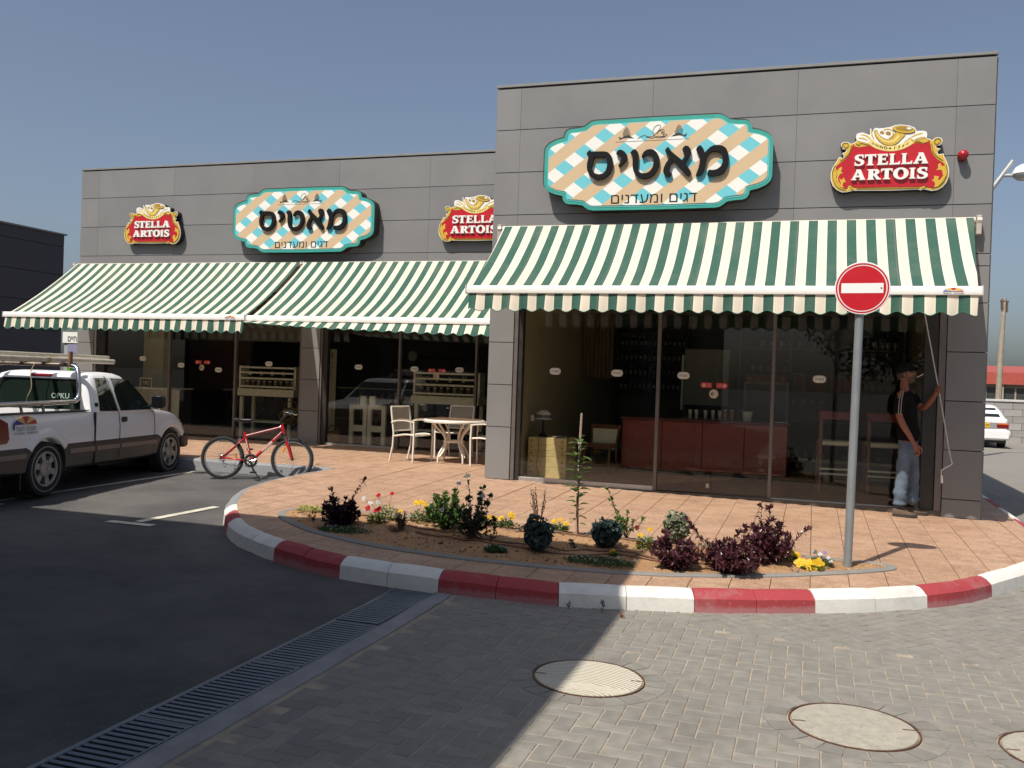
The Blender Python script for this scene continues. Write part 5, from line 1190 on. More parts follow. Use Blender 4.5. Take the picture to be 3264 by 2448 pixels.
    # gaps
    for y, z0_, z1_ in ((1.525, .34, 1.0),): part('door_gap', MB().tube([(.864, 1.53, .36), (.866, 1.535, .62), (.862, 1.54, .8), (.845, 1.525, 1.0), (.84, 1.515, 1.02)], .004, 4), rub, t)
    part('cab_gap', MB().box(.835, .955, .32, .868, .972, 1.0), rub, t)
    part('door_gap', MB().tube([(zi(z, 3)+.002, y, z) for y, z in ((1.515, 1.02), (1.49, 1.22), (1.445, 1.42), (1.40, 1.475))], .004, 4), rub, t)
    part('door_gap', MB().tube([(.857, 2.44, .45), (.862, 2.46, .7), (.850, 2.45, .93), (.8, 2.42, .99)], .004, 4), rub, t)
    part('door_handle', MB().box(.852, 1.585, .845, .872, 1.71, .915, ch=.008), blk, t)
    part('lock', MB().box(.80, 1.02, 1.07, .835, 1.06, 1.12, ch=.005), blk, t)
    # mirror
    for sx in (1, -1):
        mi = part('door_mirror', MB().box(sx*.90, 2.25, 1.02, sx*1.09, 2.36, 1.21, ch=.03), blk, t, smooth=40); part('mirror_arm', MB().cyl((sx*.80, 2.30, 1.02), (sx*.93, 2.30, 1.08), .025), blk, mi)
        part('mirror_glass', MB().box(sx*.915, 2.243, 1.04, sx*1.075, 2.249, 1.19), mat('mirror_glass', (.06, .065, .07), .08, metal=.9, var=0), mi)
    # bumpers, lights
    part('front_bumper', MB().box(-.84, 3.36, .37, .84, 3.53, .56, ch=.03), grey, t, smooth=40); part('valance', MB().box(-.7, 3.38, .22, .7, 3.47, .37, ch=.02), mat('valance_salmon', (.35, .2, .13), .5), t)
    part('rear_bumper', MB().box(-.80, -1.09, .42, .80, -.96, .58, ch=.02), ch, t, smooth=40)
    for sx in (1, -1):
        part('headlight', MB().box(sx*.42, 3.36, .62, sx*.77, 3.44, .76, ch=.02), mat('lamp_clear', (.6, .62, .63), .1), t); part('indicator', MB().box(sx*.755, 3.27, .64, sx*.825, 3.37, .72, ch=.012), mat('lamp_orange', (.65, .16, .02), .25), t)
        tl = [(-.95, .68), (-.95, .99), (-.87, .985), (-.73, .925), (-.70, .74), (-.735, .695)]
        part('tail_light', MB().prism(tl, lambda a, b, dd: (sx*(.855+dd), a, b), .009, -.14), mat('lamp_red', (.15, .003, .004), .2, coat=.3, var=.05), t)
    part('grille', MB().box(-.42, 3.40, .60, .42, 3.45, .78), blk, t)
    part('antenna', MB().cyl((.78, 2.72, .97), (.80, 2.66, 1.03), .004), ch, t)
    part('bed_liner', MB().box(-.70, -.88, .615, .70, .87, .635), mat('bed_liner', (.05, .05, .05), .8), t)
    part('rail_cap', MB().box(.71, -.90, 1.018, .82, .90, 1.032, ch=.004).box(-.82, -.90, 1.018, -.71, .90, 1.032, ch=.004).box(-.7, .885, 1.0, .7, .93, 1.03), mat('rail_cap_black', (.03, .03, .03), .6), t)
    # rack
    rk = bpy.data.objects.new('rack', None); link(rk, t); tr = mat('rack_tube_brown', (.30, .25, .2), .3, metal=.8, var=.15)
    for sx in (1, -1):
        part('side_rail', MB().tube(spline([(sx*.73, -.95, 1.13), (sx*.73, -.5, 1.13), (sx*.73, .55, 1.14), (sx*.73, .72, 1.16), (sx*.73, .78, 1.24), (sx*.66, .86, 1.5), (sx*.60, .90, 1.585), (sx*.5, .91, 1.61)], 5), .031, 12), ch if sx > 0 else ch, rk, smooth=True)
        for y in (-.85, -.35, .05, .62): part('rail_post', MB().cyl((sx*.75, y, 1.03), (sx*.73, y, 1.12), .017), tr, rk)
    part('hoop', MB().cyl((-.52, .91, 1.61), (.52, .91, 1.61), .028), tr, rk, smooth=40)
    part('hoop', MB().tube([(-.73, -.93, 1.12), (-.66, -.93, 1.6), (.66, -.93, 1.6), (.73, -.93, 1.12)], .026, 10), tr, rk, smooth=40)
    part('stop_peg', MB().box(.50, .87, 1.60, .53, .93, 1.79, ch=.003), mat('rust_peg', (.22, .1, .06), .7), rk); part('stop_peg', MB().box(-.62, .87, 1.6, -.59, .93, 1.79, ch=.003), MC['rust_peg'], rk)
    # carried pipes: things of their own
    Mw = MW[t.name]; pw = lambda p: Mw @ Vector(p); pipe = mat('pipe_cream', (.58, .54, .44), .4, metal=.2, var=.15, vs=9, stain=.4, stc=(.25, .18, .1), ss=6)
    for i, (x, y0, y1, z, rr, lb) in enumerate([(.43, -1.9, 2.02, 1.675, .036, 'long cream metal pipe lying outermost on the rack of the pickup'), (.35, -2.0, 2.02, 1.735, .024, 'thin cream metal pipe lying on top of the thicker one on the pickup rack'), (.12, -2.2, .98, 1.668, .032, 'cream pipe lying in the middle of the pickup rack'), (-.2, -1.9, .98, 1.668, .032, 'cream pipe at the far side of the pickup rack')]):
        a, b = pw((x, y0, z)), pw((x, y1, z)); mb = MB(); mb.tube([a, b], rr, 10); mb.tube([b+(a-b).normalized()*.002, b+(a-b).normalized()*.0022], rr*.7, 10)
        solo('metal_pipe', mb, pipe, tuple(a.lerp(b, .5)), lb, 'pipe', smooth=40, group='pipes carried on the pickup rack')
    rp = MB().tube([pw(p) for p in spline([(.05, .85, 1.64), (.02, .80, 1.5), (.05, .78, 1.3), (.0, .76, 1.15), (.03, .75, 1.05)], 4)], .006, 5); solo('rope', rp, mat('rope_yellow', (.4, .34, .2), .8), tuple(pw((.03, .75, 1.05))), 'thin rope hanging from the rack in front of the rear window of the pickup', 'rope')
    for x in (.43, .12, -.2): part('lashing', MB().lathe([(.045, -.03), (.05, 0), (.045, .03)], 12, M=Matrix.Translation((x, .55, 1.672)) @ Matrix.Rotation(R(90), 4, 'X')), MC['rope_yellow'], rk)
    # door logo
    F = lambda a, b, dd: (.858+dd, a, b)
    cols = [mat('logo_navy_blue', (.03, .04, .28), .4), mat('logo_cream', (.72, .5, .2), .4), mat('logo_dull_red', (.42, .06, .06), .4)]
    for i in range(5):
        q0, q1 = math.pi*(1-i/5), math.pi*(1-(i+1)/5); qm = (q0+q1)/2; cx, cz = -.42, .90; a = lambda q, k=1.: (cx+.20*k*math.cos(q), cz+.095*k*math.sin(q))
        part('logo_gore', MB().prism([(cx+(i-2)*.006, cz+.0), (a(q0)[0], a(q0)[1]-.0), a(q0), a((q0+qm)/2), a(qm), a((qm+q1)/2), a(q1)], F, .003, -.004), cols[(0, 1, 2, 1, 2)[i]], t)
    part('logo_stick', MB().box(.85, -.622, .84, .8605, -.608, .90), MC['logo_navy'] if 'logo_navy' in MC else BLACKP, t)
    for s_, zc, h, w_ in (('לצה יככוס', .852, .058, .175), ('03-9503601 : 09-8990190', .797, .026, .21)):
        tm = fit_text(s_, -.41-w_, -.41+w_, zc-h/2, zc+h/2, 0); tm.v = [(.862, v[0], v[2]) for v in tm.v]; part('lettering', tm, mat('logo_navy', (.02, .03, .12), .5), t)
    for y in (0, wb):
        for sx in (1, -1): wheel(t, sx*.745, y, r, sx, 'six', None)
    part('axle', MB().cyl((-.7, 0, .33), (.7, 0, .33), .05).box(-.4, -1., .3, .4, 3.2, .42), blk, t)
    part('exhaust', MB().cyl((.6, -.6, .24), (.68, -1.0, .24), .03).box(.45, -.75, .2, .62, -.45, .3), mat('exhaust_dark', (.05, .045, .04), .6, metal=.5), t)
    part('mud_flap', MB().box(.62, -.47, .12, .84, -.45, .40), blk, t)
pickup()

def saloon(cx, y0, rz=0., label=''):
    z0 = zr(10.3, 20)-.0
    t = root('saloon_car', (cx, y0, z0), rz, label, 'car')
    paint = mat('saloon_white_paint', (.78, .78, .77), .25, coat=.5, var=.02); dg = MC['vehicle_glass']; blk = BLACKP
    def sec(s, w, zb, zt, zc): return (s, [(0, zb), (w*.85, zb), (w*.97, zb+.06), (w, .5), (w*.99, .68), (w*.95, zt-.03), (w*.86, zt), (0, zc)])
    S = [sec(0, .74, .30, .90, .93), sec(.06, .80, .27, .955, .975), sec(.3, .83, .2, .965, .985), sec(.9, .845, .2, .94, .97), sec(2, .85, .2, .90, .92), sec(3., .85, .2, .87, .92), sec(3.7, .83, .2, .8, .88), sec(4.2, .78, .25, .7, .76), sec(4.3, .72, .35, .62, .66)]
    boolean('body', loft(S), [MB().cyl((sx*.5, y, .31), (sx*1.2, y, .31), .35, n=28) for y in (.85, 3.35) for sx in (-1, 1)], paint, t)
    Z = [(.93, .42, 3.1, .80), (1.0, .52, 2.95, .775), (1.15, .72, 2.68, .71), (1.28, .92, 2.42, .64), (1.34, 1.05, 2.28, .58), (1.37, 1.25, 2.05, .45)]
    mb = MB(); V = []
    for z, s0, s1, w in Z: V += [(w, s0+.08, z), (w, s1-.08, z), (w-.08, s1, z), (-w+.08, s1, z), (-w, s1-.08, z), (-w, s0+.08, z), (-w+.08, s0, z), (w-.08, s0, z)]
    n = 8; mb.add(V, [(i*n+j, i*n+(j+1) % n, (i+1)*n+(j+1) % n, (i+1)*n+j) for i in range(len(Z)-1) for j in range(n)]+[tuple(range(n)), tuple((len(Z)-1)*n+j for j in range(n))])
    part('roof', mb, paint, t, smooth=50)
    def zi(z, k):
        for a, b in zip(Z[:-1], Z[1:]):
            if z <= b[0]: return lerp(a[k], b[k], (z-a[0])/(b[0]-a[0]))
        return Z[-1][k]
    part('rear_window', MB().prism([(-.64, .99), (.64, .99), (.54, 1.27), (-.54, 1.27)], lambda a, b, dd: (a, zi(b, 1)-dd, b), .008, -.02), dg, t)
    part('windscreen', MB().prism([(-.66, .99), (.66, .99), (.56, 1.28), (-.56, 1.28)], lambda a, b, dd: (a, zi(b, 2)+dd, b), .008, -.02), dg, t)
    for sx in (1, -1):
        part('side_window', MB().prism([(.66, 1.0), (1.75, .98), (1.72, 1.29), (1.12, 1.29)], lambda a, b, dd: (sx*(zi(b, 3)+dd), a, b), .008, -.02), dg, t)
        part('side_window', MB().prism([(1.80, .98), (2.75, .98), (2.4, 1.25), (1.78, 1.29)], lambda a, b, dd: (sx*(zi(b, 3)+dd), a, b), .008, -.02), dg, t)
        tl = part('tail_light', MB().box(sx*.46, -.02, .64, sx*.80, .12, .81, ch=.012), mat('lamp_red', (.30, .006, .008), .12), t); part('indicator', MB().box(sx*.47, -.024, .765, sx*.79, -.018, .80), mat('lamp_orange', (.65, .16, .02), .25), tl)
    part('rear_bumper', MB().box(-.84, -.1, .28, .84, .12, .60, ch=.05), paint, t, smooth=40)
    part('number_panel', MB().box(-.46, -.015, .63, .46, .02, .82), mat('panel_grey', (.25, .25, .26), .4), t)
    p_ = part('number_plate', MB().box(-.26, -.03, .66, .26, -.016, .80, ch=.003), mat('plate_yellow', (.72, .48, .02), .4, var=.02), t)
    tm = fit_text('38-347-09', -.24, .24, .685, .775, -.032, .01); part('plate_number', tm, BLACKP, p_)
    em = MB()
    for a, b in ((.05, .035), (.022, .034), (.036, .012)): em.tube([(a*math.cos(q), -.012, .875+b*math.sin(q)) for q in [2*math.pi*i/16 for i in range(16)]], .005, 4, closed=True)
    part('emblem', em, MC['chrome'], t)
    part('underbody', MB().box(-.75, .1, .17, .75, 4.1, .3), blk, t)
    for y in (.85, 3.35):
        for sx in (1, -1): wheel(t, sx*.74, y, .30, sx, 'plain', None)
saloon(9.50, 20.1, 0, 'white saloon car with a yellow number plate half hidden behind the right shop')
# ================================================================ FLOWER BED
BED_LO = [(-.66, -3.50), (-.88, -3.62), (-.93, -3.82), (-.84, -4.02), (-.64, -4.25), (-.19, -4.60), (.14, -4.77), (.58, -4.94), (.97, -5.03), (1.45, -5.08), (2.0, -5.08), (2.51, -5.03), (3.0, -4.95), (3.52, -4.77), (4.18, -4.42), (4.72, -4.02), (5.02, -3.76), (5.16, -3.57)]
BED_HI = [(5.12, -3.42), (5.02, -3.38), (4.71, -3.40), (4.2, -3.40), (3.36, -3.41), (2.5, -3.42), (1.23, -3.42), (.4, -3.42), (-.13, -3.42)]
BEDP = [tuple(p[:2]) for p in spline([(a, b, 0) for a, b in BED_LO+BED_HI], 4, closed=True)]
BEDI = inset(BEDP, .085)
def hs(x, y):
    """soil surface"""
    d = min(1., max(0., min((Vector((x, y))-Vector(p)).length for p in BEDI[::2])/.35)) if inside(BEDI, x, y) else 0
    return zs(x, y)+.012+.03*d+.018*noise.noise((x*5, y*5, 0))*d+.010*noise.noise((x*19, y*19, 3))
def bed():
    em = mat('edging_concrete', (.235, .225, .205), .9, var=.12, vs=7, bump=.002, rnd=.06, stain=.2, stc=(.28, .2, .14))
    b = root('flower_bed', (2, -4.2, -.2), kind='structure')
    n = len(BEDP); per = sum((Vector(BEDP[i])-Vector(BEDP[(i+1) % n])).length for i in range(n)); step = 6
    for k in range(0, n, step):
        idx = [(k+j) % n for j in range(step+1)] if k+step <= n else [j % n for j in range(k, n+1)]
        V = []; q = [(BEDP[i], BEDI[i]) for i in idx]; m = len(q)
        for o, i_ in q:
            V += [(o[0], o[1], zs(*o)-.03), (o[0], o[1], zs(*o)+.010), (lerp(o[0], i_[0], .1), lerp(o[1], i_[1], .1), zs(*o)+.016), (lerp(o[0], i_[0], .93), lerp(o[1], i_[1], .93), zs(*i_)+.018), (i_[0], i_[1], zs(*i_)+.012), (i_[0], i_[1], zs(*i_)-.03)]
        F = [(a*6+c, a*6+c+1, (a+1)*6+c+1, (a+1)*6+c) for a in range(m-1) for c in range(5)]+[tuple(range(6)), tuple((m-1)*6+j for j in range(6))]
        part('edging_stone', MB().add(V, F), em, b, world=True)
    s = NT('bed_soil'); g = s.a('NewGeometry').outputs['Position']; n1 = s.noise(3, 6, g, .7); n2 = s.noise(45, 5, g, .7); n3 = s.noise(16, 4, g)
    c = s.mix(s.ramp(n1, .35, .65), (.50, .30, .155), (.36, .205, .11)); c = s.mix(s.ramp(n2, .52, .7, 0, .7), c, (.19, .10, .055)); c = s.mix(s.ramp(n3, .62, .72, 0, .6), c, (.50, .36, .22))
    s.l(c, s.p.inputs['Base Color']); s.p.inputs['Roughness'].default_value = 1; s.p.inputs['Specular IOR Level'].default_value = .1; s.bump(s.math('ADD', n2, s.math('MULTIPLY', n3, .7)), .02)
    pts = []; idx = {}; st = .045; mb = MB(); V = []; F = []
    nx, ny = int(6.3/st), int(1.9/st)
    for i in range(nx):
        for j in range(ny):
            x, y = -1.0+i*st, -5.15+j*st
            if inside(BEDI, x, y) or any(inside(BEDI, x+a, y+c_) for a in (-st, st) for c_ in (-st, st)):
                idx[i, j] = len(V); V.append((x, y, hs(x, y)))
    for i in range(nx):
        for j in range(ny):
            q = [(i, j), (i+1, j), (i+1, j+1), (i, j+1)]
            if all(k in idx for k in q): F.append(tuple(idx[k] for k in q))
    part('soil', mb.add(V, F), s.m, b, smooth=True, world=True, kind='stuff')
    # clods, pebbles, bark chips
    random.seed(11); cm = [mat('clod_brown', (.20, .11, .06), 1.), mat('pebble_pale', (.48, .42, .34), .8, rnd=.2), mat('bark_dark', (.07, .035, .02), .95)]
    for k, (m, cnt) in enumerate(zip(cm, (1100, 450, 700))):
        mb = MB()
        for _ in range(cnt):
            x, y = random.uniform(-.9, 5.1), random.uniform(-5.05, -3.45)
            if not inside(BEDI, x, y): continue
            if k == 2 and noise.noise((x*2, y*2, 9)) < .05: continue
            r_ = random.uniform(.005, .017)*(1.9 if random.random() < .05 else 1); z = hs(x, y)
            M = Matrix.Translation((x, y, z)) @ Matrix.Rotation(random.random()*6, 4, 'Z') @ Matrix.Rotation(random.random(), 4, 'X')
            mb.add([(-r_, -r_*.6, -r_*.4), (r_, -r_*.7, -r_*.3), (r_*.8, r_*.6, -r_*.4), (-r_*.7, r_*.8, -r_*.3), (random.uniform(-.3, .3)*r_, 0, r_*.7)], [(0, 1, 4), (1, 2, 4), (2, 3, 4), (3, 0, 4)], M)
        part(('clods', 'pebbles', 'bark_chips')[k], mb, m, b, world=True, kind='stuff', fix=False)
    # irrigation pipes
    pm = mat('drip_pipe_brown', (.16, .075, .045), .5, var=.15, vs=20)
    for L_, lb in (([(-.1, -3.80), (.3, -3.93), (.58, -3.83), (.88, -3.7), (1.31, -3.75), (1.8, -3.80), (2.29, -3.73), (2.71, -3.65), (3.14, -3.72), (3.46, -3.72), (3.9, -3.62)], 'brown drip pipe running along the back of the flower bed'),
                   ([(.24, -4.11), (.5, -4.09), (.9, -4.2), (1.28, -4.25), (1.55, -4.37), (1.98, -4.45), (2.38, -4.46), (2.62, -4.34), (2.8, -4.27), (2.95, -4.33), (3.2, -4.46)], 'brown drip pipe snaking through the middle of the flower bed'),
                   ([(.9, -4.42), (1.1, -4.48), (1.5, -4.50), (1.9, -4.58), (2.4, -4.62), (2.82, -4.47), (3.14, -4.48), (3.48, -4.43), (3.8, -4.32), (3.98, -4.18), (4.11, -3.96)], 'brown drip pipe nearest the front edging, ending beside the purple shrubs')):
        mb = MB().tube([(p.x, p.y, hs(p.x, p.y)+.010+.006*math.sin(p.x*7)) for p in spline([(a, b_, 0) for a, b_ in L_], 5)], .0085, 6); solo('drip_pipe', mb, pm, (L_[0][0], L_[0][1], hs(*L_[0])), lb, 'pipe', smooth=True, group='drip irrigation pipes')
bed()

def leafm(name, c, rough=.5, tr=.25, var=.3):
    s = NT(name); oi = s.a('NewGeometry'); n = s.noise(9, 3, s.co()); rp = oi.outputs['Random Per Island']
    cc = s.mix(s.ramp(rp, 0, 1, 0, 1), tuple(v*(1-var) for v in c), tuple(min(1, v*(1+var)) for v in c)); cc = s.mix(s.ramp(n, .4, .7, 0, .4), cc, tuple(v*.6 for v in c))
    s.l(cc, s.p.inputs['Base Color']); s.p.inputs['Roughness'].default_value = rough
    t = s.a('BsdfTranslucent'); s.l(cc, t.inputs[0]); m = s.a('MixShader'); m.inputs[0].default_value = tr; s.l(s.p.outputs[0], m.inputs[1]); s.l(t.outputs[0], m.inputs[2]); s.l(m.outputs[0], s.out.inputs[0]); return s.m
STEM = mat('stem_brown', (.12, .07, .045), .8); STEMG = mat('stem_green', (.10, .14, .05), .7)
LF = {'purple': leafm('purple_leaf', (.10, .032, .042), .3), 'dpurple': leafm('dark_purple_leaf', (.03, .010, .016), .4), 'green': leafm('green_leaf', (.085, .17, .03)), 'bright': leafm('bright_green_leaf', (.12, .22, .03)), 'dark': leafm('dark_green_leaf', (.025, .05, .022)),
      'kale': leafm('blue_green_kale', (.035, .062, .058), .45, .1), 'palekale': leafm('pale_kale', (.20, .22, .14), .5, .15), 'yellow': leafm('yellow_petal', (.80, .52, .02), .5, .3, .15), 'red': leafm('red_petal', (.55, .01, .02), .5, .3, .2), 'white': leafm('white_petal', (.75, .74, .72), .5, .3, .1),
      'maroon': leafm('maroon_petal', (.22, .01, .02), .5, .2), 'mat': leafm('mat_green', (.06, .12, .035)), 'rust': leafm('rust_leaf', (.22, .08, .03)), 'yg': leafm('yellow_green_leaf', (.30, .30, .06)), 'lilac': leafm('lilac_petal', (.4, .3, .5), .5, .3), 'drybrown': leafm('dry_brown_leaf', (.16, .10, .05))}
def leaf(mb, p, d, up, L, W, fold=.25, droop=.2):
    d = d.normalized(); s_ = d.cross(up); s_ = s_.normalized() if s_.length > 1e-3 else Vector((1, 0, 0)); n = s_.cross(d)
    a = p; m = p+d*L*.5+n*L*.04; t = p+d*L-n*L*droop
    mb.add([a, m+s_*W*.5+n*W*fold, t, m-s_*W*.5+n*W*fold, m], [(0, 1, 4), (1, 2, 4), (2, 3, 4), (3, 0, 4)])
def rv(): 
    while True:
        v = Vector((random.uniform(-1, 1), random.uniform(-1, 1), random.uniform(-1, 1)))
        if .05 < v.length < 1: return v
def plant(name, label, cat, x, y, group=None):
    return root(name, (x, y, hs(x, y)-.004), 0, label, cat, group)
def bushy(label, x, y, rx, rz_, lm, nst, nlf, L, W, seed, lean=(0, 0), spikes=(), name='shrub', cat='shrub', group=None, sm=STEM, low=.12, extra=None):
    """branching stems, leaves whorled along them"""
    random.seed(seed); t = plant(name, label, cat, x, y, group); st = MB(); lf = MB()
    if rz_ > .19: nst = int(nst*2.1); L *= 1.38; W *= 1.55
    tips = []
    for i in range(nst):
        q = random.uniform(0, 2*math.pi); k = random.uniform(.15, 1)**.6; tips.append(Vector((rx*k*math.cos(q)+lean[0], rx*.85*k*math.sin(q)+lean[1], rz_*(random.uniform(.35, 1.))*math.sqrt(max(.10, 1-k*k*.8)))))
    tips += [Vector(s_) for s_ in spikes]
    for i, tp in enumerate(tips):
        pts = spline([(random.gauss(0, .012), random.gauss(0, .012), 0), tuple(tp*.35+Vector((0, 0, tp.z*.08))+rv()*.012), tuple(tp*.7+rv()*.02), tuple(tp)], 4)
        st.tube(pts, [lerp(.005, .0016, j/(len(pts)-1)) for j in range(len(pts))], 4)
        n = nlf if i < nst else int(nlf*1.2)
        for j in range(n):
            u = low+(1-low)*(j+random.random())/n; a = pts[min(int(u*(len(pts)-1)), len(pts)-2)]; b = pts[min(int(u*(len(pts)-1))+1, len(pts)-1)]; p = a.lerp(b, random.random())
            d = (b-a).normalized()*.45+rv()*.9; d.z += .12; sc = random.uniform(.6, 1.1)*(1.1-.35*u)
            leaf(lf, p, d, Vector((0, 0, 1))+rv()*.4, L*sc, W*sc)
        for j in range(6): leaf(lf, pts[-1], rv()*.7+Vector((0, 0, .6)), rv(), L*.9, W*.9)
    if extra: extra(lf, st)
    part('stems', st, sm, t, fix=False, kind='stuff'); part('foliage', lf, lm, t, fix=False, kind='stuff'); return t
def kale(label, x, y, r_, h, m, seed, bolt=0, name='ornamental_kale'):
    random.seed(seed); t = plant(name, label, 'plant', x, y, 'ornamental kale plants'); lf = MB()
    part('stem', MB().tube([(0, 0, 0), (.01, 0, h*.6)], [.014, .01], 6), STEMG, t)
    for i in range(300):
        v = rv().normalized(); v.z = v.z*.95+.1; c = Vector((v.x*r_, v.y*r_, h*.5+v.z*h*.47))*random.uniform(.62, 1.08); c.z = max(c.z, .02)
        nrm = v; s_ = nrm.cross(rv()).normalized(); u_ = nrm.cross(s_); R0 = random.uniform(.012, .027); n = 8; V = [c-nrm*.01]
        for j in range(n): q = 2*math.pi*j/n; V.append(c+R0*(math.cos(q)*s_+math.sin(q)*u_)+nrm*(random.uniform(-.3, .75)*R0))
        V2 = [p+(p-c)*.28+nrm*random.uniform(-.012, .014) for p in V[1:]]
        lf.add(V+V2, [(0, 1+j, 1+(j+1) % n) for j in range(n)]+[(1+j, 1+n+j, 1+n+(j+1) % n, 1+(j+1) % n) for j in range(n)])
    part('leaves', lf, m, t, smooth=False, fix=False, kind='stuff')
    if bolt:
        st = MB(); bd = MB()
        for i in range(9):
            q = random.uniform(0, 6.3); tp = Vector((.075*math.cos(q)-.02, .04*math.sin(q), random.uniform(.7, 1)*bolt)); b = Vector((.01*math.cos(q), .01*math.sin(q), h*.8)); st.tube([b, b.lerp(tp, .5)+rv()*.006, tp], [.004, .003, .0015], 4)
            for j in range(16): p = b.lerp(tp, lerp(.35, 1, j/15)); leaf(bd, p, rv()+Vector((0, 0, .8)), rv(), .02, .009)
        part('flower_stalks', st, STEM, t, fix=False, kind='stuff'); part('seed_pods', bd, LF['drybrown'], t, fix=False, kind='stuff')
    return t
def flowers(label, x, y, heads, fl, hr=.02, lm='green', fr=.06, fh=.05, nl=60, seed=1, name='pansy', group='small flowering plants of the bed', ll=.03, cat='flower'):
    """heads: (dx, dy, z) flower positions; low leafy clump under them"""
    random.seed(seed); t = plant(name, label, cat, x, y, group); lf = MB(); st = MB(); nl = int(nl*2.6); ll *= 1.45; fh = max(fh, .62*max(h[2] for h in heads))
    for i in range(nl):
        q, k = random.uniform(0, 6.3), math.sqrt(random.random()); p = Vector((fr*k*math.cos(q), fr*.8*k*math.sin(q), random.uniform(.005, fh)*(1.1-k*.6))); leaf(lf, p, Vector((math.cos(q), math.sin(q), random.uniform(.2, 1.4))), Vector((0, 0, 1)), ll*random.uniform(.6, 1.2), ll*.42)
    part('foliage', lf, LF[lm], t, fix=False, kind='stuff')
    for i, h in enumerate(heads):
        h = Vector(h); st.tube([(h.x*.3, h.y*.3, 0), tuple(h*.6+Vector((0, 0, .01))), tuple(h)], .0016, 4)
        fb = MB(); n = 5; nrm = (Vector((random.uniform(-.5, .5), -1, random.uniform(.3, 1.1)))).normalized(); s_ = nrm.cross(Vector((0, 0, 1))).normalized(); u_ = nrm.cross(s_)
        for ring, rr in ((0, 1.), (1, .62)):
            for j in range(n+ring*0):
                q = 2*math.pi*(j+.5*ring)/n+i; d = math.cos(q)*s_+math.sin(q)*u_; w = nrm.cross(d); o = h+nrm*.004*ring; R0 = hr*rr*random.uniform(.85, 1.15)
                fb.add([o, o+d*R0*.6+w*R0*.48+nrm*.006, o+d*R0+w*R0*.2+nrm*.001, o+d*R0-w*R0*.2+nrm*.004, o+d*R0*.6-w*R0*.48], [(0, 1, 2), (0, 2, 3), (0, 3, 4)])
        part('flower_head', fb, LF[fl if isinstance(fl, str) else fl[i % len(fl)]], t, fix=False)
    part('stems', st, STEMG, t, fix=False, kind='stuff'); return t
def matp(label, x, y, rx, ry, seed, m='mat', nfl=70):
    random.seed(seed); t = plant('alyssum', label, 'flower', x, y, 'low mats of white alyssum'); lf = MB(); fl = MB()
    for i in range(1500):
        q, k = random.uniform(0, 6.3), math.sqrt(random.random())*(1+.25*noise.noise((math.cos(i), seed, 0))); p = Vector((rx*k*math.cos(q), ry*k*math.sin(q), random.uniform(.0, .05)*(1-k*.6))); leaf(lf, p, rv()+Vector((0, 0, .6)), rv(), .026, .008)
    for i in range(nfl):
        q, k = random.uniform(0, 6.3), math.sqrt(random.random())*1.08; p = Vector((rx*k*math.cos(q), ry*k*math.sin(q), .03+.03*random.random()*(1-k*.5)))
        for j in range(3): leaf(fl, p, rv()*.6+Vector((0, -.4, 1)), rv(), .011, .010)
    part('foliage', lf, LF[m], t, fix=False, kind='stuff'); part('blossoms', fl, LF['white'], t, fix=False, kind='stuff')

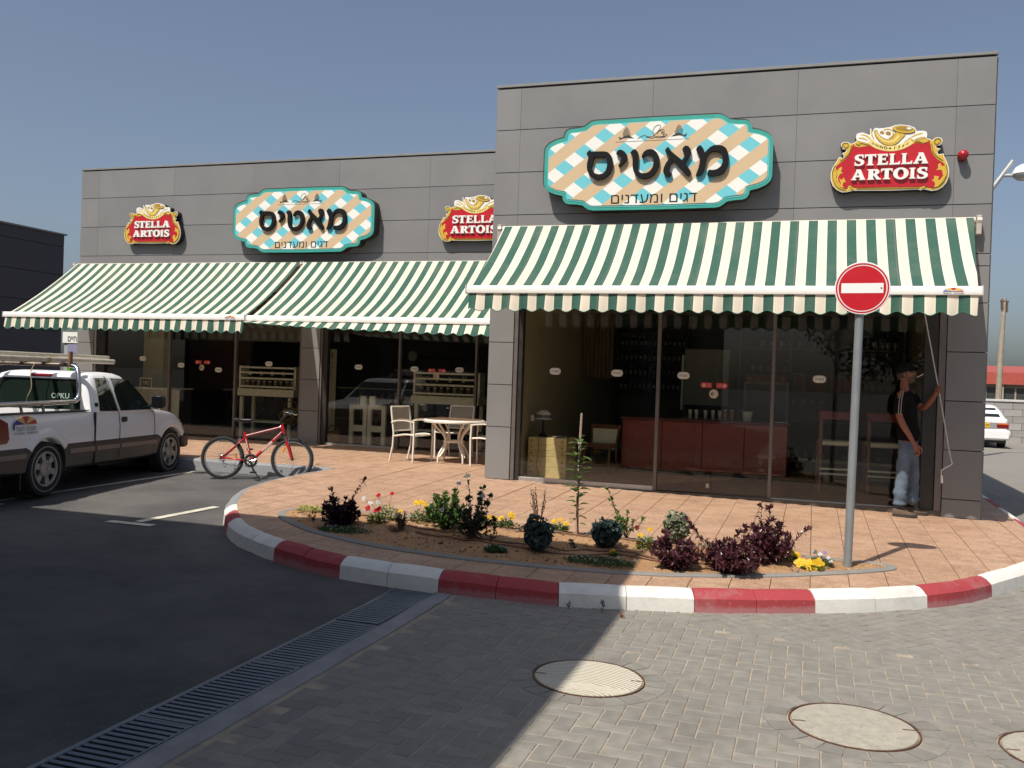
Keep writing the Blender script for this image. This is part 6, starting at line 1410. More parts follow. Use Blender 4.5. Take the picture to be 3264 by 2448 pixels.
def plants():
    pg = 'purple leaved shrubs'
    bushy('dark purple shrub with one tall spike at the left end of the bed', .07, -4.36, .20, .27, LF['dpurple'], 30, 34, .045, .017, 21, spikes=[(.22, .05, .44), (-.10, 0, .33)], group=pg)
    bushy('rounded purple shrub in the sun, left of the two touching ones', 3.34, -4.62, .19, .31, LF['purple'], 26, 26, .05, .021, 22, group=pg, low=.02)
    bushy('low wide purple shrub in the sun with an arm reaching up left', 3.80, -4.50, .24, .30, LF['purple'], 30, 26, .05, .021, 23, spikes=[(-.38, .05, .40), (-.33, .06, .33), (.05, 0, .33)], group=pg, low=.02)
    bushy('tallest purple shrub standing behind the low wide one', 4.06, -4.02, .22, .40, LF['purple'], 26, 26, .052, .02, 24, spikes=[(.02, 0, .46), (.34, 0, .30), (-.05, .0, .47)], group=pg)
    bushy('bright green leafy bush in the middle of the bed beside the white rose', 1.06, -4.04, .20, .40, LF['green'], 34, 30, .042, .018, 31, name='green_bush', cat='shrub')
    def roses(lf, st): pass
    t = bushy('rose bush with a few white blooms beside the bright green bush', 1.46, -4.42, .22, .45, LF['dark'], 18, 20, .038, .02, 32, spikes=[(-.06, 0, .56), (.10, 0, .47), (.17, 0, .40)], name='rose_bush', cat='shrub', low=.2)
    random.seed(5)
    for (a, b, c) in ((-.13, -.02, .50), (-.05, 0, .57), (.10, 0, .40), (-.30, 0, .24)):
        mb = MB()
        for i in range(14): leaf(mb, Vector((a, b, c)), rv()*.8+Vector((0, -.2, .5)), rv(), .033, .03)
        part('white_bloom', mb, LF['white'], t, fix=False)
    # thin bare rose
    t = bushy('sparse rose with few leaves between the two kale plants', 2.75, -3.60, .15, .25, LF['green'], 4, 16, .034, .02, 33, spikes=[(-.20, 0, .46), (-.16, 0, .36), (.15, 0, .20), (.0, 0, .25)], name='rose_bush', cat='shrub', low=.3)
    kale('dark blue green kale with tall bolted flower stalks, left of the staked sapling', 2.16, -4.62, .115, .30, LF['kale'], 41, bolt=.56)
    kale('round dark kale right of the staked sapling', 2.66, -4.14, .13, .25, LF['kale'], 42)
    kale('pale grey green kale on a stem behind the purple shrubs', 3.22, -3.56, .11, .30, LF['palekale'], 43)
    bushy('small yellowing conifer in front of the yellow pansies', .70, -4.32, .07, .22, LF['dark'], 20, 34, .016, .004, 51, name='dwarf_conifer', cat='shrub', extra=None)
    bushy('tuft of dried straw coloured growth at the foot of the conifer', .70, -4.40, .11, .09, LF['drybrown'], 18, 14, .022, .005, 52, name='dry_tuft', cat='plant')
    bushy('rusty brown seedling between the purple shrubs', 3.50, -4.10, .10, .16, LF['rust'], 10, 12, .03, .012, 53, name='seedling', cat='plant')
    matp('low mat of white alyssum in the shade below the dark purple shrub', .24, -4.56, .30, .12, 61); matp('small clump of white alyssum left of the bolted kale', 1.82, -4.77, .10, .06, 62, nfl=40); matp('wide mat of white alyssum between round kale and kerb', 2.74, -4.74, .30, .13, 63, 'mat', 45)
    flowers('yellow green primroses at the left tip of the bed', -.56, -3.88, [(-.09, 0, .05), (-.03, 0, .06), (.04, 0, .05), (.1, 0, .06), (.16, -.01, .045)], 'yg', .025, 'yg', .13, .03, 40, 71)
    flowers('red geraniums beside the dark purple shrub', .34, -4.12, [(-.09, 0, .15), (.03, 0, .15), (-.55, 0, .12), (.0, -.02, .13)], 'red', .032, 'green', .08, .10, 50, 72, name='geranium')
    flowers('tall red and white geraniums on long stems', .36, -3.92, [(-.10, 0, .24), (.05, 0, .27), (-.26, 0, .20), (-.19, 0, .16), (-.1, 0, .17)], ['red', 'red', 'white', 'white', 'white'], .027, 'bright', .11, .14, 70, 73, name='geranium')
    flowers('yellow pansies left of the bright green bush', .70, -3.86, [(-.05, 0, .19), (0, 0, .20), (.05, 0, .18), (-.22, 0, .09)], 'yellow', .03, 'green', .09, .12, 70, 74)
    flowers('yellow and lilac pansies just left of the bright green bush', .80, -3.74, [(.02, 0, .09), (.09, 0, .12), (.14, 0, .08)], ['yellow', 'lilac', 'lilac'], .024, 'green', .08, .08, 50, 75)
    flowers('yellow pansies right of the white rose', 1.27, -3.56, [(.0, 0, .10), (.06, 0, .09)], 'yellow', .024, 'dark', .08, .08, 50, 76)
    flowers('single yellow marigold behind the drip pipe', 1.42, -3.66, [(0, 0, .09)], 'yellow', .03, 'dark', .06, .06, 40, 77, name='marigold')
    flowers('pair of yellow marigolds in the sun left of the bolted kale', 1.56, -3.72, [(-.05, 0, .10), (.05, 0, .14), (.07, 0, .12)], 'yellow', .032, 'green', .07, .09, 60, 78, name='marigold')
    flowers('yellow marigold half hidden behind the bolted kale', 1.90, -3.70, [(-.06, 0, .13)], 'yellow', .035, 'green', .07, .08, 50, 79, name='marigold')
    flowers('yellow marigolds at the foot of the staked sapling', 2.10, -3.66, [(-.06, 0, .10), (.0, 0, .12), (.06, 0, .09)], 'yellow', .028, 'green', .08, .08, 60, 80, name='marigold')
    flowers('tall mixed maroon and yellow pansies left of the rounded purple shrub', 3.00, -4.02, [(-.08, 0, .20), (.04, 0, .19), (-.05, 0, .13), (-.06, 0, .06), (.03, 0, .05)], ['maroon', 'yellow', 'yellow', 'maroon', 'maroon'], .026, 'bright', .07, .15, 60, 81)
    flowers('small orange pansy in front of the round kale', 2.80, -4.50, [(0, 0, .05)], 'yellow', .022, 'green', .04, .04, 20, 82)
    flowers('yellow pansies at the right foot of the tallest purple shrub', 4.25, -3.86, [(-.1, 0, .06), (-.04, 0, .09), (.03, 0, .07), (.07, 0, .05), (-.02, 0, .04)], 'yellow', .034, 'green', .08, .04, 40, 83)
    flowers('largest yellow pansies near the post of the no entry sign', 4.44, -4.04, [(-.09, 0, .05), (-.02, 0, .05), (.06, 0, .05), (.0, -.03, .03)], 'yellow', .052, 'bright', .08, .03, 30, 84)
    flowers('white and lilac alyssum clump beside the largest yellow pansies', 4.53, -3.88, [(-.06, 0, .12), (-.02, 0, .10), (.02, 0, .12), (.05, 0, .08), (.07, 0, .05), (0, 0, .07), (-.04, 0, .06)], ['white', 'white', 'lilac'], .02, 'green', .08, .08, 60, 85, name='alyssum')
    for i, (x, y, lb) in enumerate([(-.30, -4.22, 'tiny dark weed at the left tip of the bed'), (1.62, -4.30, 'tiny weed behind the small alyssum clump'), (2.42, -4.30, 'small drooping seedling between the two dark kales'), (1.75, -3.86, 'small green seedling left of the bolted kale')]):
        bushy(lb, x, y, .06, .10, LF['dark' if i else 'drybrown'], 5, 6, .03, .012, 90+i, name='seedling', cat='plant', group='small seedlings in the bed')
    # weeds in the kerb joint: stand on the road
    for i, (x, y, h, lb) in enumerate([(2.70, -5.60, .05, 'tiny weed at the foot of the kerb in the shade'), (2.96, -5.58, .09, 'taller weed at the foot of the white kerb block'), (3.12, -5.66, .035, 'reddish sprout in the paving joint below the kerb')]):
        random.seed(i); w = root('weed', (x, y, zr(x, y)+.005), 0, lb, 'plant', 'weeds along the kerb'); mb = MB()
        for j in range(16): leaf(mb, Vector((random.gauss(0, .008), random.gauss(0, .008), h*random.random())), rv()+Vector((0, 0, .9)), rv(), .028, .01)
        part('foliage', mb, LF['dark' if i < 2 else 'rust'], w, fix=False, kind='stuff')
    # staked sapling
    x, y = 2.27, -3.66; t = plant('sapling', 'young laurel sapling tied to a tall wooden stake', 'tree', x, y); random.seed(3)
    part('trunk', MB().tube([(0.02, -.02, 0), (.0, -.03, .3), (.015, -.02, .6), (.0, -.02, .95)], [.009, .007, .006, .003], 6), mat('reddish_bark', (.10, .035, .02), .6), t)
    part('stake', MB().tube([(0, .01, -.05), (-.01, .01, .6), (0.005, .01, 1.19)], [.015, .013, .011], 6), mat('stake_wood', (.36, .27, .2), .85, var=.3, vs=30), t)
    for z in (.42, .68, .9): part('tie', MB().lathe([(.019, -.004), (.021, 0), (.019, .004)], 10, (0, 0, z)), mat('tie_white', (.8, .8, .78), .5), t)
    lm = LF['green']
    for i in range(46):
        z = .12+.85*(i/46)**.9; q = i*2.4; d = Vector((math.cos(q), math.sin(q)*.7, random.uniform(-.1, .6))); L_ = random.uniform(.07, .13)*(1 if .3 < z < .85 else .8); mb = MB()
        p = Vector((0, -.02, z)); d.normalize(); s_ = d.cross(Vector((0, 0, 1))).normalized(); n = s_.cross(d); W_ = L_*.34; V = []
        for (u, w) in ((0, 0), (.25, .8), (.45, 1), (.7, .8), (1, 0)):
            c = p+d*(.02+L_*u)-n*L_*.25*u*u
            V += [c+s_*W_*w+n*W_*w*.35, c, c-s_*W_*w+n*W_*w*.35]
        mb.add(V, [(3*k, 3*k+1, 3*k+4, 3*k+3) for k in range(4)]+[(3*k+1, 3*k+2, 3*k+5, 3*k+4) for k in range(4)]); part('leaf', mb, lm, t, fix=False)
plants()
# ================================================================ INSIDE THE SHOPS
def bottle_mb(h=.31, r_=.038): return MB().lathe([(0, 0), (r_, 0), (r_, h*.58), (r_*.8, h*.68), (r_*.36, h*.76), (r_*.36, h*.97), (r_*.42, h*.97), (r_*.42, h), (0, h)], 12)
def interiors():
    gb = mat('bottle_dark_glass', (.010, .016, .010), .08, coat=.5, var=.1); lb = mat('bottle_label', (.42, .40, .34), .6, rnd=.3); lb2 = mat('bottle_label_yellow', (.45, .38, .16), .6)
    bm = mesh('bottle_body', bottle_mb(), gb, 50); lm = mesh('label', MB().lathe([(.039, .05), (.039, .15)], 12), lb); lm2 = mesh('label', MB().lathe([(.039, .05), (.039, .15)], 12), lb2)
    def bottle(x, y, z, label, group, k=1., l2=False):
        t = root('wine_bottle', (x, y, z), random.random()*.3, label, 'bottle', group); o = inst(bm, 'glass', t, scale=(k, k, k)); inst(lm2 if l2 else lm, 'label', t, scale=(k, k, k))
    shelfm = mat('shelf_grey_wood', (.22, .20, .17), .6, var=.1)
    def shelf(x0, x1, y0, y1, zz, ups, label, m=shelfm, th=.03):
        t = root('shelf_unit', ((x0+x1)/2, (y0+y1)/2, -.055), 0, label, 'shelf', 'shelves at the back of the shops')
        for z in zz: part('board', MB().box(x0, y0, z-th, x1, y1, z), m, t, world=True)
        for x in ups: part('upright', MB().box(x-.02, y0+.01, -.055, x+.02, y1, zz[-1]+.4), m, t, world=True)
        return t
    random.seed(2)
    shelf(3.02, 6.0, 5.95, 6.3, [.02, .78, 1.33, 1.64, 2.14], [3.04, 3.98, 5.2, 5.98], 'tall grey wine shelves at the back of the right shop')
    for x in (3.45, 3.62, 3.79, 3.96, 4.13): bottle(x, 6.08, 2.14, 'dark wine bottle with a pale label on the top shelf of the right shop', 'wine bottles on the top shelf')
    for x in (4.43, 4.58, 4.73): bottle(x, 6.08, 2.14, 'dark wine bottle with a yellow label on the top shelf of the right shop', 'yellow label bottles on the top shelf', l2=True)
    for x in (5.35, 5.47, 5.59, 5.71, 5.83): bottle(x, 6.08, 2.14, 'dark wine bottle at the right end of the top shelf', 'wine bottles at the right end of the top shelf')
    for x in (3.28, 3.43, 3.58, 3.73, 3.88): bottle(x, 6.06, 1.64, 'stout bottle with a white label on the second shelf above the fridge', 'white label bottles on the second shelf', 1.05)
    for x in (5.32, 5.46, 5.6, 5.74): bottle(x, 6.05, 1.33, 'bottle with a white label on the right middle shelf', 'bottles on the right middle shelf')
    for x in (4.75, 4.87, 4.99, 5.1): bottle(x, 6.05, .78, 'dark bottle standing right of the wine cartons', 'bottles right of the wine cartons', .95)
    for x in (4.15, 4.3, 4.45, 4.6, 5.0, 5.4, 5.6): bottle(x, 6.05, .02, 'bottle on the lowest shelf of the right shop', 'bottles on the lowest shelf', .95)
    cb = mat('carton_tan', (.20, .16, .10), .7, var=.1); cr = mat('carton_rust', (.22, .10, .06), .7); ye = mat('label_yellow', (.6, .55, .15), .6)
    for i in range(4):
        x = 3.98+i*.168; t = root('wine_carton', (x+.075, 6.1, .78), 0, 'brown wine carton with a small yellow label in the row on the middle shelf', 'carton', 'brown wine cartons'); part('box', MB().box(-.072, -.13, 0, .072, .13, .43, ch=.003), cb, t); part('label', MB().box(-.02, -.133, .33, .03, -.131, .38), ye, t)
    for i, (x0, x1, m, l_) in enumerate([(4.03, 4.27, mat('carton_white', (.35, .33, .28), .7), 'white printed carton at the left end of the upper shelf'), (4.29, 4.68, cr, 'rust coloured carton in the middle of the upper shelf'), (4.7, 4.9, cb, 'narrow tan carton on the upper shelf'), (4.92, 5.16, cr, 'rust coloured carton at the right end of the upper shelf')]):
        t = root('carton', ((x0+x1)/2, 6.1, 1.33), 0, l_, 'carton', 'cartons on the upper shelf'); w = (x1-x0)/2; part('box', MB().box(-w, -.13, 0, w, .13, .35, ch=.004), m, t); part('printed_panel', MB().box(-w*.5, -.133, .06, w*.5, -.131, .26), mat('print_red', (.3, .05, .04), .6), t)
    # left back shelves with rows of small bottles
    shelf(.45, 1.95, 6.7, 7.0, [1.25, 1.55, 1.85, 2.15, 2.45], [.47, 1.2, 1.93], 'dark shelves full of small bottles at the back left of the right shop', mat('shelf_dark', (.05, .045, .04), .6), .02)
    for z in (1.25, 1.55, 1.85, 2.15):
        for i in range(14): bottle(.55+i*.1, 6.8, z, 'small dark bottle on the %s of the dark back shelves' % {1.25: 'lowest row', 1.55: 'second row from the bottom', 1.85: 'second row from the top', 2.15: 'top row'}[z], 'small bottles on the dark shelves', .72)
    # pinned frames
    for x in (.72, .90): t = root('picture_frame', (x, 7.22, 2.32), 0, 'small square %s frame high on the back wall' % ('left' if x < .8 else 'right'), 'picture', 'two small frames'); part('frame', MB().box(-.065, 0, -.065, .065, .02, .065), CREAMW, t); part('picture', MB().box(-.045, -.003, -.045, .045, 0, .045), INDARK, t)
    # white board, fridge, wooden case
    t = root('white_board', (2.46, 5.5, .95), 0, 'tall pale grey panel standing behind the red counter', 'panel'); part('panel', MB().box(-.42, 0, .05, .42, .06, 1.12, ch=.005), mat('panel_pale', (.40, .42, .39), .5, var=.05), t); part('edge_strip', MB().box(-.47, -.01, -.05, -.43, .05, 1.0), ALU, t); part('support', MB().box(-.4, .07, -1.0, .4, .3, .05), INDARK, t)
    t = root('fridge', (3.58, 5.3, -.055), 0, 'dark fronted fridge with a pale frame behind the counter', 'fridge'); part('cabinet', MB().box(-.40, .0, 0, .40, .5, 1.54), mat('fridge_black', (.02, .02, .022), .2), t)
    for a in ((-.40, .70, -.36, 1.54), (.36, .70, .40, 1.54), (-.36, 1.50, .36, 1.54)): part('frame_strip', MB().box(a[0], -.02, a[1], a[2], -.001, a[3]), mat('fridge_frame', (.42, .44, .45), .4), t)
    t = root('wooden_case', (3.57, 5.5, 1.485), 0, 'flat orange wooden case lying on the fridge', 'case'); part('body', MB().box(-.37, -.15, 0, .37, .12, .12, ch=.004), mat('orange_wood', (.30, .13, .05), .5, var=.15), t)
    for x in (-.3, .3): part('clasp', MB().box(x-.02, -.155, .04, x+.02, -.151, .08), MC['label_yellow'], t)
    # red counter
    t = root('counter', (2.8, 2.6, -.055), 0, 'long dark red counter inside the right shop', 'counter'); rc = mat('counter_red', (.36, .07, .05), .35, coat=.3, var=.12, vs=3)
    part('body', MB().box(-1.27, -.36, .12, 1.25, .4, .86), mat('counter_core', (.06, .012, .01), .5), t); part('plinth', MB().box(-1.2, -.3, 0, 1.2, .36, .12), BLACKP, t)
    for i in range(4): x0 = -1.28+i*.635; part('front_panel', MB().box(x0+.004, -.385, .1, x0+.631, -.361, .86, ch=.004), rc, t)
    part('worktop', MB().box(-1.31, -.42, .862, 1.29, .44, .90, ch=.006), mat('worktop_speckled', (.13, .035, .03), .3, var=.3, vs=60), t)
    gl = mat('glassware', (.4, .42, .42), .1, var=.0)
    for i, x in enumerate((2.56, 2.65, 2.80, 2.91, 3.02)): t = root('drinking_glass', (x, 2.45+.05*(i % 2), .845), 0, 'clear glass in the row standing on the red counter', 'glass', 'glasses on the counter'); part('bowl', MB().lathe([(.02, 0), (.03, .01), (.024, .05), (.036, .15), (.033, .15), (.02, .05)], 12), gl, t)
    for x in (3.10, 3.2): t = root('jar', (x, 2.5, .845), 0, 'small jar with amber contents on the red counter', 'jar', 'amber jars on the counter'); part('body', MB().lathe([(.032, 0), (.036, .1), (.025, .13), (.025, .15), (0, .15)], 12), mat('amber', (.25, .12, .03), .2), t); part('lid', MB().lathe([(.028, .15), (.028, .165), (0, .165)], 12), CREAMW, t)
    t = root('bucket', (3.44, 2.5, .845), 0, 'white bucket on the red counter', 'bucket'); part('body', MB().lathe([(0, 0), (.062, 0), (.085, .15), (.09, .155), (.08, .15), (.06, .01), (0, .01)], 20), mat('bucket_white', (.55, .56, .56), .5, var=.03), t); part('handle', MB().tube([(-.088, 0, .14), (-.1, 0, .165), (-.09, 0, .18)], .004, 5), ALU, t)
    t = root('tray', (3.95, 2.5, .845), 0, 'small white tray at the right end of the red counter', 'tray'); part('dish', MB().box(-.1, -.06, 0, .1, .06, .015, ch=.004), WHITEBAR, t)
    # crate chest with lamp
    pine = mat('pine_crate', (.56, .44, .21), .6, var=.18, vs=7, bump=.001, bs=30, rnd=.06); brass = mat('brass_clasp', (.3, .2, .06), .4, metal=.7)
    for i, (h0, h1) in enumerate([(0, .155), (.157, .312), (.314, .40), (.402, .487), (.489, .59)]):
        t = root('wooden_crate', (.73, .93, -.05+h0), 0, ['pine crate at the bottom of the stack with the lamp', 'second pine crate from the bottom of the lamp stack', 'shallow pine crate in the middle of the lamp stack', 'shallow pine crate under the topmost one of the lamp stack', 'topmost pine crate of the stack, carrying the lamp'][i], 'crate', 'stacked pine crates')
        part('box', MB().box(-.29, -.30, 0, .29, .28, h1-h0, ch=.004), pine, t)
        for x in (-.24, .23): c = part('clasp', MB().box(x-.012, -.308, (h1-h0)*.5-.012, x+.012, -.30, (h1-h0)*.5+.014, ch=.003), brass, t)
    t = root('table_lamp', (.60, .83, .542), 0, 'table lamp with a stained glass shade on the pine crates', 'lamp')
    part('base', MB().lathe([(0, 0), (.075, 0), (.07, .015), (.02, .06), (.012, .1), (.016, .16), (.010, .27), (0, .27)], 16), mat('lamp_bronze', (.02, .025, .025), .4, metal=.4), t, smooth=40)
    s = NT('stained_glass_shade'); o = s.co(); vz = s.a('TexVoronoi'); vz.feature = 'DISTANCE_TO_EDGE'; vz.inputs['Scale'].default_value = 26; s.l(o, vz.inputs[0]); zc = s.sep(o)[2]
    c = s.mix(s.ramp(s.math('ABSOLUTE', s.math('SUBTRACT', zc, .30)), .02, .035, 1, 0), (.85, .84, .70), (.2, .15, .22)); c = s.mix(s.ramp(vz.outputs[0], .03, .05, 1, 0), c, (.02, .02, .02)); s.l(c, s.p.inputs['Base Color']); s.p.inputs['Roughness'].default_value = .2
    part('shade', MB().lathe([(.138, .262), (.13, .31), (.10, .36), (.05, .392), (0, .40)], 24), s.m, t, smooth=True)
    solo('power_cord', MB().tube(spline([(.60, .74, .55), (.6, .62, .53), (.60, .615, .35), (.58, .61, .12), (.62, .60, -.0), (.52, .58, -.045), (.46, .5, -.05)], 5), .004, 5), mat('cord_dark', (.06, .05, .03), .6), (.6, .62, .5), 'dark cord of the table lamp hanging down the pine crates', 'cord')
    solo('laptop', MB().box(.78, .72, .542, 1.0, .95, .56, ch=.004), mat('laptop_grey', (.18, .19, .2), .4), (.9, .83, .542), 'closed grey laptop lying beside the table lamp', 'laptop')
    # dining chair, bar chair
    br = mat('chair_brown_wood', (.17, .065, .035), .4, var=.12)
    t = root('dining_chair', (1.28, 1.75, -.055), R(175), 'brown wooden chair with a cream padded back inside the right shop', 'chair')
    for sx in (-1, 1): part('leg', MB().tube([(sx*.2, .2, 0), (sx*.2, .18, .44)], .02, 4), br, t); part('leg', MB().tube([(sx*.2, -.2, 0), (sx*.2, -.18, .44), (sx*.22, -.24, .76)], .02, 4), br, t)
    part('top_rail', MB().box(-.25, -.27, .70, .25, -.235, .77, ch=.01), br, t); part('back_pad', MB().prism([(-.18, .38), (.18, .38), (.21, .70), (-.21, .70)], lambda a, b, d: (a, -.2-(b-.38)*.15-d, b), .03, -.03), mat('pad_cream', (.74, .70, .52), .8, var=.04), t); part('seat', MB().box(-.22, -.18, .42, .22, .22, .48, ch=.015), br, t)
    for x, l_ in ((4.72, 'tall brown bar chair with a pale seat behind the right window'), (5.35, 'brown bar chair further right, behind the man')):
        t = root('bar_chair', (x, 1.5, -.055), R(5), l_, 'chair', 'brown bar chairs')
        for sx in (-1, 1):
            for y in (-.2, .2): part('leg', MB().box(sx*.21-.022, y-.022, 0, sx*.21+.022, y+.022, 1.12 if y < 0 else .7), br, t)
        part('top_rail', MB().box(-.24, -.23, 1.02, .24, -.18, 1.14, ch=.008), mat('chair_red_leather', (.16, .02, .015), .4), t); part('seat', MB().box(-.21, -.21, .66, .21, .21, .72, ch=.012), mat('pad_cream', (.74, .70, .52), .8), t)
        part('stretcher', MB().box(-.21, -.235, .32, .21, -.215, .345), CREAMW, t); part('stretcher', MB().box(-.21, -.225, .25, .21, -.205, .275), CREAMW, t)
    # curtain
    cu = MB(); n = 40; V = []
    for i in range(n+1):
        for z in (1.45, 2.9): V.append((lerp(.36, .95, i/n), 4.+.03*math.sin(i*1.3), z))
    solo('curtain', cu.add(V, [(2*i, 2*i+2, 2*i+3, 2*i+1) for i in range(n)]), mat('curtain_tan', (.16, .12, .07), .9), (.6, 4, 1.45), 'tan curtain hanging inside at the left of the right shop', 'curtain', smooth=True)
    # ---------------- left shop
    Yb = 4.55
    def rack(x0, x1, label, jars):
        t = root('display_rack', ((x0+x1)/2, Yb, -.03), 0, label, 'rack', 'cream display racks'); w = (x1-x0)/2
        for sx in (-1, 1):
            for y in (-.22, .22): part('leg', MB().box(sx*(w-.08)-.035, y-.03, 0, sx*(w-.08)+.035, y+.03, .85), CREAMW, t)
            part('side', MB().box(sx*w-.02, -.2, 1.02, sx*w+.02, .1, 1.5), CREAMW, t)
        part('table_board', MB().box(-w-.03, -.28, .87, w+.03, .28, 1.02, ch=.005), CREAMW, t); part('lower_board', MB().box(-w+.05, -.24, .32, w-.05, .24, .35), CREAMW, t)
        for z in (1.05, 1.22, 1.34, 1.45): part('slat', MB().box(-w, -.215, z, w, -.20, z+.035), CREAMW, t)
        part('shelf_board', MB().box(-w, -.19, 1.24, w, .1, 1.26), CREAMW, t)
        for i in range(jars):
            x = x0+.12+(x1-x0-.24)*i/(jars-1); j = root('jar', (x, Yb-.08, .99), 0, 'glass jar on the lower shelf of the %s' % ('left rack' if x0 < -5 else 'right rack'), 'jar', 'jars on the racks'); part('body', MB().lathe([(0, 0), (.042, 0), (.045, .02), (.045, .13), (.035, .15), (0, .15)], 10), mat(('jar_olive', 'jar_dull_red', 'jar_pale')[i % 3], ((.09, .10, .05), (.16, .05, .03), (.22, .22, .19))[i % 3], .25), j); part('lid', MB().lathe([(.038, .15), (.038, .17), (0, .17)], 10), CREAMW, j)
            if i % 2 == 0: bottle(x+.03, Yb-.05, 1.23, 'small bottle standing on the upper shelf of the %s' % ('left rack' if x0 < -5 else 'right rack'), 'bottles on the racks', .85)
    rack(-7.1, -5.78, 'cream slatted display rack with jars left of the grey pillar', 9); rack(-3.09, -1.73, 'cream slatted display rack behind the patio table', 9)
    t = root('wicker_basket', (-5.75, 4.2, .36), 0, 'round wicker basket leaning at the right end of the left rack', 'basket'); wk = mat('wicker', (.24, .15, .06), .8, var=.3, vs=40, bump=.004, bs=90)
    part('body', MB().lathe([(0, 0), (.12, 0), (.19, .1), (.2, .2), (.19, .2), (.11, .02), (0, .02)], 20, M=Matrix.Rotation(R(35), 4, 'X')), wk, t, smooth=40); part('cloth', MB().ball((0, -.02, .17), (.16, .12, .07), 12, 8), mat('cloth_pale', (.4, .4, .36), .9), t, smooth=True); part('handle', MB().tube([(.18*math.cos(q), .0, .17+.24*math.sin(q)) for q in [math.pi*i/10 for i in range(11)]], .01, 6), wk, t)
    t = root('onion_string', (-7.2, 4.35, .6), 0, 'string of brown onions hanging at the left rack', 'onions'); random.seed(8)
    for i in range(14): part('onion', MB().ball((random.gauss(0, .025), random.gauss(0, .02), .05+i*.05), .038, 8, 6), mat('onion_skin', (.28, .12, .06), .4), t, smooth=True)
    t = root('garlic_braid', (-4.51, 3.6, 1.15), 0, 'braid of white garlic hanging beside the cream post', 'garlic')
    for i in range(20): part('bulb', MB().ball((.025*math.cos(i*2.2), .02*math.sin(i*2.2)-.01, .03+i*.026), (.026, .026, .022), 8, 6), mat('garlic_white', (.52, .45, .33), .5), t, smooth=True)
    part('stalks', MB().cyl((0, 0, .5), (0, 0, .64), .016, n=6), mat('straw', (.3, .22, .1), .8), t)
    solo('post', MB().box(-4.83, 3.9, -.05, -4.66, 4.05, 1.85), CREAMW, (-4.75, 3.97, -.05), 'cream painted post with the garlic braid, right of the grey pillar', 'post')
    for i, x in enumerate((-4.08, -3.68)):
        t = root('wooden_trestle', (x, 3.95, -.05), 0, 'pale wooden trestle with open panels, %s of the pair' % ('left' if i == 0 else 'right'), 'trestle', 'pair of cream trestles')
        for sx in (-1, 1): part('upright', MB().box(sx*.15-.04, -.03, 0, sx*.15+.04, .03, .82), CREAMW, t)
        for z0, z1 in ((.3, .42), (.74, .82)): part('crosspiece', MB().box(-.11, -.028, z0, .11, .028, z1), CREAMW, t)
        part('stub', MB().box((.1 if i == 0 else -.1)-.06, -.03, .822, (.1 if i == 0 else -.1)+.06, .03, 1.0), CREAMW, t)
    t = root('bread_counter', (-3.95, 4.9, -.05), 0, 'dark bread counter behind the trestles', 'counter'); part('body', MB().box(-1.05, -.3, 0, 1.0, .35, .72), INDARK, t); part('light_strip', MB().box(-1.1, -.02, 1.12, 1.1, .0, 1.135), mat('green_glass_edge', (.30, .42, .22), .3), t); part('glass_front', MB().box(-1.05, -.31, .73, 1.0, -.302, 1.12), GLASS, t)
    for i in range(8): solo('baguette', MB().tube([(-4.45+i*.17, 4.62, .78), (-4.55+i*.17, 4.85, .86), (-4.62+i*.17, 5.1, .98)], [.02, .042, .02], 8), mat('bread_crust', (.36, .19, .07), .7, var=.3, vs=12), (-4.5+i*.17, 4.85, .75), 'long brown baguette in the row lying on the bread counter', 'bread', smooth=True, group='baguettes on the bread counter')
    t = root('wicker_basket', (-4.55, 3.7, -.05), 0, 'dark wicker basket on the floor at the left of the trestles', 'basket'); part('body', MB().lathe([(0, 0), (.14, 0), (.18, .28), (.17, .28), (.13, .02), (0, .02)], 18), wk, t, smooth=40); part('handle', MB().tube([(.05+.12*math.cos(q), 0, .27+.13*math.sin(q)) for q in [math.pi*i/8 for i in range(9)]], .012, 6), wk, t)
    t = root('wall_clock', (-3.88, 6.0, 1.8), 0, 'round dark wall clock deep inside the left shop', 'clock'); part('rim', MB().lathe([(.13, -.0), (.13, .04), (.11, .045), (.11, 0)], 24, M=Matrix.Rotation(R(90), 4, 'X')), BLACKP, t); part('dial', MB().lathe([(0, .03), (.11, .03)], 24, M=Matrix.Rotation(R(90), 4, 'X')), mat('dial_grey', (.15, .15, .14), .5), t); part('bracket', MB().box(-.02, 0, -.02, .02, 3.2, .02), INDARK, t)
    t = root('open_sign', (-9.12, 3.9, .93), 0, 'small dark board with yellow Hebrew lettering seen past the pickup', 'sign'); part('board', MB().box(-.15, 0, 0, .15, .02, .2, ch=.003), mat('slate', (.03, .03, .03), .5), t)
    for a in ((-.155, -.005, -.14, .205), (.14, -.005, .155, .205), (-.14, .19, .14, .205), (-.14, -.005, .14, .01)): part('frame_strip', MB().box(a[0], -.006, a[1], a[2], .0, a[3]), CREAMW, t)
    tm = fit_text('חותפ', -.105, .105, .06, .14, -.003); part('lettering', tm, mat('letter_gold', (.55, .38, .1), .5), t)
    t = root('panelled_counter', (-9.1, 4.3, -.05), 0, 'cream panelled counter under the small dark board in the left shop', 'counter')
    for i in range(7): part('panel', MB().box(-.5+i*.16+.003, -.12, 0, -.5+(i+1)*.16-.003, -.1, .95, ch=.004), CREAMW, t)
    part('top', MB().box(-.52, -.45, .955, .65, .3, .98), CREAMW, t); part('body', MB().box(-.5, -.098, 0, .62, .3, .95), INDARK, t)
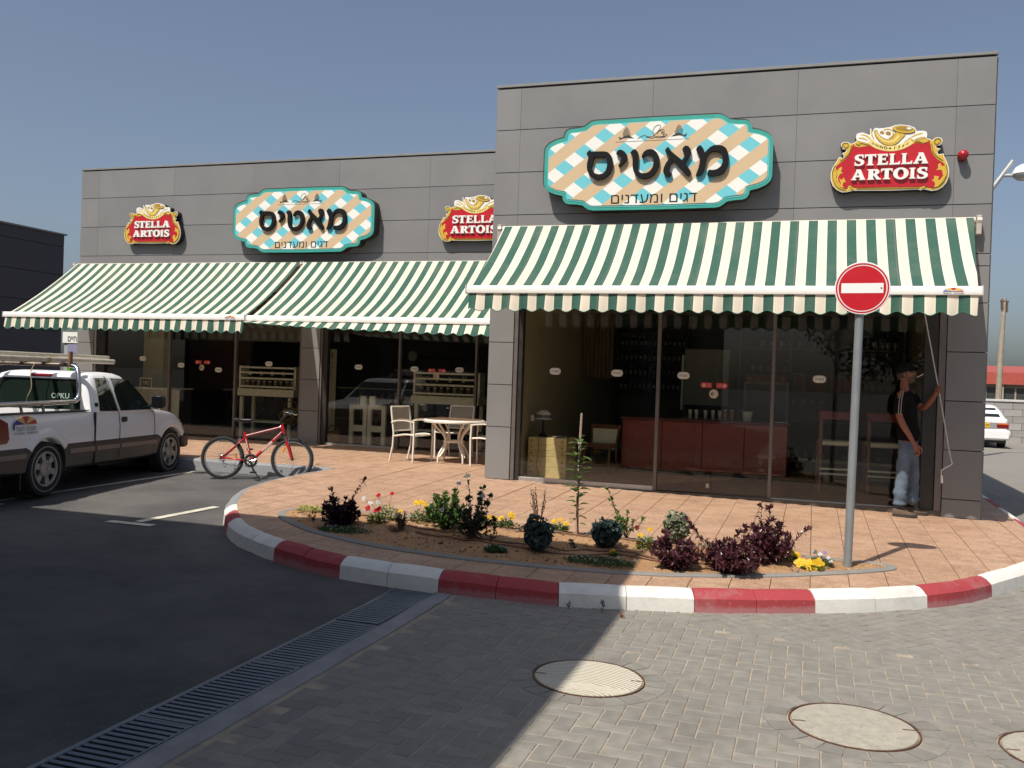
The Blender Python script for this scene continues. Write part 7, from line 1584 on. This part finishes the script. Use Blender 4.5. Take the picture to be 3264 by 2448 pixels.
    t = root('wall_panel', (-8.6, 6.2, -.05), 0, 'reddish brown wall panelling with a pale band above, deep in the left shop', 'panelling'); part('lower_panel', MB().box(-1.2, 0, .9, .5, .1, 2.1), mat('rust_panel', (.07, .036, .025), .6, var=.3, vs=3), t); part('upper_panel', MB().box(-1.2, 0, 2.1, 2.2, .1, 2.85), mat('pale_panel_in', (.22, .2, .16), .7), t); part('blue_strip', MB().box(-.95, -.02, 2.1, -.7, 0, 2.7), mat('dull_blue', (.06, .09, .1), .6), t)
    t = root('counter', (-6.9, 5.6, -.05), 0, 'long dark serving counter in the left shop', 'counter'); part('body', MB().box(-1.3, -.2, 0, 1.2, .3, .95), mat('counter_black', (.015, .015, .017), .3), t); part('worktop', MB().box(-1.32, -.24, .952, 1.22, .34, .98), ALU, t)
interiors()

def stickers():
    wh = mat('sticker_white', (.72, .71, .66), .6, var=.03); rd = mat('sticker_red', (.50, .03, .04), .5, var=.03); ink = BLACKP
    small = [(x*.079/1.51*1.0, z*.047/.61) for x, z in PLQ]
    A = [(.96, 1.513, 0), (1.84, 1.514, 0), (2.745, 1.509, 0), (4.477, 1.516, 0)]
    Bs = [(-3.76, 1.505, 1), (-2.61, 1.502, 1), (-1.72, 1.511, 1), (-5.71, 1.513, 1), (-6.86, 1.36, 1), (-8.69, 1.54, 1), (-7.75, 1.43, 1)]
    lab = ['leftmost on the right shop window, above the table lamp', 'second from the left on the right shop window', 'left of the red arrows on the right shop window', 'right of the second mullion on the right shop window', 'right of the garlic braid on the left shop window', 'left of the middle mullion beside the red arrows', 'above the rack behind the patio table', 'above the cream rack left of the grey pillar', 'below the arrows near the left rack', 'nearest the left end of the left shop window', 'between the leftmost one and the red arrows']
    for (x, z, k), l_ in zip(A+Bs, lab):
        y = .098 if k == 0 else 3.268; t = root('window_sticker', (x, y, z), 0, 'small white plaque sticker '+l_, 'sticker', 'white plaque stickers on the shop windows')
        mb = MB(); mb.prism(small, lambda a, b, d: (a, d, b), -.001, 0); part('paper', mb, wh, t)
        o = MB(); o.prism([(a*.9, b*.86) for a, b in small], lambda a, b, d: (a, d, b), -.0014, -.0011, holes=[[(a*.86, b*.8) for a, b in small]]); part('outline', o, ink, t)
        tm = fit_text('סיטאמ', -.052, .052, -.018, .016, -.0018, .008); part('lettering', tm, ink, t)
    for (x, z, k, cz, cx) in ((3.152, 1.39, 0, 1.277, 3.151), (-2.16, 1.484, 1, 1.38, -2.17), (-7.235, 1.503, 1, 1.395, -7.255)):
        y = .11 if k == 0 else 3.268; w_ = ('on the doors of the right shop', 'on the window behind the patio table', 'on the left shop window beside the pickup')[(k == 1)+(x < -5)]
        for s_ in (-1, 1):
            t = root('arrow_sticker', (x+s_*.1, y, z), 0, 'red arrow sticker pointing %s %s' % ('left' if s_ < 0 else 'right', w_), 'sticker', 'red arrow stickers')
            ar = [(-.07, -.035), (.05, -.035), (.05, -.048), (.085, 0), (.05, .048), (.05, .035), (-.07, .035)]
            part('paper', MB().prism([(s_*a, b) for a, b in ar], lambda a, b, d: (a, d, b), -.001, 0), rd, t); part('white_dot', MB().lathe([(0, .0015), (.024, .0015)], 16, (s_*.035, 0, 0), M=Matrix.Rotation(R(90), 4, 'X')), mat('sticker_pink', (.6, .35, .3), .6), t)
            for i in range(3): part('print_line', MB().box(-s_*.055, -.0014, .016-i*.016, s_*.0, -.001, .020-i*.016), mat('sticker_pink', (.6, .35, .3), .6), t)
        t = root('round_sticker', (cx, y, cz), 0, 'round cream sticker below the red arrows '+w_, 'sticker', 'round cream stickers'); part('paper', MB().lathe([(0, .001), (.06, .001), (.06, 0)], 24, M=Matrix.Rotation(R(90), 4, 'X')), mat('sticker_cream', (.5, .42, .32), .6, var=.03), t)
        part('emblem', MB().lathe([(.010, .0014), (.02, .0014)], 14, (-.02, 0, 0), M=Matrix.Rotation(R(90), 4, 'X')), ink, t)
stickers()

# ================================================================ TREES BEHIND THE PHOTOGRAPHER (they show in the shop glass)
def tree(x, y, h, r_, seed, label):
    random.seed(seed); t = root('broadleaf_tree', (x, y, -.4), 0, label, 'tree', 'trees behind the photographer'); br = MB(); lf = MB()
    br.tube([(0, 0, 0), (.1, 0, h*.25), (0, .1, h*.5), (.1, .1, h*.75)], [.22, .17, .12, .05], 8)
    cs = []
    for i in range(16):
        q = random.uniform(0, 6.3); k = random.uniform(.3, 1); c = Vector((r_*k*math.cos(q), r_*k*math.sin(q), h*random.uniform(.45, .95))); cs.append(c); br.tube([(0, .05, h*.38), tuple(c*.5+Vector((0, 0, h*.2))), tuple(c)], [.08, .05, .015], 5)
    for c in cs:
        for j in range(420): p = c+rv()*r_*.5; leaf(lf, p, rv(), rv(), .2, .11)
    part('trunk', br, mat('tree_bark', (.10, .08, .06), .9), t); part('crown', lf, LF['dark'], t, fix=False, kind='stuff')
for a in ((7.5, -26, 7, 2.6, 1, 'dark tree behind the photographer, left one of the row'), (12.5, -29, 8, 3., 2, 'tall dark tree behind the photographer'), (18, -27, 7, 2.8, 3, 'dark tree behind the photographer, right one of the row'), (25, -30, 8, 3.2, 4, 'farthest dark tree behind the photographer')): tree(*a)
# ================================================================ THE MAN CRANKING THE AWNING
def skin_mb(verts, edges, radii, root_i=0, sub=2):
    me = bpy.data.meshes.new('skin'); me.from_pydata(verts, edges, []); o = bpy.data.objects.new('skin', me); COL.objects.link(o)
    md = o.modifiers.new('s', 'SKIN'); md.use_smooth_shade = True; md.branch_smoothing = .6
    for i, r_ in enumerate(radii):
        d = me.skin_vertices[0].data[i]; d.radius = (r_, r_) if isinstance(r_, (int, float)) else r_; d.use_root = (i == root_i)
    sd = o.modifiers.new('d', 'SUBSURF'); sd.levels = sub; sd.render_levels = sub
    m = modmesh(o); mb = MB(); mb.add([tuple(v.co) for v in m.vertices], [tuple(p.vertices) for p in m.polygons]); bpy.data.objects.remove(o); bpy.data.meshes.remove(m); return mb
def chain(lists):
    """lists of (x,y,z,r); first point of later chains may be an index into the vertices"""
    V, E, Rr = [], [], []
    for L in lists:
        prev = None
        for p in L:
            if isinstance(p, int): prev = p; continue
            V.append(p[:3]); Rr.append(p[3]); k = len(V)-1
            if prev is not None: E.append((prev, k))
            prev = k
    return V, E, Rr
def man():
    gz = zs(5.5, -.2)
    t = root('person', (5.53, -.16, gz), 0, 'man in black T-shirt, jeans and cap with a cigarette, winding the awning crank', 'person')
    skin = mat('sunburnt_skin', (.24, .09, .05), .5, var=.08, vs=14); shirt = mat('black_shirt', (.009, .008, .009), .9, var=.2, vs=10, bump=.002, bs=14, spec=.1)
    # body: torso core, neck, arms (continuous), legs hidden in the jeans
    nk = (5.462, -.15, 1.43, .058); ch_ = (5.485, -.15, 1.31, .085)
    V, E, Rr = chain([
        [(5.53, -.15, .86, .08), (5.515, -.15, 1.1, .09), ch_, nk, (5.462, -.15, 1.50, .052), (5.47, -.15, 1.55, .055)],
        [2, (5.42, -.29, 1.36, .062), (5.395, -.37, 1.25, .050), (5.395, -.41, 1.10, .043), (5.45, -.42, .98, .042), (5.52, -.42, .87, .033), (5.558, -.42, .80, .026), (5.59, -.42, .745, .030), (5.61, -.42, .71, .030)],
        [2, (5.56, -.01, 1.37, .062), (5.62, .02, 1.28, .050), (5.69, -.03, 1.19, .044), (5.74, -.10, 1.25, .042), (5.79, -.16, 1.33, .033), (5.812, -.185, 1.375, .027), (5.832, -.20, 1.42, .030)],
        [0, (5.495, -.225, .78, .055), (5.475, -.25, .42, .045), (5.445, -.25, .02, .036)],
        [0, (5.56, -.075, .78, .055), (5.61, -.05, .42, .045), (5.60, -.03, .02, .036)]])
    mb = skin_mb(V, E, Rr)
    # head: shaped sphere, tilted up and to the right
    HM = Matrix.Translation((5.482, -.15, 1.607)) @ Matrix.Rotation(R(-12), 4, 'Z') @ Matrix.Rotation(R(-16), 4, 'Y')
    V = []; F = []; n, m = 28, 20
    for i in range(m+1):
        a = math.pi*i/m
        for j in range(n):
            b = 2*math.pi*j/n; x, y, z = math.sin(a)*math.cos(b), math.sin(a)*math.sin(b), math.cos(a)
            fx = max(0, x); px, py, pz = x*.098, y*.076, z*.122
            if z < 0: py *= 1+.22*z; px = px*(1+.1*z)+.012*(-z)*fx
            g = lambda cy, cz, sy, sz: math.exp(-((y-cy)/sy)**2-((z-cz)/sz)**2)*(x > 0)
            px += .030*g(0, -.10, .14, .18)*(1-.3*(z > -.02))+.008*g(0, .26, .5, .10)-.014*(g(.38, .08, .2, .12)+g(-.38, .08, .2, .12))+.008*g(0, -.45, .3, .08)-.006*g(0, -.53, .35, .05)+.012*g(0, -.82, .35, .18)
            V.append(HM @ Vector((px, py, pz)))
    for i in range(m):
        for j in range(n): F.append((i*n+j, (i+1)*n+j, (i+1)*n+(j+1) % n, i*n+(j+1) % n))
    mb.add(V, F)
    for s_ in (-1, 1):
        mb.ball((0, 0, 0), (.018, .009, .032), 10, 8, M=HM @ Matrix.Translation((-.008, s_*.078, -.005)) @ Matrix.Rotation(R(-12), 4, 'Y'))
    def finger(pts, r0): mb.tube(spline(pts, 3), [lerp(r0, r0*.75, i/(3*(len(pts)-1))) for i in range(3*(len(pts)-1)+1)], 7)
    # near (right) hand, relaxed and half closed
    mb.ball((5.605, -.42, .722), (.040, .026, .046), 12, 10)
    for i in range(4):
        dy = -.033+i*.021; L_ = (.92, 1.05, 1., .8)[i]; a = Vector((5.622-.004*i, -.42+dy, .700)); finger([a, a+Vector((.012, 0, -.032*L_)), a+Vector((-.004, .004, -.058*L_)), a+Vector((-.026, .006, -.062*L_))], .0098)
    finger([(5.63, -.437, .745), (5.652, -.45, .722), (5.655, -.447, .695), (5.646, -.44, .675)], .011)
    # far (left) hand gripping the rod
    mb.ball((5.834, -.185, 1.428), (.034, .028, .042), 12, 10)
    for i in range(4):
        z = 1.462-i*.022; a = Vector((5.862-.0*i, -.170, z)); L_ = (.95, 1, .97, .85)[i]; finger([a, a+Vector((.014, -.022*L_, 0)), a+Vector((.002, -.050*L_, -.002)), a+Vector((-.026, -.056*L_, -.003)), a+Vector((-.036, -.040, -.003))], .0098)
    finger([(5.822, -.19, 1.452), (5.822, -.222, 1.475), (5.842, -.240, 1.482), (5.866, -.236, 1.480)], .011)
    part('body', mb, skin, t, smooth=True, world=True, fix=False)
    for s_ in (-1, 1): part('eye', MB().ball((0, 0, 0), .011, 8, 6, M=HM @ Matrix.Translation((.078, s_*.029, .010))), mat('eye_dark', (.05, .03, .025), .2), t, smooth=True, world=True); part('eyebrow', MB().tube([HM @ Vector((.092, s_*.012, .034)), HM @ Vector((.090, s_*.030, .040)), HM @ Vector((.080, s_*.048, .034))], .005, 5), mat('hair_grey_dark', (.05, .045, .04), .8), t, world=True)
    # grey beard and hair
    bd = MB(); V = []; F = []; n, m = 22, 10
    for i in range(m+1):
        a = lerp(R(112), R(166), i/m)
        for j in range(n+1):
            b = lerp(R(-98), R(98), j/n); x, y, z = math.sin(a)*math.cos(b), math.sin(a)*math.sin(b), math.cos(a); k = .985+.03*math.sin(j*5+i*3)
            px, py, pz = x*.104*k, y*.076*k*(1+.18*z), z*.128*k+.002
            if x > .75 and z > -.62 and abs(y) < .4: px -= .012
            V.append(HM @ Vector((px+.012*(-z)*max(0, x)+.006, py, pz)))
    for i in range(m):
        for j in range(n): F.append((i*(n+1)+j, i*(n+1)+j+1, (i+1)*(n+1)+j+1, (i+1)*(n+1)+j))
    bd.add(V, F); part('beard', bd, mat('beard_grey', (.10, .075, .06), .9, var=.3, vs=60, bump=.003, bs=200), t, smooth=True, world=True, fix=False)
    part('moustache', MB().tube([HM @ Vector((.100, -.030, -.060)), HM @ Vector((.116, 0, -.048)), HM @ Vector((.100, .030, -.060))], [.007, .011, .007], 6), MC['beard_grey'], t, smooth=True, world=True)
    part('hair', MB().lathe([(.079, -.05), (.083, 0), (.082, .03)], 20, M=HM @ Matrix.Diagonal((1.18, .98, 1, 1)) @ Matrix.Translation((-.012, 0, .01)), a0=R(70), a1=R(290)), MC['hair_grey_dark'], t, smooth=True, world=True)
    cm = mat('cap_black', (.010, .010, .012), .8, spec=.1)
    CM = HM @ Matrix.Translation((-.006, 0, .032)) @ Matrix.Rotation(R(-4), 4, 'Y') @ Matrix.Diagonal((1.2, .97, 1, 1))
    cap = part('cap', MB().lathe([(.087, -.004), (.090, .03), (.082, .07), (.055, .098), (.02, .108), (0, .109)], 24, M=CM), cm, t, smooth=True, world=True)
    pk = MB(); V = []
    for i in range(11):
        b = lerp(R(-58), R(58), i/10)
        for k in (0, 1, 2): r0 = .085+.036*k*math.cos(b*1.35); V.append(CM @ Vector((r0*math.cos(b), r0*math.sin(b), .006-.006*k-.012*math.sin(b)**2*k)))
    pk.add(V, [(3*i+j, 3*i+3+j, 3*i+4+j, 3*i+1+j) for i in range(10) for j in (0, 1)]); pk.add([(v[0], v[1], v[2]-.004) for v in V], [(3*i+j, 3*i+1+j, 3*i+4+j, 3*i+3+j) for i in range(10) for j in (0, 1)]); part('peak', pk, cm, cap, smooth=True, world=True, fix=False)
    a = HM @ Vector((.108, 0, -.066)); b = HM @ Vector((.182, -.006, -.046)); cg = part('cigarette', MB().cyl(a, b, .0042, n=8), mat('cigarette_paper', (.8, .78, .74), .8, var=0), t, world=True); part('ash', MB().cyl(b, b+(b-a)*.08, .004, n=8), mat('ash_grey', (.3, .29, .28), .9), cg, world=True)
    # T-shirt
    V, E, Rr = chain([
        [(5.53, -.15, .755, .150), (5.528, -.15, .90, .147), (5.51, -.15, 1.08, .140), (5.488, -.15, 1.26, .142), (5.470, -.15, 1.375, .095), (5.464, -.15, 1.425, .066)],
        [3, (5.425, -.285, 1.355, .082), (5.398, -.35, 1.27, .074), (5.393, -.395, 1.155, .070), (5.394, -.405, 1.115, .068)],
        [3, (5.555, -.015, 1.365, .082), (5.605, .01, 1.29, .072), (5.655, -.005, 1.225, .068)]])
    mb = skin_mb(V, E, Rr)
    for i, v in enumerate(mb.v):
        q = Vector(v); w = .010*noise.noise(q*9)+.006*noise.noise(Vector((q.x*14, q.y*14, q.z*5))); c = Vector((5.52-(q.z-.8)*.06, -.15, q.z)); d = (q-c)
        if d.length > .02: q += d.normalized()*w
        mb.v[i] = tuple(q)
    part('t_shirt', mb, shirt, t, smooth=True, world=True, fix=False)
    for dx in (-.012, .014):
        part('sleeve_stripe', MB().tube([(5.455+dx*.5, -.235, 1.405), (5.43+dx, -.315, 1.40), (5.413+dx, -.395, 1.34), (5.400+dx, -.432, 1.27), (5.395+dx, -.462, 1.17), (5.395+dx, -.474, 1.12)], .0045, 5), mat('stripe_pink_white', (.45, .33, .32), .8), t, world=True)
    # jeans
    V, E, Rr = chain([
        [(5.532, -.15, .90, .125), (5.53, -.15, .76, .133)],
        [1, (5.487, -.235, .66, .098), (5.478, -.25, .50, .082), (5.472, -.253, .38, .080), (5.462, -.253, .22, .086), (5.452, -.253, .08, .090), (5.450, -.253, .0, .086)],
        [1, (5.575, -.065, .66, .098), (5.60, -.05, .50, .082), (5.61, -.045, .38, .080), (5.607, -.038, .22, .084), (5.603, -.033, .08, .088), (5.60, -.033, .0, .084)]])
    mb = skin_mb(V, E, Rr)
    for i, v in enumerate(mb.v):
        q = Vector(v); k = 1. if q.z < .25 else .45; w = k*(.030*noise.noise(Vector((q.x*6, q.y*6, q.z*20)))+.010*noise.noise(q*16)); c = Vector((5.457 if q.y < -.15 else 5.605, -.253 if q.y < -.15 else -.035, q.z))
        if q.z > .66: c = Vector((5.53, -.15, q.z))
        d = q-c
        if d.length > .02: q += d.normalized()*w
        mb.v[i] = tuple(q)
    part('jeans', mb, mat('washed_denim', (.10, .135, .18), .85, var=.35, vs=5, bump=.002, bs=120, stain=.35, stc=(.26, .31, .37), ss=7), t, smooth=True, world=True, fix=False)
    # shoes
    sm = mat('brown_suede', (.10, .062, .04), .8, var=.2, vs=20); so = mat('sole_dark', (.04, .035, .03), .8)
    for (hx, hy, rz) in ((5.385, -.262, R(-8)), (5.535, -.03, R(6))):
        z0 = zs(5.5, -.2)+.002; M = Matrix.Translation((hx, hy, z0)) @ Matrix.Rotation(rz, 4, 'Z')
        prof = [(0, .034, .085), (.03, .038, .10), (.08, .037, .095), (.13, .040, .075), (.19, .045, .060), (.24, .038, .050), (.268, .018, .038)]
        V = []; n = 12
        for (x, w, h) in prof:
            for j in range(n): q = 2*math.pi*j/n; V.append((x-.01, w*math.cos(q), .022+max(0, math.sin(q))*(h-.022)))
        sh = MB().add(V, [(i*n+j, i*n+(j+1) % n, (i+1)*n+(j+1) % n, (i+1)*n+j) for i in range(len(prof)-1) for j in range(n)]+[tuple(range(n)), tuple((len(prof)-1)*n+j for j in range(n))], M); s_ = part('shoe', sh, sm, t, smooth=50, world=True)
        ol = [(x-.012, w+.004) for x, w, h in prof]+[(.268, .008)]; ol = ol+[(a, -b) for a, b in ol[::-1]]; part('sole', MB().prism(ol, lambda a, b, d: M @ Vector((a, b, d)), .028, 0), so, s_, world=True)
        for x in (.12, .145, .17): part('lace', MB().cyl(M @ Vector((x, -.02, .094-(x-.12)*.75)), M @ Vector((x, .02, .094-(x-.12)*.75)), .003, n=5), CREAMW, s_, world=True)
    # crank rod: a thing of its own, held in the left hand, hooked to the awning
    rm = mat('crank_white_steel', (.62, .58, .54), .4, metal=.3, var=.05)
    r_ = root('awning_crank', (5.84, -.21, 1.44), 0, 'long thin white crank rod held by the man, with a bent handle', 'crank')
    part('rod', MB().tube([(5.465, -.10, 3.36), (5.842, -.213, 1.44), (5.965, -.213, .80)], .0075, 8), rm, r_, world=True, smooth=40)
    part('sleeve', MB().cyl((5.962, -.213, .80), (6.005, -.213, .60), .0105), mat('sleeve_grey', (.4, .4, .4), .5), r_, world=True)
    part('crank_arm', MB().tube(spline([(6.005, -.213, .60), (6.018, -.213, .56), (6.008, -.213, .535), (5.92, -.213, .475), (5.905, -.213, .44), (5.912, -.213, .36)], 4), .0085, 8), rm, r_, world=True, smooth=True)
    part('grip', MB().cyl((5.910, -.213, .40), (5.918, -.213, .31), .013), WHITEBAR, r_, world=True)
    part('hook', MB().lathe([(.016, -.003), (.022, 0), (.016, .003)], 12, M=Matrix.Translation((5.463, -.10, 3.375)) @ Matrix.Rotation(R(90), 4, 'X')), rm, r_, world=True)
man()
